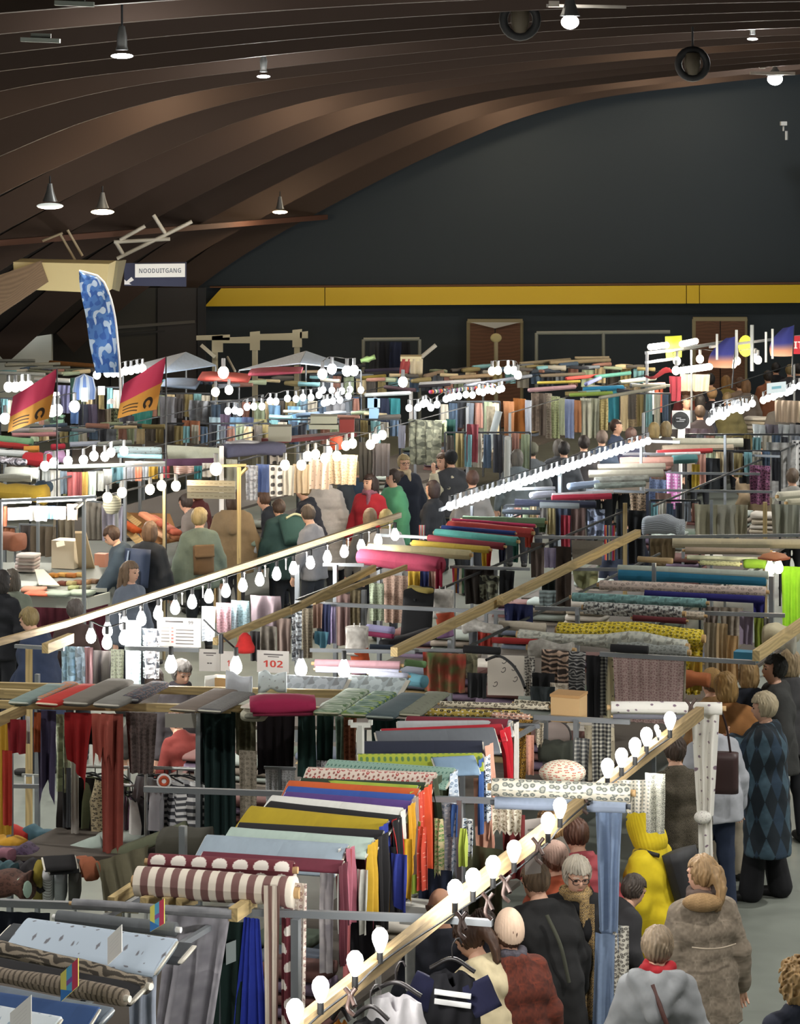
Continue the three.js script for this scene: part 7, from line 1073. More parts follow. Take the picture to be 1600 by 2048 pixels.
hangRow(2.05, { nv: 5 }, [
  [116, 770, 146, 771, 56, '#8e90bd', 'lavender drape behind the left flag', { folds: 3 }], [104, 785, 120, 786, 28, '#dfe4ea', 'white cloth under the lavender drape'], [140, 815, 156, 816, 32, '#7aa0dd', 'light blue cloth left of the dark grey ones'],
  [156, 808, 176, 809, 62, '#5e6172', 'slate grey drape, left of a pair behind the flags'], [174, 808, 194, 809, 66, '#6d6277', 'mauve grey drape, right of a pair behind the flags'], [195, 818, 210, 819, 58, '#3f3330', 'dark brown cloth behind the flags'], [208, 818, 222, 818, 62, '#9c8f7c', 'beige brown cloth behind the flags'], [220, 816, 240, 817, 62, 'floral:#5c6a4f,#8d9474,#3c4436:0.3', 'olive patterned cloth left of the right flag'], [104, 828, 132, 830, 40, 'camo:#3d5a4a,#6a8a74,#2a3a33:0.3', 'dark green leafy cloth under the left flag'],
  [238, 830, 268, 832, 40, '#3a3840', 'charcoal cloth under the right flag'], [252, 842, 274, 843, 40, '#a8a49c', 'pale grey cloth under the right flag'], [266, 820, 306, 822, 40, '#3f877c', 'sea green cloth under the right flag', { folds: 3, vee: 0.4 }],
  [318, 792, 352, 794, 56, '#7c7e86', 'pale grey jackets hanging right of the right flag', { folds: 3 }], [350, 796, 366, 797, 40, '#4f4d50', 'dark grey jacket hanging right of the pale grey ones'], [364, 840, 400, 842, 40, '#8f5b40', 'brown shirt hanging at the far left middle', { folds: 3 }], [380, 800, 430, 803, 44, 'mottle:#6e7279,#4d5158:0.3', 'slate mottled cloth behind the brown shirt'],
  [418, 834, 440, 835, 52, '#a9c3d0', 'pale blue cloth right of the brown shirt'], [440, 828, 462, 829, 66, '#7d6d87', 'violet grey cloth right of the pale blue one'], [460, 834, 484, 835, 56, '#8fb8dc', 'sky blue cloth between the violet grey ones'], [484, 834, 508, 835, 54, '#5b6688', 'steel blue cloth right of the sky blue one'], [508, 838, 536, 839, 44, '#8f8b60', 'khaki cloth left of the numbered box'],
  [536, 810, 560, 811, 40, '#7fa9cf', 'light blue cloth below the bright row of far bulbs'], [575, 812, 600, 813, 36, '#8ec2e6', 'bright sky blue cloth below the row of far bulbs'], [600, 800, 622, 801, 60, '#87a5bd', 'grey blue cloth below the row of far bulbs'], [652, 806, 690, 807, 44, '#5e5f63', 'dark grey cloth below the row of far bulbs'], [706, 792, 722, 793, 60, '#3f8bd0', 'vivid blue cloth left of the blue paper panels'], [690, 796, 706, 797, 60, '#6f7d86', 'grey cloth left of the vivid blue one'],
  [756, 796, 778, 797, 52, '#232c44', 'dark navy cloth right of the blue paper panels'], [776, 796, 800, 797, 46, '#3a8a92', 'teal cloth right of the dark navy one', { vee: 0.3 }],
  [1062, 786, 1078, 787, 76, 'mottle:#8a7d72,#5f544c:0.2', 'taupe narrow cloth, first in the row under the pale pink roll'], [1076, 786, 1092, 787, 84, '#7a6f66', 'brown grey narrow cloth, second in the row under the pale pink roll'], [1090, 786, 1104, 787, 90, 'floral:#8d8378,#5b4d47,#b0a597:0.2', 'patterned brown narrow cloth, third under the pale pink roll'], [1102, 792, 1120, 793, 84, 'floral:#76815b,#a3ad84,#4f5a3f:0.2', 'olive green narrow cloth under the pale pink roll'], [1118, 796, 1132, 797, 74, '#a3a98c', 'pale olive narrow cloth under the pale pink roll'], [1130, 798, 1150, 799, 78, '#7e8aa8', 'blue grey narrow cloth under the green roll'], [1148, 800, 1162, 801, 64, '#8d5f3e', 'rust narrow cloth under the green roll'], [1160, 796, 1182, 797, 80, '#b5b5a3', 'pale cream cloth, left of a pair under the green roll'], [1180, 796, 1200, 797, 80, '#a5a896', 'pale sage cloth, right of a pair under the green roll'], [1198, 794, 1216, 795, 66, 'floral:#857a50,#b5a878,#5f5638:0.2', 'khaki printed narrow cloth beside the turquoise one'],
  [1214, 778, 1244, 779, 66, '#3f93a8', 'turquoise cloth hanging under the bright blue roll'], [1250, 772, 1282, 774, 80, 'floral:#6d6050,#4a4138,#9a8a70:0.2', 'brown patterned cloth right of the turquoise one'], [1282, 774, 1298, 775, 90, '#4c5450', 'dark grey green cloth right of the brown patterned one'], [1296, 768, 1312, 769, 60, '#c9cfd8', 'white blue cloth right of the dark grey green one'], [1308, 770, 1326, 771, 54, '#a04c38', 'rust red cloth left of the crowd at far right'], [1338, 752, 1362, 753, 50, '#8c3040', 'dark red cloth under the red awning'],
  [1360, 748, 1420, 749, 34, '#e3d2bd', 'bright cream cloth under the glowing tubes at far right', { folds: 4 }],
  [1006, 802, 1028, 803, 72, '#9a6a48', 'caramel cloth, left of a pair beside the leaning tube'], [1026, 796, 1052, 798, 80, '#a5672f', 'ochre brown cloth, right of a pair beside the leaning tube'], [1050, 800, 1064, 801, 86, '#a3a9b3', 'pale grey cloth right of the ochre brown one'], [972, 812, 990, 813, 80, 'mottle:#77705f,#565042:0.2', 'moss grey cloth left of the leaning tube'], [934, 848, 958, 849, 76, '#8f4650', 'dusky red cloth in the middle distance'], [892, 838, 912, 839, 62, '#1f4a44', 'bottle green cloth right of the camouflage one'], [816, 838, 884, 842, 90, 'camo:#5f6153,#42443a,#7d7e6c:0.3', 'large camouflage cloth hanging behind the sunglasses woman', { folds: 4 }], [798, 850, 812, 851, 46, '#c7cce0', 'white lilac bag cloth left of the camouflage one'], [870, 840, 894, 841, 44, 'floral:#8a9a74,#5d7050,#b0bb98:0.3', 'pale green leafy cloth right of the camouflage one'],
  [1504, 848, 1530, 850, 34, '#9aa1a3', 'pale grey cloth behind the far right bulbs'], [1530, 848, 1556, 850, 36, '#5d5862', 'dark violet grey cloth behind the far right bulbs'], [1556, 848, 1580, 850, 36, '#aab0b2', 'light grey cloth behind the far right bulbs'], [1580, 848, 1604, 850, 36, '#8f9094', 'mid grey cloth at the right edge behind the bulbs'], [1370, 856, 1420, 858, 26, '#8f7d84', 'mauve cloth right of the round black sign'], [1550, 800, 1604, 802, 44, '#6d5f50', 'brown coats hanging at the far right edge', { folds: 4 }],
]);
lightString('row of white bulbs, upper line at the far left of centre', [[456, 822], [470, 821], [480, 824], [494, 814], [508, 813], [524, 813], [540, 802], [552, 803], [575, 797], [592, 798], [606, 795], [622, 795], [638, 790], [646, 780], [664, 781], [684, 782], [700, 779], [722, 780]], 2.3, { s: 1.45, every: 3, power: 0.5, mat: COOL });
lightString('second short row of white bulbs under the upper far line', [[648, 806], [655, 804], [666, 802], [676, 790], [680, 800], [697, 792]], 2.25, { s: 1.4, every: 3, power: 0.5, mat: COOL });
lightString('cluster of white bulbs at the far middle left of the leaning tube', [[818, 816], [836, 815], [846, 808], [852, 806], [862, 815], [874, 809], [892, 798], [900, 795], [908, 793], [918, 792], [932, 789], [945, 790], [958, 783], [966, 785], [975, 780], [985, 782], [998, 779], [1004, 777]], 2.28, { s: 1.45, every: 3, power: 0.5, mat: COOL });
lightString('small white bulbs behind the left flag', [[17, 774], [31, 774], [45, 772], [58, 772]], 2.3, { s: 2.2, every: 2 });
lightString('white bulbs under the left blue awning beside the blue banner', [[194, 750], [215, 746], [227, 746], [239, 746], [251, 742], [262, 741], [274, 738], [285, 737]], 2.35, { s: 1.9, every: 2, mat: COOL });
lightString('three small bulbs under the left flag', [[104, 822], [115, 820], [149, 813]], 2.2, { s: 2.4, every: 3 });
lightString('single small bulb left of the left flag', [[10, 837]], 2.2, { s: 2.2 });
lightString('large warm bulb between the two blue awnings', [[447, 745]], 2.35, { s: 2.7, mat: WARM });
lightString('two small bulbs below the large warm bulb', [[431, 784], [458, 780]], 2.2, { s: 2, mat: WARM });
lightString('bulbs along the edge of the right blue awning', [[645, 748], [664, 738], [694, 742], [708, 741]], 2.35, { s: 2.4, every: 2 });
lightString('single round bulb below the curtained box', [[806, 764]], 2.3, { s: 2.3 });
lightString('warm bulbs below the brown wall doors', [[984, 742], [996, 741], [1016, 740], [1028, 741], [1036, 750]], 2.35, { s: 2.4, every: 2, mat: WARM, s: 1.9 });
lightString('warm bulbs over the crowd at the far right', [[1352, 741], [1354, 722], [1400, 718], [1466, 728], [1474, 722], [1510, 716], [1516, 720]], 2.5, { s: 1.9, every: 2, mat: WARM, color: new THREE.Color(1, 0.82, 0.6), power: 1.3 });
for (const [x0, y0, x1, y1, l] of [[1300, 694, 1334, 690, 'glowing strip light left of the square yellow sign'], [1364, 688, 1392, 682, 'glowing strip light right of the square yellow sign'], [1362, 741, 1420, 733, 'glowing strip light under the far right stall roof']]) { const A = G(x0, y0, 2.7), B = G(x1, y1, 2.7), t = thing('strip_light', l, 'lamp', lerp(A, B, 0.5)); part(t, 'tube', rod(A, B, 0.05, 8), glow(1, 0.97, 0.9, 8)); part(t, 'cap', rod(A, lerp(A, B, 0.04), 0.056, 8), WHITE); part(t, 'cap', rod(B, lerp(B, A, 0.04), 0.056, 8), WHITE); const L = new THREE.PointLight(0xfff2dc, 9, 0, 2); L.position.set(0, -0.1, 0.1); L.shadow.radius = 2; L.castShadow = true; L.name = 'tube_light'; t.add(L); }
stall('bright far right stall frame with cream rails and white posts', { bars: [[1292, 706, 1365, 698, 2.65, 0.05], [1365, 698, 1448, 684, 2.65, 0.05], [1292, 725, 1345, 718, 2.5, 0.04], [1420, 694, 1620, 670, 2.75, 0.04]], posts: [[1294, 706, 2.65, 0.04], [1383, 694, 2.65, 0.03]], uprights: [[1434, 668, 3.1, 2.7, 0.03], [1473, 660, 3.2, 2.72, 0.035], [1504, 650, 3.4, 2.72, 0.045], [1532, 664, 3.2, 2.74, 0.03], [1545, 658, 3.2, 2.74, 0.03]], at: G(1370, 700, 2.65) });
single('awning', 'small red awning with a white edge beside the strip light at far right', 'awning', surf(6, 4, (u, v) => [lerp(lerp(G(1292, 750, 2.4), G(1340, 738, 2.4), u), lerp(G(1290, 754, 2.3), G(1350, 750, 2.3), u), v).add(V(0, -0.05 * Math.sin(u * 6), 0)), u, v]), cloth('#b5303c'));
for (const [x0, y0, x1, y1, x2, y2, x3, y3, l] of [[1452, 676, 1472, 672, 1464, 736, 1418, 734, 'navy and orange sail flag, left of two above the far right stall'], [1566, 656, 1588, 650, 1584, 712, 1543, 712, 'navy and orange sail flag, right of two above the far right stall']]) {
  const d = 48, t = thing('sail_flag', l, 'flag', P((x2 + x3) / 2, y2, d)), m = canvasMat(64, 64, (g, w, h) => { const q = g.createLinearGradient(0, 0, 0, h); q.addColorStop(0, '#242a68'); q.addColorStop(0.55, '#2c3078'); q.addColorStop(0.8, '#c98a6a'); q.addColorStop(1, '#e0a98a'); g.fillStyle = q; g.fillRect(0, 0, w, h); });
  part(t, 'sail', surf(8, 8, (u, v) => { const a = lerp(P(x0, y0, d), P(x1, y1, d), u), b = lerp(P(x3, y3, d), P(x2, y2, d), u); return [lerp(a, b, v).add(V(-0.1 * Math.sin(v * 3) * (1 - u), 0, 0.1 * Math.sin(u * 3))), u, 1 - v]; }), m); part(t, 'pole', rod(P(x1, y1, d), P(x2, y2 + 40, d), 0.012, 6), DARKSTEEL);
}
single('yellow_sign', 'square fluorescent yellow sign over the far right stall', 'sign', panel([P(1330, 673, 50), P(1363, 671, 50), P(1363, 714, 50), P(1332, 716, 50)], 0.03), solid('#b9cc1e', 0.6));
single('yellow_sign', 'oval fluorescent yellow sign between the two sail flags', 'sign', new THREE.CylinderGeometry(0.12, 0.12, 0.03, 18).rotateX(1.57).scale(1, 1.5, 1).translate(...P(1491, 692, 50).toArray()), solid('#b9cc1e', 0.6));
single('red_letter_sign', 'red sign with white letters IT at the right edge', 'sign', plate(P(1582, 672, 49), P(1612, 672, 49), P(1582, 708, 49).sub(P(1582, 672, 49)), 0.03), canvasMat(64, 80, (g, w, h) => { g.fillStyle = '#c9323f'; g.fillRect(0, 0, w, h); g.fillStyle = '#f4eeee'; g.font = 'bold 44px sans-serif'; g.textAlign = 'center'; g.fillText('IT', w / 2, 56); }));
single('white_sign', 'small white board with a pale blue mark at the far right bulbs', 'sign', plate(P(1534, 767, 41), P(1572, 763, 41), P(1534, 788, 41).sub(P(1534, 767, 41)), 0.02), canvasMat(64, 40, (g, w, h) => { g.fillStyle = '#dce9ee'; g.fillRect(0, 0, w, h); g.fillStyle = '#7fb3c2'; g.fillRect(16, 14, 32, 10); }));
{ const d = 44, t = thing('round_sign', 'white square sign with a black disc on a white stand in the middle aisle', 'sign', P(1361, 900, d)); part(t, 'board', panel([P(1344, 821, d), P(1380, 821, d), P(1380, 858, d), P(1344, 858, d)], 0.02), solid('#c9c9c6', 0.7)); part(t, 'disc', new THREE.CylinderGeometry(0.13, 0.13, 0.02, 24).rotateX(1.57).translate(...P(1361, 841, d - 0.02).toArray()), solid('#17181a', 0.6)); part(t, 'print', plate(P(1349, 833, d - 0.04), P(1374, 833, d - 0.04), P(1349, 846, d - 0.04).sub(P(1349, 833, d - 0.04)), 0.004), canvasMat(64, 32, (g, w, h) => { g.fillStyle = '#17181a'; g.fillRect(0, 0, w, h); g.fillStyle = '#8f9092'; g.fillRect(8, 6, 26, 4); g.fillRect(26, 13, 30, 5); g.fillRect(10, 22, 40, 4); })); part(t, 'stand', panel([P(1356, 858, d), P(1370, 858, d), P(1370, 890, d), P(1354, 890, d)], 0.03), solid('#dcdad0', 0.6)); part(t, 'pole', bar(P(1361, 890, d).setY(0), P(1361, 888, d), 0.04), WHITE); }
// blue awnings, panels, doors, goal frames
for (const [pts, l] of [[[[246, 738], [372, 706], [432, 732], [322, 748]], 'pale blue awning with a bright left side beside the blue banner'], [[[478, 742], [612, 704], [722, 742], [600, 728]], 'pale blue awning with dark folds right of the large warm bulb']]) {
  const d = 50, q = pts.map(([x, y], i) => P(x, y, d + (i === 1 ? 0.9 : i === 3 ? -0.6 : 0))), t = thing('awning', l, 'awning', q[0].clone());
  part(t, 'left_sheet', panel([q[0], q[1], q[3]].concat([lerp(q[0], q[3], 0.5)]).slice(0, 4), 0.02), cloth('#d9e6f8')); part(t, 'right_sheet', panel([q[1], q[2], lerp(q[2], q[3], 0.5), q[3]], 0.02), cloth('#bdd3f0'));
  for (const k of [0, 1, 2]) part(t, 'pole', rod(q[k].clone().setY(0), q[k], 0.018, 6), STEEL);
}
for (const [x0, y0, x1, y1, s, l] of [[400, 752, 500, 756, '#b0473f', 'brick red stall roof below the large warm bulb'], [500, 744, 604, 740, '#a94a5e', 'rose red stall roof with a white edge under the right blue awning'], [328, 764, 396, 768, '#6f7f95', 'blue grey stall roof below the left blue awning']]) single('stall_roof', l, 'stall roof', slab(P(x0, y0, 49), P(x1, y1, 49), AX, 1.2, 0.06, { wob: 0.5, ex: 0.3 }), cloth(s));
{ const d = 54, t = thing('board_panels', 'row of cream cross-shaped board panels before the dark wall', 'panels', P(505, 705, d)), m = solid('#b9b49c', 0.8); for (const [a, b, c, e] of [[393, 671, 460, 680], [424, 672, 446, 704], [446, 675, 500, 686], [500, 664, 520, 700], [520, 668, 585, 680], [585, 660, 604, 694], [600, 664, 616, 676]]) part(t, 'board', panel([P(a, b, d), P(c, b - 2, d), P(c, e, d), P(a, e, d)], 0.05), m); for (const x of [430, 510, 594]) part(t, 'post', bar(P(x, 700, d).setY(0), P(x, 695, d), 0.08), m); part(t, 'brace', bar(P(402, 690, d - 0.1), P(430, 714, d - 0.1), 0.06), solid('#d3cfbe', 0.7)); }
single('stick', 'pale stick leaning up beside the curtained box', 'stick', rod(P(843, 714, 52), P(872, 690, 52), 0.04, 6), solid('#b9b7ae', 0.6));
{ const d = 51, t = thing('curtained_box', 'white and red curtained box at the far middle', 'box', P(822, 758, d)); part(t, 'top', box(P(822, 716, d), 0.36, 0.08, 0.4), solid('#c9bf9a', 0.8)); part(t, 'curtain', drape(P(802, 718, d - 0.2), P(822, 718, d - 0.2), 0.34, { folds: 2, shift: -0.3 }), cloth('#9c4444')); part(t, 'curtain', drape(P(820, 718, d - 0.2), P(846, 718, d - 0.2), 0.34, { folds: 2 }), cloth('#c3b79c')); part(t, 'post', bar(P(822, 718, d).setY(0), P(822, 716, d), 0.05), WHITE); }
for (const [x, y, w, hh, s, l] of [[735, 796, 20, 20, '#a3cbec', 'upper left pale blue sheet on the far stall'], [748, 797, 12, 18, '#b9d9f2', 'upper right pale blue sheet on the far stall'], [738, 817, 20, 22, '#9cc4e6', 'lower left pale blue sheet on the far stall'], [163, 775, 13, 28, '#c9e3ea', 'white blue tag hanging on the domed cloths behind the flags'], [196, 772, 14, 18, '#d8e4ec', 'small white card right of the domed cloths'], [105, 784, 14, 28, '#dfe8f0', 'tall white card under the lavender drape']]) single('paper_sheet', l, 'paper', panel([P(x, y, 44), P(x + w, y, 44), P(x + w, y + hh, 44), P(x, y + hh, 44)], 0.01), solid(s, 0.7));
{ const d = 45, t = thing('domed_cloth', 'green, blue and white domed cloth display behind the flags', 'display', P(165, 802, d)); part(t, 'green_side', slab(P(148, 756, d), P(150, 800, d), V(1, 0, 0), 0.12, 0.1, { wob: 0.1 }), cloth('#2f4f45')); part(t, 'dome', lathe(P(168, 798, d), [[0.17, 0], [0.18, 0.15], [0.14, 0.32], [0.001, 0.38]], 16), cloth('multi:#6f8fcf,#c9d9ec,#8fa9dc:0.3')); part(t, 'post', bar(P(165, 798, d).setY(0), P(165, 798, d), 0.02), DARKSTEEL); }
single('white_hat', 'small white round hat hanging under the lavender drape', 'hat', lathe(P(222, 803, 44), [[0.06, -0.03], [0.05, 0.02], [0.001, 0.05]], 12), WHITE);
single('numbered_box', 'grey box with a round number plate below the far bulbs', 'box', box(P(560, 866, 40), 0.3, 0.2, 0.3), solid('#8d8f86', 0.7)); single('red_box', 'dark red box in the far middle below the vivid blue cloth', 'box', box(P(694, 850, 41), 0.2, 0.18, 0.3), solid('#7d2a2a', 0.7)); single('white_box', 'pale grey green stacked tray box left of the dark red box', 'box', merge([box(P(648, 838, 41), 0.36, 0.1, 0.3), box(P(648, 852, 41), 0.4, 0.06, 0.3)]), solid('#a9b0a3', 0.7));
single('red_tray', 'dark red flat tray stall edge over the warm round bulbs', 'tray', bar(G(536, 882, 2.1), G(700, 868, 2.1), 0.3, 0.05), solid('#6b2c30', 0.7));
for (const [x0, x1, y0, y1, y2, mx, s, l] of [[727, 839, 679, 678, 712, null, '#23262f', 'grey tube frame hung with dark coats before the back wall'], [1073, 1340, 666, 664, 716, 1207, null, 'long grey goal-shaped tube frame before the back wall']]) { const d = 58, t = thing('tube_frame', l, 'frame', P((x0 + x1) / 2, y2, d).setY(0)), m = solid('#8d9188', 0.5); part(t, 'crossbar', rod(P(x0, y0, d), P(x1, y1, d), 0.035, 8), m); for (const x of mx ? [x0, mx] : [x0, x1]) part(t, 'post', rod(P(x, y0, d).setY(0), P(x, y0, d), 0.035, 8), m); }
for (const [x, s, l] of [[770, '#20242e', 'black coat hanging on the grey tube frame'], [792, '#2a3350', 'navy coat hanging on the grey tube frame'], [808, '#1c1e26', 'dark coat at the right of the grey tube frame'], [752, '#3c4047', 'grey coat at the left of the grey tube frame']]) single('hanging_garment', l, 'garment', drape(P(x - 12, 684, 57.8), P(x + 12, 684, 57.8), 0.6, { folds: 2, taper: 1.2 }), cloth(s));
single('folded_fabric', 'light green crumpled cloth on the dark far roll', 'fabric', slab(P(722, 722, 50), P(750, 714, 50), AX, 0.4, 0.1, { wob: 0.5 }), cloth('#8fae72'));
for (const [x0, y0, x1, y1, l, v] of [[935, 642, 1045, 726, 'brown double door in a beige frame on the dark wall', 1], [1386, 638, 1494, 700, 'brown door in a beige frame above the far right stall', 0]]) {
  const d = 62.5, t = new THREE.Group(); t.name = v ? 'door_1' : 'door_2'; t.userData.kind = 'structure'; t.position.copy(P((x0 + x1) / 2, y1, d).setY(0)); scene.add(t); const fm = solid('#8d8568', 0.7), q = (x, y) => P(x, y, d); const base = V(0, 0, 0);
  part(t, 'frame', bar(q(x0, y0), q(x1, y0), 0.1, 0.08), fm); part(t, 'frame', bar(q(x0 + 3, y0).setY(0), q(x0 + 3, y0), 0.08), fm); part(t, 'frame', bar(q(x1 - 3, y0).setY(0), q(x1 - 3, y0), 0.08), fm);
  const m = (x0 + x1) / 2; for (const [a, b] of [[x0 + 5, m - 1], [m + 1, x1 - 5]]) part(t, 'leaf', panel([q(a, y0 + 4), q(b, y0 + 4), q(b, y0 + 4).setY(0.02), q(a, y0 + 4).setY(0.02)], 0.06), wood('#6b4a36'));
  if (v) { part(t, 'sheet', panel([q(x0 + 6, y0 + 2).add(V(0, 0, 0.1)), q(x1 - 6, y0 + 2).add(V(0, 0, 0.1)), q(m, y0 + 14).add(V(0, 0, 0.1)), q(m - 1, y0 + 14).add(V(0, 0, 0.1))], 0.02), solid('#bfc2bf', 0.6)); }
}
{ const d = 57, p = P(992, 676, d), t = thing('stand_lamp', 'cream floor sign with a round head in front of the brown double door', 'stand', p.clone().setY(0)); part(t, 'head', ball(p, 0.11, 0.09, 0.06, 12), solid('#b3a878', 0.7)); part(t, 'pole', rod(p.clone().setY(0), p, 0.04, 8), solid('#9a9276', 0.7)); }
single('leaning_tube', 'long pale grey cardboard tube leaning beside the ochre cloths', 'tube', rod(G(970, 925, 1.4), G(998, 822, 2.15), 0.055, 10), solid('#a5aeb0', 0.7));
single('leaning_tube', 'short pale tube standing below the ochre cloths', 'tube', rod(G(1014, 876, 1.9).setY(1.3), G(1015, 876, 1.95), 0.045, 10), solid('#c3c6c3', 0.7));
// banner and flags
{ const d = 46, t = thing('feather_banner', 'tall curved blue and white mottled feather banner at the left', 'banner', P(216, 760, d).setY(0)), m = cloth('camo:#4f7cc0,#b9cfe8,#3a62ac:0.5'), L = [[158, 543], [160, 570], [166, 610], [172, 640], [180, 690], [192, 746]], Rr = [[160, 542], [200, 556], [218, 590], [228, 630], [235, 690], [239, 746]];
  const at = (l, v) => { const q = v * (l.length - 1), i = Math.min(l.length - 2, Math.floor(q)), f = q - i; return P(l[i][0] + (l[i + 1][0] - l[i][0]) * f, l[i][1] + (l[i + 1][1] - l[i][1]) * f, d); };
  part(t, 'sail', surf(6, 20, (u, v) => [lerp(at(L, v), at(Rr, v), u).add(V(0, 0, 0.06 * Math.sin(v * 9 + u * 3))), u * 0.6, v * 1.7]), m); part(t, 'pole', tube([P(158, 542, d), P(200, 555, d), P(219, 590, d), P(229, 630, d), P(236, 690, d), P(240, 746, d), P(240, 746, d).setY(0.05)], 0.02, 30), WHITE); part(t, 'base', new THREE.CylinderGeometry(0.25, 0.3, 0.08, 16).translate(...P(240, 746, d).setY(0.04).toArray()), DARKSTEEL); }
const flagMat = canvasMat(256, 256, (g, w, h) => { g.fillStyle = '#b5843a'; g.fillRect(0, 0, w, h); g.fillStyle = '#a82d51'; g.beginPath(); g.moveTo(0, 0); g.lineTo(w, 0); g.lineTo(w, h * 0.5); g.lineTo(0, h * 0.56); g.fill(); g.strokeStyle = '#231a10'; g.lineWidth = 17; g.beginPath(); g.arc(w * 0.72, h * 0.83, 24, 2.0, 7.4); g.stroke(); g.lineWidth = 8; for (let i = 0; i < 3; i++) { g.strokeStyle = '#3a2a16'; g.beginPath(); g.moveTo(w * 0.1, h * (0.72 + i * 0.085)); g.quadraticCurveTo(w * 0.25, h * (0.68 + i * 0.085), w * 0.46, h * (0.76 + i * 0.085)); g.stroke(); } });
for (const [q, l] of [[[[26, 793], [114, 738], [99, 836], [17, 864]], 'red and mustard flag with a dark ring emblem, left of two at the left edge'], [[[247, 768], [332, 714], [314, 818], [236, 836]], 'red and mustard flag with a dark ring emblem, right of the blue banner']]) {
  const d = 37, c = q.map(([x, y]) => P(x, y, d)), t = thing('flag', l, 'flag', c[3].clone().setY(0)); part(t, 'cloth', surf(14, 10, (u, v) => [lerp(lerp(c[0], c[1], u), lerp(c[3], c[2], u), v).add(V(0, 0, 0.08 * Math.sin(u * 5 + v * 2))), u, 1 - v]), flagMat); part(t, 'pole', rod(c[1].clone().setY(0), c[1], 0.012, 6, 0.01), DARKSTEEL);
}
// ---------------------------------------------------------------- people in the right aisle
const SP = [];
const me = (x, y, l, o) => person(x, y, l, o);
{ const p = me(1526, 1388, 'white-haired woman in a long blue green argyle coat, hands near her face', { h: 1.68, yaw: 262, head: [-6, 8], hair: 'short', hairC: '#c4b596', fluff: 0.026, top: 'argyle:#1a242c,#47606f,#2c4054:0.29', topName: 'coat', pad: 0.065, hem: 0.42, wide: 0.07, collar: 0.035, legs: '#15161b', legPad: 0.035, flare: 0.03, shoes: '#101012', L: [0.03, 1.3, 0.27], R: [-0.06, 1.27, 0.27], fat: 1.25, stride: 0.12, face: 1 }); }
{ const p = me(1404, 1713, 'woman in a beige corduroy jacket with blond hair gathered low, seen from behind', { h: 1.7, yaw: 196, head: [34, 4], hair: 'tail', hairC: '#a3845c', top: 'mottle:#8a7e6f,#857a6c:0.12', pad: 0.042, hem: 0.68, wide: 0.035, collar: 0.04, legs: '#1d2026', stride: 0.04, fat: 1.0, face: 1, scarf: ['#54443c', 0] });
  const { w, bend } = p; part(p.g, 'yoke_seam', tube([w(-0.15, 1.19, -0.19), w(-0.05, 1.18, -0.215), w(0.05, 1.18, -0.215), w(0.15, 1.19, -0.19)], 0.006, 12), cloth('#a39684')); part(p.g, 'fluffy_collar', ball(w(0.05, 1.45, -0.12), 0.13, 0.06, 0.07, 14), cloth('mottle:#a3845c,#7d6040:0.1')); }
{ const p = me(1316, 1857, 'woman with short greyish hair, red scarf and a grey hooded jacket, seen from behind', { h: 1.66, yaw: 172, head: [-8, 6], hair: 'short', hairC: '#8f7d66', fluff: 0.024, top: '#8e9194', pad: 0.045, hem: 0.7, wide: 0.04, hood: 'big', collar: 0.02, legs: '#23262c', scarf: ['#a51c26', 0], fat: 1.05 });
  const b = thing('shoulder_bag', 'dark brown strap bag slung over the grey hooded jacket', 'bag', p.w(-0.28, 0.7, 0.02)); part(b, 'strap', tube([p.w(0.02, 1.42, -0.16), p.w(-0.05, 1.25, -0.23), p.w(-0.14, 1.05, -0.23), p.w(-0.25, 0.85, -0.12)], 0.014, 16), solid('#4a2a25', 0.5)); part(b, 'bag', slab(p.w(-0.27, 0.85, -0.1), p.w(-0.27, 0.62, -0.1), p.w(0, 0, 1).sub(p.w(0, 0, 0)), 0.28, 0.1), solid('#4a2a25', 0.5)); }
{ const p = me(1156, 1720, 'white-haired woman with glasses, black coat and leopard scarf, looking down', { h: 1.64, yaw: 8, lean: 8, head: [6, 12], hair: 'short', hairC: '#c9c0ae', fluff: 0.026, glasses: 1, top: '#17171a', pad: 0.05, hem: 0.5, wide: 0.05, legs: '#17171a', scarf: ['leopard:#a58a5c,#3a2a1c,#c9b184:0.12', 0.2], face: 1, fat: 1.1 });
  part(p.g, 'scarf_end', drape(p.w(0.0, 1.42, 0.2), p.w(0.1, 1.42, 0.2), 0.75, { folds: 1.5 }), cloth('leopard:#a58a5c,#3a2a1c,#c9b184:0.12')); }
{ const p = me(1064, 1728, 'person in a black coat with a grey green strap, bending left towards the stall', { h: 1.66, yaw: 205, lean: 10, head: [20, 14], hair: 'short', hairC: '#7a6650', top: '#202021', pad: 0.06, hem: 0.5, wide: 0.06, legs: '#191a1d', fat: 1.15, L: [0.25, 1.05, 0.35] });
  part(p.g, 'strap', tube([p.w(0.06, 1.43, -0.14), p.w(0.0, 1.25, -0.21), p.w(-0.06, 1.0, -0.22)], 0.014, 12), cloth('#4a4c40')); }
me(1018, 1833, 'person in a pale pink knitted hat and rust brown fur coat', { h: 1.62, yaw: 200, lean: 6, hat: '#dcc0a8', tall: 0.035, hair: 'short', hairC: '#6b4a38', top: 'mottle:#6b2e1c,#3f1c14:0.12', topName: 'coat', pad: 0.06, hem: 0.45, wide: 0.06, collar: 0.05, legs: '#1a1a1c', scarf: ['mottle:#26242a,#4a4750:0.1', 0], fat: 1.1 });
{ me(924, 1843, 'young woman with brown hair in a ponytail and a cream hooded jumper, head bent', { h: 1.64, yaw: 228, lean: 16, head: [10, 24], hair: 'tail', hairC: '#4a3020', top: '#cdbf9c', pad: 0.045, hem: 0.78, hood: 1, legs: '#2a2c33', L: [0.12, 1.1, 0.3] }); }
me(880, 1776, 'bald man with a red-brown head behind the timber beam, in a dark blue top', { h: 1.72, yaw: 190, head: [0, 16], hair: 'bald', hairC: '#6b5040', skin: 2, top: '#2a2d38', legs: '#22242a' });
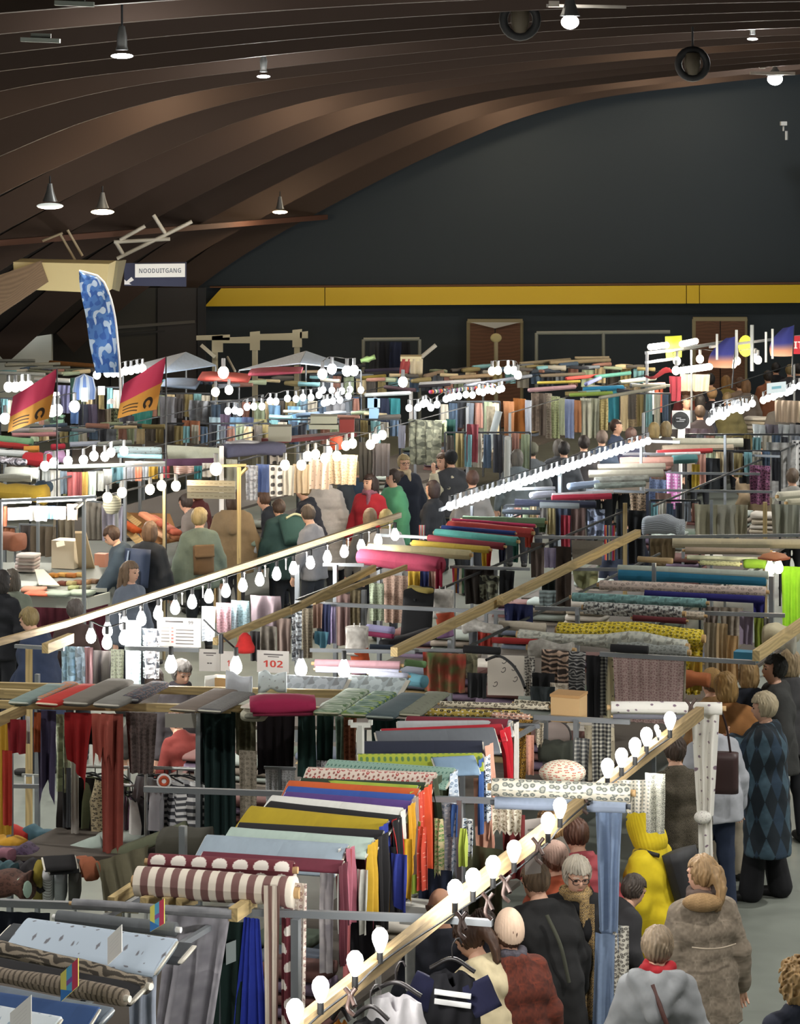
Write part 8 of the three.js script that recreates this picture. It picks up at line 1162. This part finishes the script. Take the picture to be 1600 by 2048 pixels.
me(962, 1820, 'person in a dark slate jacket bending behind the timber beam', { h: 1.5, yaw: 215, lean: 30, hair: 'short', hairC: '#3a2c24', top: '#34353f', legs: '#23242a', hem: 0.75 });
{ const p = me(1276, 1622, 'person in a bright yellow hooded raincoat carrying a black backpack, bending', { h: 1.66, yaw: 240, lean: 14, head: [0, 10], hoodup: '#d8c01c', hair: 'short', hairC: '#3a2c24', top: '#d8c01c', pad: 0.06, hem: 0.62, wide: 0.05, legs: '#22242a', fat: 1.05 });
  const b = thing('backpack', 'black backpack with a small violet and white badge on the yellow raincoat', 'backpack', p.w(0, 0.9, -0.3)); const q = (x, y, z) => p.w(...p.bend(V(x, y, z)).toArray()); part(b, 'pack', slab(q(0, 1.4, -0.24), q(0, 0.98, -0.27), q(1, 1, 0).sub(q(0, 1, 0)), 0.3, 0.2, { ex: 0.55 }), solid('#17181b', 0.7)); part(b, 'pocket', slab(q(0, 1.16, -0.36), q(0, 1.0, -0.36), q(1, 1, 0).sub(q(0, 1, 0)), 0.24, 0.08, { ex: 0.5 }), solid('#202126', 0.7)); part(b, 'badge', box(q(-0.05, 1.1, -0.41), 0.06, 0.07, 0.02), solid('#7a5a9c', 0.6)); part(b, 'strap', tube([q(0.12, 1.4, -0.14), q(0.13, 1.45, 0.02), q(0.13, 1.3, 0.13)], 0.016, 10), BLACK); }
me(1108, 1686, 'person in an orange puffer jacket and pale cap near the row of upright bulbs', { h: 1.6, yaw: 215, lean: 10, hat: '#c9a99a', hair: 'short', hairC: '#8a6a58', top: '#b5593a', puff: 1, pad: 0.07, hem: 0.75, fat: 1.15, legs: '#2a2c30' });
{ const p = me(1150, 1640, 'person in a coral pink jacket with a black strap behind the orange puffer jacket', { h: 1.64, yaw: 200, lean: 12, head: [-10, 20], hair: 'short', hairC: '#5b3a2a', top: '#b3525a', puff: 1, pad: 0.06, hem: 0.7, fat: 1.1, legs: '#25262c' }); part(p.g, 'strap', tube([p.w(0.12, 1.42, -0.16), p.w(0.05, 1.28, -0.24), p.w(-0.02, 1.1, -0.26)], 0.02, 10), BLACK); }
me(1092, 1616, 'person with light brown hair bent over the stall beside the upper bulbs', { h: 1.62, yaw: 230, lean: 22, head: [0, 14], hair: 'bob', hairC: '#8a6a44', top: '#6e6a62', legs: '#2a2c30' });
me(1275, 1752, 'stooping person in a dark grey coat behind the beige jacket woman', { h: 1.45, yaw: 120, lean: 38, hair: 'short', hairC: '#4a4038', top: '#2a2a2d', hem: 0.6, pad: 0.05, legs: '#222326' });
{ const p = me(1404, 1416, 'person in a white jumper and dark blue jeans behind the hanging leaf cloth', { h: 1.66, yaw: 205, lean: 6, head: [20, 30], hair: 'short', hairC: '#6b5848', top: '#b9bcc4', pad: 0.04, hem: 0.8, legs: '#26324a', stride: 0.1, fat: 1.15 }); 
  const b = thing('handbag', 'large dark brown leather handbag hanging from the white jumper', 'handbag', G(1446, 1536, 1.27).setY(1.05)); const c = G(1444, 1536, 1.27), k = D(1536, 1.27) / F; part(b, 'bag', slab(c.clone().add(V(0, 30 * k, 0)), c.clone().add(V(0, -48 * k, 0)), V(1, 0, 0.15), 66 * k, 0.12, { ex: 0.5, wob: 0.2 }), solid('#3f2a2a', 0.5)); part(b, 'handle', tube([c.clone().add(V(-16 * k, 24 * k, 0)), c.clone().add(V(-18 * k, 90 * k, 0)), c.clone().add(V(-6 * k, 120 * k, 0)), c.clone().add(V(8 * k, 86 * k, 0)), c.clone().add(V(18 * k, 24 * k, 0))], 0.01, 20), solid('#33201f', 0.5)); }
me(1350, 1474, 'person in a dark leopard top and black trousers behind the white jumper', { h: 1.62, yaw: 195, lean: 6, hair: 'short', hairC: '#4a3a30', top: 'leopard:#5c5548,#26221c,#7d735f:0.12', legs: '#191b22', hem: 0.85 });
me(1449, 1348, 'woman with straight blond hair in a camel jumper and cream trousers', { h: 1.72, yaw: 190, head: [10, 12], hair: 'bob', hairC: '#a8844c', fluff: 0.024, top: '#9c6a3a', pad: 0.05, hem: 0.85, legs: '#cbbfa9', legPad: 0.03, R: [-0.2, 1.1, 0.25], fat: 1.1 });
me(1497, 1322, 'person in a dark navy jumper between the blond and the dark-haired one', { h: 1.7, yaw: 185, hair: 'bob', hairC: '#a98a5c', top: '#1d2330', pad: 0.05, legs: '#20232c' });
me(1551, 1312, 'dark-haired man in profile wearing a charcoal grey jacket', { h: 1.74, yaw: 275, head: [0, 0], hair: 'short', hairC: '#17140f', top: '#3c3d3c', pad: 0.06, collar: 0.05, hem: 0.75, legs: '#1f2126', face: 1, fat: 1.1 });
me(1580, 1300, 'person with pale hair partly hidden behind the dark-haired man', { h: 1.7, yaw: 200, hair: 'bob', hairC: '#b09a78', top: '#4a4a4c', legs: '#202227' });
me(1596, 1925, 'person with curly blond hair cut off by the lower right edge', { h: 1.66, yaw: 200, hair: 'curly', hairC: '#9a7c50', top: '#1f2433', legs: '#1d1f26' });
me(1424, 1640 - 300, 'person with a light tan hood near the caramel cloth strips', { h: 1.66, yaw: 210, hair: 'short', hairC: '#6b5540', hat: '#b5905c', top: '#8d6b45', legs: '#2a2a2c' });
// clothes on hangers at the near end of the beam
function topOn(x, y, wpx, dpx, spec, label, o = {}) {
  const h = 1.95, c = G(x, y, h), k = D(y, h) / F, w = wpx * k / 2, dn = dpx * k, t = thing('hanging_garment', label, 'garment', c.clone().add(V(0, -dn, 0))), dx = V(0.96, 0, 0.28), A = c.clone().addScaledVector(dx, -w * 0.62), B = c.clone().addScaledVector(dx, w * 0.62);
  for (const z of [0.05, -0.03]) part(t, z > 0 ? 'front' : 'back', surf(14, 10, (u, v) => { const s = u * 2 - 1, sh = Math.abs(s), neck = o.neck ?? 0.3, top = sh < neck ? -0.06 * (1 - (sh / neck) ** 2) * (z > 0 ? 1.3 : 0.4) : -0.05 * (sh - neck); const p = c.clone().addScaledVector(dx, s * w * (v < 0.3 ? 0.62 + 0.3 * v : 0.72 + 0.1 * v)); p.y += top * (1 - v) - v * dn; p.z += z * (1 - 0.85 * s * s) + 0.012 * Math.sin(s * 9 + v * 4); return [p, u * w * 2, -v * dn]; }), cloth(spec));
  if (o.sleeve) for (const s of [-1, 1]) part(t, 'sleeve', slab(c.clone().addScaledVector(dx, s * w * 0.6).add(V(0, -0.05, 0)), c.clone().addScaledVector(dx, s * w * 1.0).add(V(0, -0.2, 0.02)), V(0, 0, 1), 0.05, 0.16, { ex: 0.8 }), cloth(o.sleeve));
  part(t, 'hanger', merge([tube([A, c.clone().add(V(0, 0.06, 0)), B], 0.012, 12), tube([c.clone().add(V(0, 0.06, 0)), c.clone().add(V(0, 0.13, 0)), c.clone().add(V(0.03, 0.17, 0)), c.clone().add(V(0.05, 0.14, 0))], 0.005, 10)]), solid('#201d1e', 0.4));
  for (const q of o.bands ?? []) part(t, 'trim', slab(c.clone().addScaledVector(dx, -w * 0.5).add(V(0, -q, 0.075)), c.clone().addScaledVector(dx, w * 0.5).add(V(0, -q - 0.01, 0.075)), UPV, 0.03, 0.012), WHITE);
}
topOn(792, 1988, 170, 150, '#d9d6da', 'white sleeveless top with pink streaks on a black hanger at the bottom');
topOn(905, 1940, 150, 160, '#1c1c22', 'black and navy top with white neck bands on a hanger right of the white one', { sleeve: '#1f2142', bands: [0.1, 0.15] });
topOn(742, 2036, 120, 120, '#1a1a1d', 'black sleeveless top on a hanger in front of the white one at the bottom edge');
topOn(682, 2040, 60, 80, '#c98a3a', 'orange top glimpsed at the bottom edge left of the black one');
hang(808, 1872, 830, 1874, 110, '#b3b4b0', 'clear plastic strip hanging from the timber beam beside the black hanger', { h: 2.05, folds: 1 });
hang(752, 1850, 764, 1852, 150, 'mottle:#a8a5a0,#c9c6c2:0.2', 'pale strip tag hanging left of the clear plastic strip', { h: 1.9, folds: 1 });
card(1050, 1640, 1082, 1636, 110, 2.0, 'grey paper tag with faint print hanging beside the upright bulbs', canvasMat(48, 128, (g, w, h) => { g.fillStyle = '#a8a09a'; g.fillRect(0, 0, w, h); g.fillStyle = '#6b6560'; g.fillRect(8, 22, 30, 5); g.fillRect(8, 32, 22, 5); }), { flat: true, name: 'paper_tag' });
// ---------------------------------------------------------------- people further back
me(366, 1324, 'grey-haired woman looking down behind the plank rack, dark scarf', { h: 1.62, yaw: 35, head: [0, 18], hair: 'short', hairC: '#8f8a86', fluff: 0.024, top: '#4a4548', scarf: ['#3a363c', 0], legs: '#2a2c33', face: 1 });
me(308, 1336, 'person with dark brown hair bending behind the plank rack', { h: 1.56, yaw: 190, lean: 18, hair: 'bob', hairC: '#3d2f28', top: '#4a4440', legs: '#26282e' });
me(350, 1420, 'person in a rust red jumper reaching over the striped garments', { h: 1.42, yaw: 215, lean: 30, hair: 'short', hairC: '#5a3a2c', top: '#7a2f28', legs: '#2a2c33', R: [-0.05, 0.95, 0.42] });
me(262, 1124, 'woman with long straight light brown hair in a grey blue top behind the timber beam', { h: 1.64, yaw: 50, head: [10, 6], hair: 'long', hairC: '#7d6650', top: '#6d7684', legs: '#2a2c33', face: 1 });
me(214, 1056, 'man with brown hair in a slate blue hooded jacket leaning over the market table', { h: 1.66, yaw: 272, lean: 16, head: [8, 26], hair: 'short', hairC: '#4a3426', top: '#3f4d5a', pad: 0.05, hood: 1, hem: 0.75, legs: '#3a4048', L: [0.12, 0.98, 0.36], R: [-0.12, 0.98, 0.36], face: 1 });
{ const p = me(300, 1044, 'person with brown hair in a black jacket wearing a navy backpack', { h: 1.68, yaw: 150, lean: 5, head: [30, 6], hair: 'bob', hairC: '#6b5038', top: '#22252b', pad: 0.05, legs: '#23262e' });
  const q = (x, y, z) => p.w(...p.bend(V(x, y, z)).toArray()), b = thing('backpack', 'navy blue backpack with pale straps on the black jacket', 'backpack', q(0, 0.9, -0.3)); part(b, 'pack', slab(q(0, 1.4, -0.23), q(0, 0.95, -0.25), q(1, 1, 0).sub(q(0, 1, 0)), 0.32, 0.2, { ex: 0.6 }), solid('#25324c', 0.7)); part(b, 'pocket', slab(q(0, 1.15, -0.34), q(0, 0.97, -0.34), q(1, 1, 0).sub(q(0, 1, 0)), 0.24, 0.08, { ex: 0.5 }), solid('#1d2636', 0.7)); part(b, 'strap', tube([q(0.05, 1.38, -0.35), q(0.06, 1.1, -0.38)], 0.012, 6), solid('#7f8fa5', 0.6)); }
{ const p = me(400, 1018, 'person with short blond hair in a grey green jacket with a brown backpack', { h: 1.7, yaw: 195, lean: 6, head: [-40, 6], hair: 'short', hairC: '#a89468', fluff: 0.026, top: '#6d7a6e', pad: 0.05, legs: '#2f343a', hem: 0.78 });
  const q = (x, y, z) => p.w(...p.bend(V(x, y, z)).toArray()), b = thing('backpack', 'small brown canvas backpack on the grey green jacket', 'backpack', q(0, 0.9, -0.3)); part(b, 'pack', slab(q(0, 1.28, -0.22), q(0, 0.93, -0.24), q(1, 1, 0).sub(q(0, 1, 0)), 0.25, 0.16, { ex: 0.6 }), cloth('#6b5238')); part(b, 'flap', slab(q(0, 1.29, -0.3), q(0, 1.14, -0.31), q(1, 1, 0).sub(q(0, 1, 0)), 0.24, 0.05, { ex: 0.5 }), cloth('#7a6044')); }
me(466, 984, 'person with dark brown hair in a brown coat with a wide hood, seen from behind', { h: 1.68, yaw: 182, hair: 'bob', hairC: '#3d2a20', top: '#7d6a50', pad: 0.06, hood: 'big', hem: 0.7, legs: '#33353c', fat: 1.15 });
me(524, 984, 'person with brown hair in a dark blue jacket bending right of the brown hooded coat', { h: 1.58, yaw: 250, lean: 26, hair: 'short', hairC: '#5a4030', top: '#2a2f38', legs: '#23262e' });
{ const p = me(556, 1000, 'person in a dark teal green coat with a backpack bending over the left stall', { h: 1.6, yaw: 215, lean: 24, hair: 'short', hairC: '#4f3c30', top: '#24403f', pad: 0.07, hem: 0.65, legs: '#23262e', fat: 1.2 });
  const q = (x, y, z) => p.w(...p.bend(V(x, y, z)).toArray()), b = thing('backpack', 'dark green round backpack with pale trim on the teal coat', 'backpack', q(0, 1, -0.3)); part(b, 'pack', slab(q(0, 1.4, -0.24), q(0, 1.02, -0.26), q(1, 1, 0).sub(q(0, 1, 0)), 0.34, 0.2, { ex: 0.9 }), cloth('#2f4f4a')); part(b, 'trim', tube([q(-0.14, 1.36, -0.34), q(0, 1.4, -0.36), q(0.14, 1.36, -0.34)], 0.016, 10), solid('#b3b391', 0.7)); }
me(605, 964, 'person with light brown hair in a dark navy puffer jacket in the left aisle', { h: 1.66, yaw: 260, lean: 14, hair: 'short', hairC: '#8a6f4a', top: '#222530', puff: 1, pad: 0.06, legs: '#23262e' });
me(612, 1012, 'man with short grey brown hair in a light grey top with dark straps', { h: 1.66, yaw: 235, lean: 6, head: [-10, 20], hair: 'short', hairC: '#54463a', top: '#8a8a90', legs: '#2c3038' });
me(650, 942, 'person in a white knitted hat and a cream white puffer coat', { h: 1.64, yaw: 165, hat: '#d9d2cb', hair: 'short', hairC: '#6a5848', top: '#cfc9c3', puff: 1, pad: 0.07, hem: 0.35, wide: 0.05, legs: '#33363c', scarf: ['#d3cfcb', 0], fat: 1.1 });
me(688, 930, 'person with dark hair and a yellow collar in a grey jacket behind the red jacket', { h: 1.64, yaw: 240, lean: 8, hair: 'short', hairC: '#33231c', top: '#4d535a', scarf: ['#c98f2f', 0], legs: '#2a2c32' });
me(712, 924, 'person with fair hair in a slate blue jacket behind the red jacket', { h: 1.66, yaw: 170, lean: 8, hair: 'short', hairC: '#b3a47c', top: '#46586b', pad: 0.06, hood: 1, legs: '#2a2c32', fat: 1.1 });
me(740, 950, 'woman with long dark brown hair in a red jacket with a patterned scarf', { h: 1.66, yaw: 330, head: [-14, 0], hair: 'long', hairC: '#2f1f1c', top: '#a5202e', pad: 0.05, hem: 0.75, scarf: ['floral:#4a3f55,#8a5a6a,#33303f:0.1', 0.25], legs: '#2a3040', face: 1 });
me(786, 940, 'woman with dark hair tied back in a mint green jacket', { h: 1.68, yaw: 300, head: [-10, 4], hair: 'bun', hairC: '#3a2c26', top: '#4f9470', pad: 0.06, hem: 0.72, collar: 0.045, legs: '#2a2c32', face: 1, fat: 1.1 });
me(808, 910, 'woman with blond hair and sunglasses in a dark coat with a beige scarf', { h: 1.72, yaw: 18, head: [4, 4], hair: 'short', hairC: '#ad9a70', glasses: 1, top: '#202533', pad: 0.06, hem: 0.4, wide: 0.04, scarf: ['#c3b190', 0.25], legs: '#1d2026', face: 1 });
me(884, 907, 'young woman with long brown hair in a cream jumper, hand at her mouth', { h: 1.66, yaw: 318, head: [0, 8], hair: 'long', hairC: '#5c4632', top: '#cfc8ae', pad: 0.04, hem: 0.8, L: [0.0, 1.45, 0.2], legs: '#2c3038', face: 1 });
me(740, 1018, 'person with light brown hair in front of the red jacket, left of a pair', { h: 1.62, yaw: 185, hair: 'bob', hairC: '#857058', top: '#5c5a58', legs: '#2a2c32' });
me(772, 1020, 'person with blond hair in a pale grey top in front of the mint jacket', { h: 1.62, yaw: 190, hair: 'bob', hairC: '#a5925f', top: '#a39d98', legs: '#2a2c32' });
me(866, 962, 'person with dark hair in a black jacket below the cream jumper', { h: 1.64, yaw: 240, hair: 'bob', hairC: '#3a2a28', top: '#23252b', legs: '#22252b' });
me(902, 902, 'person in a black cap and a dark grey coat right of the cream jumper', { h: 1.7, yaw: 200, hat: '#1c1e22', hair: 'short', hairC: '#2a2420', top: '#43454a', legs: '#22252b', fat: 1.1 });
me(22, 1140, 'woman with grey brown hair in a sage green cardigan at the left edge', { h: 1.66, yaw: 215, lean: 10, hair: 'bob', hairC: '#5f574c', top: '#7f8778', legs: '#2a2c32', R: [-0.15, 1.0, 0.3] });
me(4, 1142, 'person with dark hair in a black vest cut by the left edge', { h: 1.68, yaw: 150, hair: 'bob', hairC: '#2c2826', top: '#1b1d23', legs: '#202228' });
me(52, 1218, 'person with ash blond hair in a navy coat handling goods at the left edge', { h: 1.64, yaw: 250, lean: 14, head: [0, 14], hair: 'short', hairC: '#8a774c', top: '#26324c', pad: 0.06, hem: 0.55, legs: '#23262e', R: [-0.1, 0.95, 0.4], fat: 1.1 });
me(150, 1200, 'person with grey brown hair in a brown coat below the burgundy table skirt', { h: 1.6, yaw: 190, hair: 'short', hairC: '#5c5450', top: '#4a3a36', legs: '#26282e' });
me(368, 990, 'person in a grey shirt reaching over the slanted wooden rack', { h: 1.6, yaw: 240, lean: 30, hair: 'short', hairC: '#3f3430', top: '#7d7570', legs: '#33353c', R: [-0.1, 1.0, 0.42] });
me(392, 966, 'person with auburn hair in a dark red top beside the lettered board', { h: 1.64, yaw: 240, lean: 8, hair: 'bob', hairC: '#6b3f2c', top: '#5c2a2c', legs: '#2a2c32' });
me(1466, 928, 'person in a brown olive jacket bending over the rolls at the right', { h: 1.5, yaw: 250, lean: 42, hair: 'short', hairC: '#4a3628', top: '#6a5a44', pad: 0.06, hem: 0.7, legs: '#3a3a3c', fat: 1.2 });
me(1322, 944, 'person in a navy jacket with brown hair left of the pink dotted dress', { h: 1.66, yaw: 160, hair: 'short', hairC: '#5c4030', top: '#232a3c', legs: '#22252b' });
const crowdRow = (list) => list.forEach(([x, y, hc, tc, l, o]) => me(x, y, l, { yaw: 185, hair: 'short', hairC: hc, top: tc, legs: '#25272d', ...(o ?? {}) }));
crowdRow([
  [1372, 772, '#6b4a34', '#7d3a3f', 'brown-haired person in a dark red jacket at the left of the far crowd', { yaw: 160 }], [1396, 774, '#5a3c28', '#8a4a3a', 'brown-haired person in a rust jacket in the far crowd'], [1418, 750, '#7a5a44', '#c9b3a0', 'person in a cream top under the glowing strip light'], [1400, 790, '#2a2422', '#2e2f38', 'dark-haired person in a charcoal coat in the far crowd', { hair: 'bob' }], [1424, 776, '#ad8a5c', '#2c2a30', 'person in a tan hat in the far crowd', { hat: '#b08a62' }], [1420, 748, '#1d1a1a', '#23242c', 'black-haired person in a black coat, tallest of the far crowd', { h: 1.78 }], [1452, 752, '#8f6a3c', '#8a7a45', 'person in an olive yellow coat in the far crowd', { hair: 'bob' }], [1372, 792, '#4a3428', '#2a2628', 'brown-haired person facing the camera behind the round sign', { yaw: 20 }], [1455, 786, '#6a5638', '#5c5636', 'person in a moss green jacket at the front of the far crowd', { pad: 0.07 }], [1480, 756, '#5a4030', '#8a7668', 'brown-haired person in a taupe coat in the far crowd'], [1492, 760, '#7a5a3c', '#6d625a', 'person in a grey brown coat in the far crowd', { hair: 'bob' }], [1536, 742, '#2c2522', '#8f5a3f', 'dark-haired person in a rust coat at the right of the far crowd'], [1552, 726, '#1c1a1c', '#25262c', 'person in black near the right sail flag'], [1580, 730, '#8a7a55', '#3a3a40', 'fair-haired person near the red letter sign'], [1596, 728, '#2a2524', '#2c2f38', 'dark-haired person at the right edge below the red letter sign'],
  [1118, 880, '#6e6a64', '#54585e', 'grey-haired person before the narrow hanging cloths', { hair: 'bob' }], [1128, 884, '#1f1c1c', '#44484f', 'black-haired person before the narrow hanging cloths'], [1168, 872, '#2c2220', '#4d4a4c', 'dark-haired person above the dazzling string of bulbs'], [1204, 862, '#7a6a60', '#4c5a70', 'person in a slate blue top above the dazzling string'], [1232, 840, '#3f2a24', '#3f4c66', 'brown-haired person in a blue jacket below the turquoise cloth', { yaw: 60 }], [1262, 856, '#6a5048', '#4a4d63', 'brown-haired person in a violet grey jacket above the dazzling string'], [1308, 846, '#8a7850', '#4d4640', 'fair-haired person left of the round black sign', { hair: 'bob' }], [1332, 844, '#77694c', '#3f3c3c', 'ash-haired person close to the round black sign', { hair: 'bob' }], [1064, 886, '#4f4a40', '#6b7074', 'person in a grey cap and pale grey coat before the ochre cloths', { hat: '#6a6a5c' }], [1034, 900, '#6e6a64', '#707a80', 'person in a pale slate coat behind the dazzling string', { hair: 'bob' }], [945, 942, '#5a4038', '#8d8a88', 'person with brown hair at the near end of the dazzling string'], [1560, 790, '#33302c', '#4a4642', 'person in a dark coat beside the small white board', { h: 1.74 }], [1400, 812, '#5c4a3c', '#3a3336', 'person in a dark brown coat right of the round black sign'],
  [1252, 1020, '#3a2c26', '#2a3142', 'person in dark blue half hidden under the mottled rolls'], [1585, 938, '#6a5a4c', '#8f8f8a', 'person in a grey top at the right edge'],
]);
// ---------------------------------------------------------------- goods on the lower tables, half hidden under the rolls
stacks(-11.3, -10, 22.8, 26.3, 9, 'bulb-lit counter');
stacks(-9.8, -8.4, 25, 31.6, 14, 'right-hand table');
stacks(-11.8, -10.3, 28, 34, 12, 'bright rolls table');
stacks(-11.8, -10.3, 35.4, 41.6, 12, 'salmon rolls table');
stacks(-8.5, -7.7, 17.6, 21.6, 6, 'central fan table');
stacks(-17.8, -16.8, 40.4, 45.6, 7, 'striped roll table');
stacks(-15.4, -13.8, 45.6, 53.4, 10, 'narrow cloths table');
stacks(-18.9, -17.6, 46.5, 53.5, 8, 'dark rolls table');
// ---------------------------------------------------------------- dense rows of goods on the far stalls
const MIX = [['#7d8590', 'slate'], ['#b9b4a6', 'stone grey'], ['#8fa9c4', 'pale blue'], ['#5a5550', 'dark taupe'], ['#a3786a', 'dusty rose'], ['#c9c6be', 'off-white'], ['#4d6076', 'denim blue'], ['#8a7d55', 'khaki'], ['#6f5a78', 'violet'], ['#9ba88c', 'sage'], ['#3d4048', 'charcoal'], ['#a9573f', 'rust'], ['#7fb0b8', 'aqua'], ['#d3c19a', 'sand'], ['#84404a', 'wine']];
let mixAt = 0;
const farCloths = [];
const nextMix = () => MIX[(mixAt += 4 + (mixAt % 3)) % MIX.length];
function clothRow(x0, x1, y, h, n, drop, where, dy = 0) {
  const A = G(x0, y - 3, h), B = G(x1, y - 3 + dy, h), t = thing('hanging_rail', 'dark steel rail carrying the row ' + where, 'rail', lerp(A, B, 0.5).setY(0));
  part(t, 'rail', bar(A, B, 0.025), DARKSTEEL); part(t, 'post', bar(A.clone().setY(0), A, 0.025), DARKSTEEL); part(t, 'post', bar(B.clone().setY(0), B, 0.025), DARKSTEEL);
  for (let i = 0; i < n; i++) { const w = (x1 - x0) / n, a = x0 + i * w + rr(0, w * 0.15), [c, nm] = nextMix(), yy = y + dy * i / n + rr(-3, 3); const A2 = G(a, yy, h), B2 = G(a + w * rr(0.75, 1), yy + 0.8, h), k = D(yy, h) / F, g = drape(A2, B2, Math.min(h - 0.03, drop * k * rr(0.75, 1.15)), { nv: 4, nu: 8, folds: 2, taper: rr(0.85, 1.15) }).toNonIndexed(), q = new THREE.Color(c), n2 = g.attributes.position.count, ca = new Float32Array(n2 * 3); for (let m = 0; m < n2; m++) ca.set([q.r, q.g, q.b], m * 3); g.setAttribute('color', new THREE.BufferAttribute(ca, 3)); farCloths.push(g); }
}
function rollRow(x0, x1, y, h, n, where, dy = 0) {
  for (let i = 0; i < n; i++) { const w = (x1 - x0) / n * 1.5, a = x0 + i * (x1 - x0 - w) / Math.max(1, n - 1), [c, nm] = nextMix(), yy = y + dy * i / n + rr(-7, 7); bolt(a, yy, a + w, yy + rr(-4, 3), rr(6, 10), c, `${nm} roll, ${ORD[i]} from the left in the pile ${where}`, { h, core: null, rings: 3, n: 8, wob: 0.3 }); }
}
clothRow(142, 240, 778, 2.05, 7, 46, 'behind the flag poles'); clothRow(244, 420, 790, 2.05, 10, 50, 'behind the right flag'); clothRow(420, 720, 806, 2.05, 14, 44, 'under the upper far bulbs', -10);
clothRow(60, 330, 858, 2.0, 14, 30, 'above the small bulbs at left', -4); clothRow(0, 120, 800, 2.05, 8, 44, 'behind the left flag'); clothRow(330, 540, 850, 2.0, 12, 40, 'left of the numbered box'); clothRow(536, 800, 842, 2.05, 13, 40, 'under the second short bulbs');
clothRow(620, 930, 752, 2.1, 14, 34, 'under the dark coats frame'); clothRow(930, 1290, 742, 2.1, 14, 34, 'below the brown doors', -8); clothRow(880, 1000, 806, 2.05, 7, 60, 'left of the leaning tube'); clothRow(890, 1060, 868, 1.9, 9, 70, 'behind the ochre cloths'); clothRow(1240, 1340, 790, 2.0, 6, 66, 'left of the round sign'); clothRow(1372, 1600, 872, 2.05, 12, 44, 'below the far right bulbs');
clothRow(1392, 1560, 905, 2.05, 9, 54, 'right of the cream rolls'); clothRow(1010, 1110, 1014, 2.0, 6, 50, 'under the dark grey roll'); clothRow(1300, 1400, 1004, 1.95, 6, 44, 'left of the curtain panels');
rollRow(860, 1130, 742, 2.15, 12, 'beside the warm far bulbs', -14); rollRow(1030, 1310, 730, 2.2, 12, 'under the grey goal frame'); rollRow(620, 860, 748, 2.15, 10, 'around the curtained box', 6); rollRow(0, 200, 738, 2.15, 9, 'under the pale wall'); rollRow(300, 640, 764, 2.1, 12, 'below the blue awnings', -6); rollRow(60, 330, 852, 2.1, 9, 'below the two flags', -4); rollRow(540, 800, 826, 2.1, 9, 'under the upper far bulbs'); rollRow(1130, 1330, 782, 2.1, 7, 'over the brown hanging cloths', -16);
{ // the many small cloths of these rows, beyond the three hundred that show largest
  const o = single('hanging_fabric', 'many small cloths of all colours hanging in rows on the far stalls', 'fabric', mergeGeometries(farCloths), new THREE.MeshStandardMaterial({ color: 0xffffff, vertexColors: true, roughness: 0.92, map: weave, side: THREE.DoubleSide })); o.userData.kind = 'stuff';
}
// ---------------------------------------------------------------- checks and hand-over
{
  const seen = {}; scene.traverse((o) => { if (o.userData.label && o.userData.category && !o.userData.group) { (seen[o.userData.label] ??= []).push(o.name); } });
  for (const k in seen) if (seen[k].length > 1) console.log('DUP', k, seen[k].length);
  let tri = 0, tops = 0; scene.traverse((o) => { if (o.isMesh) tri += (o.geometry.index ? o.geometry.index.count : o.geometry.attributes.position.count) / 3; }); console.log('triangles', tri | 0, 'top', scene.children.length, 'textures', texCount);
}
renderer.render(scene, camera);
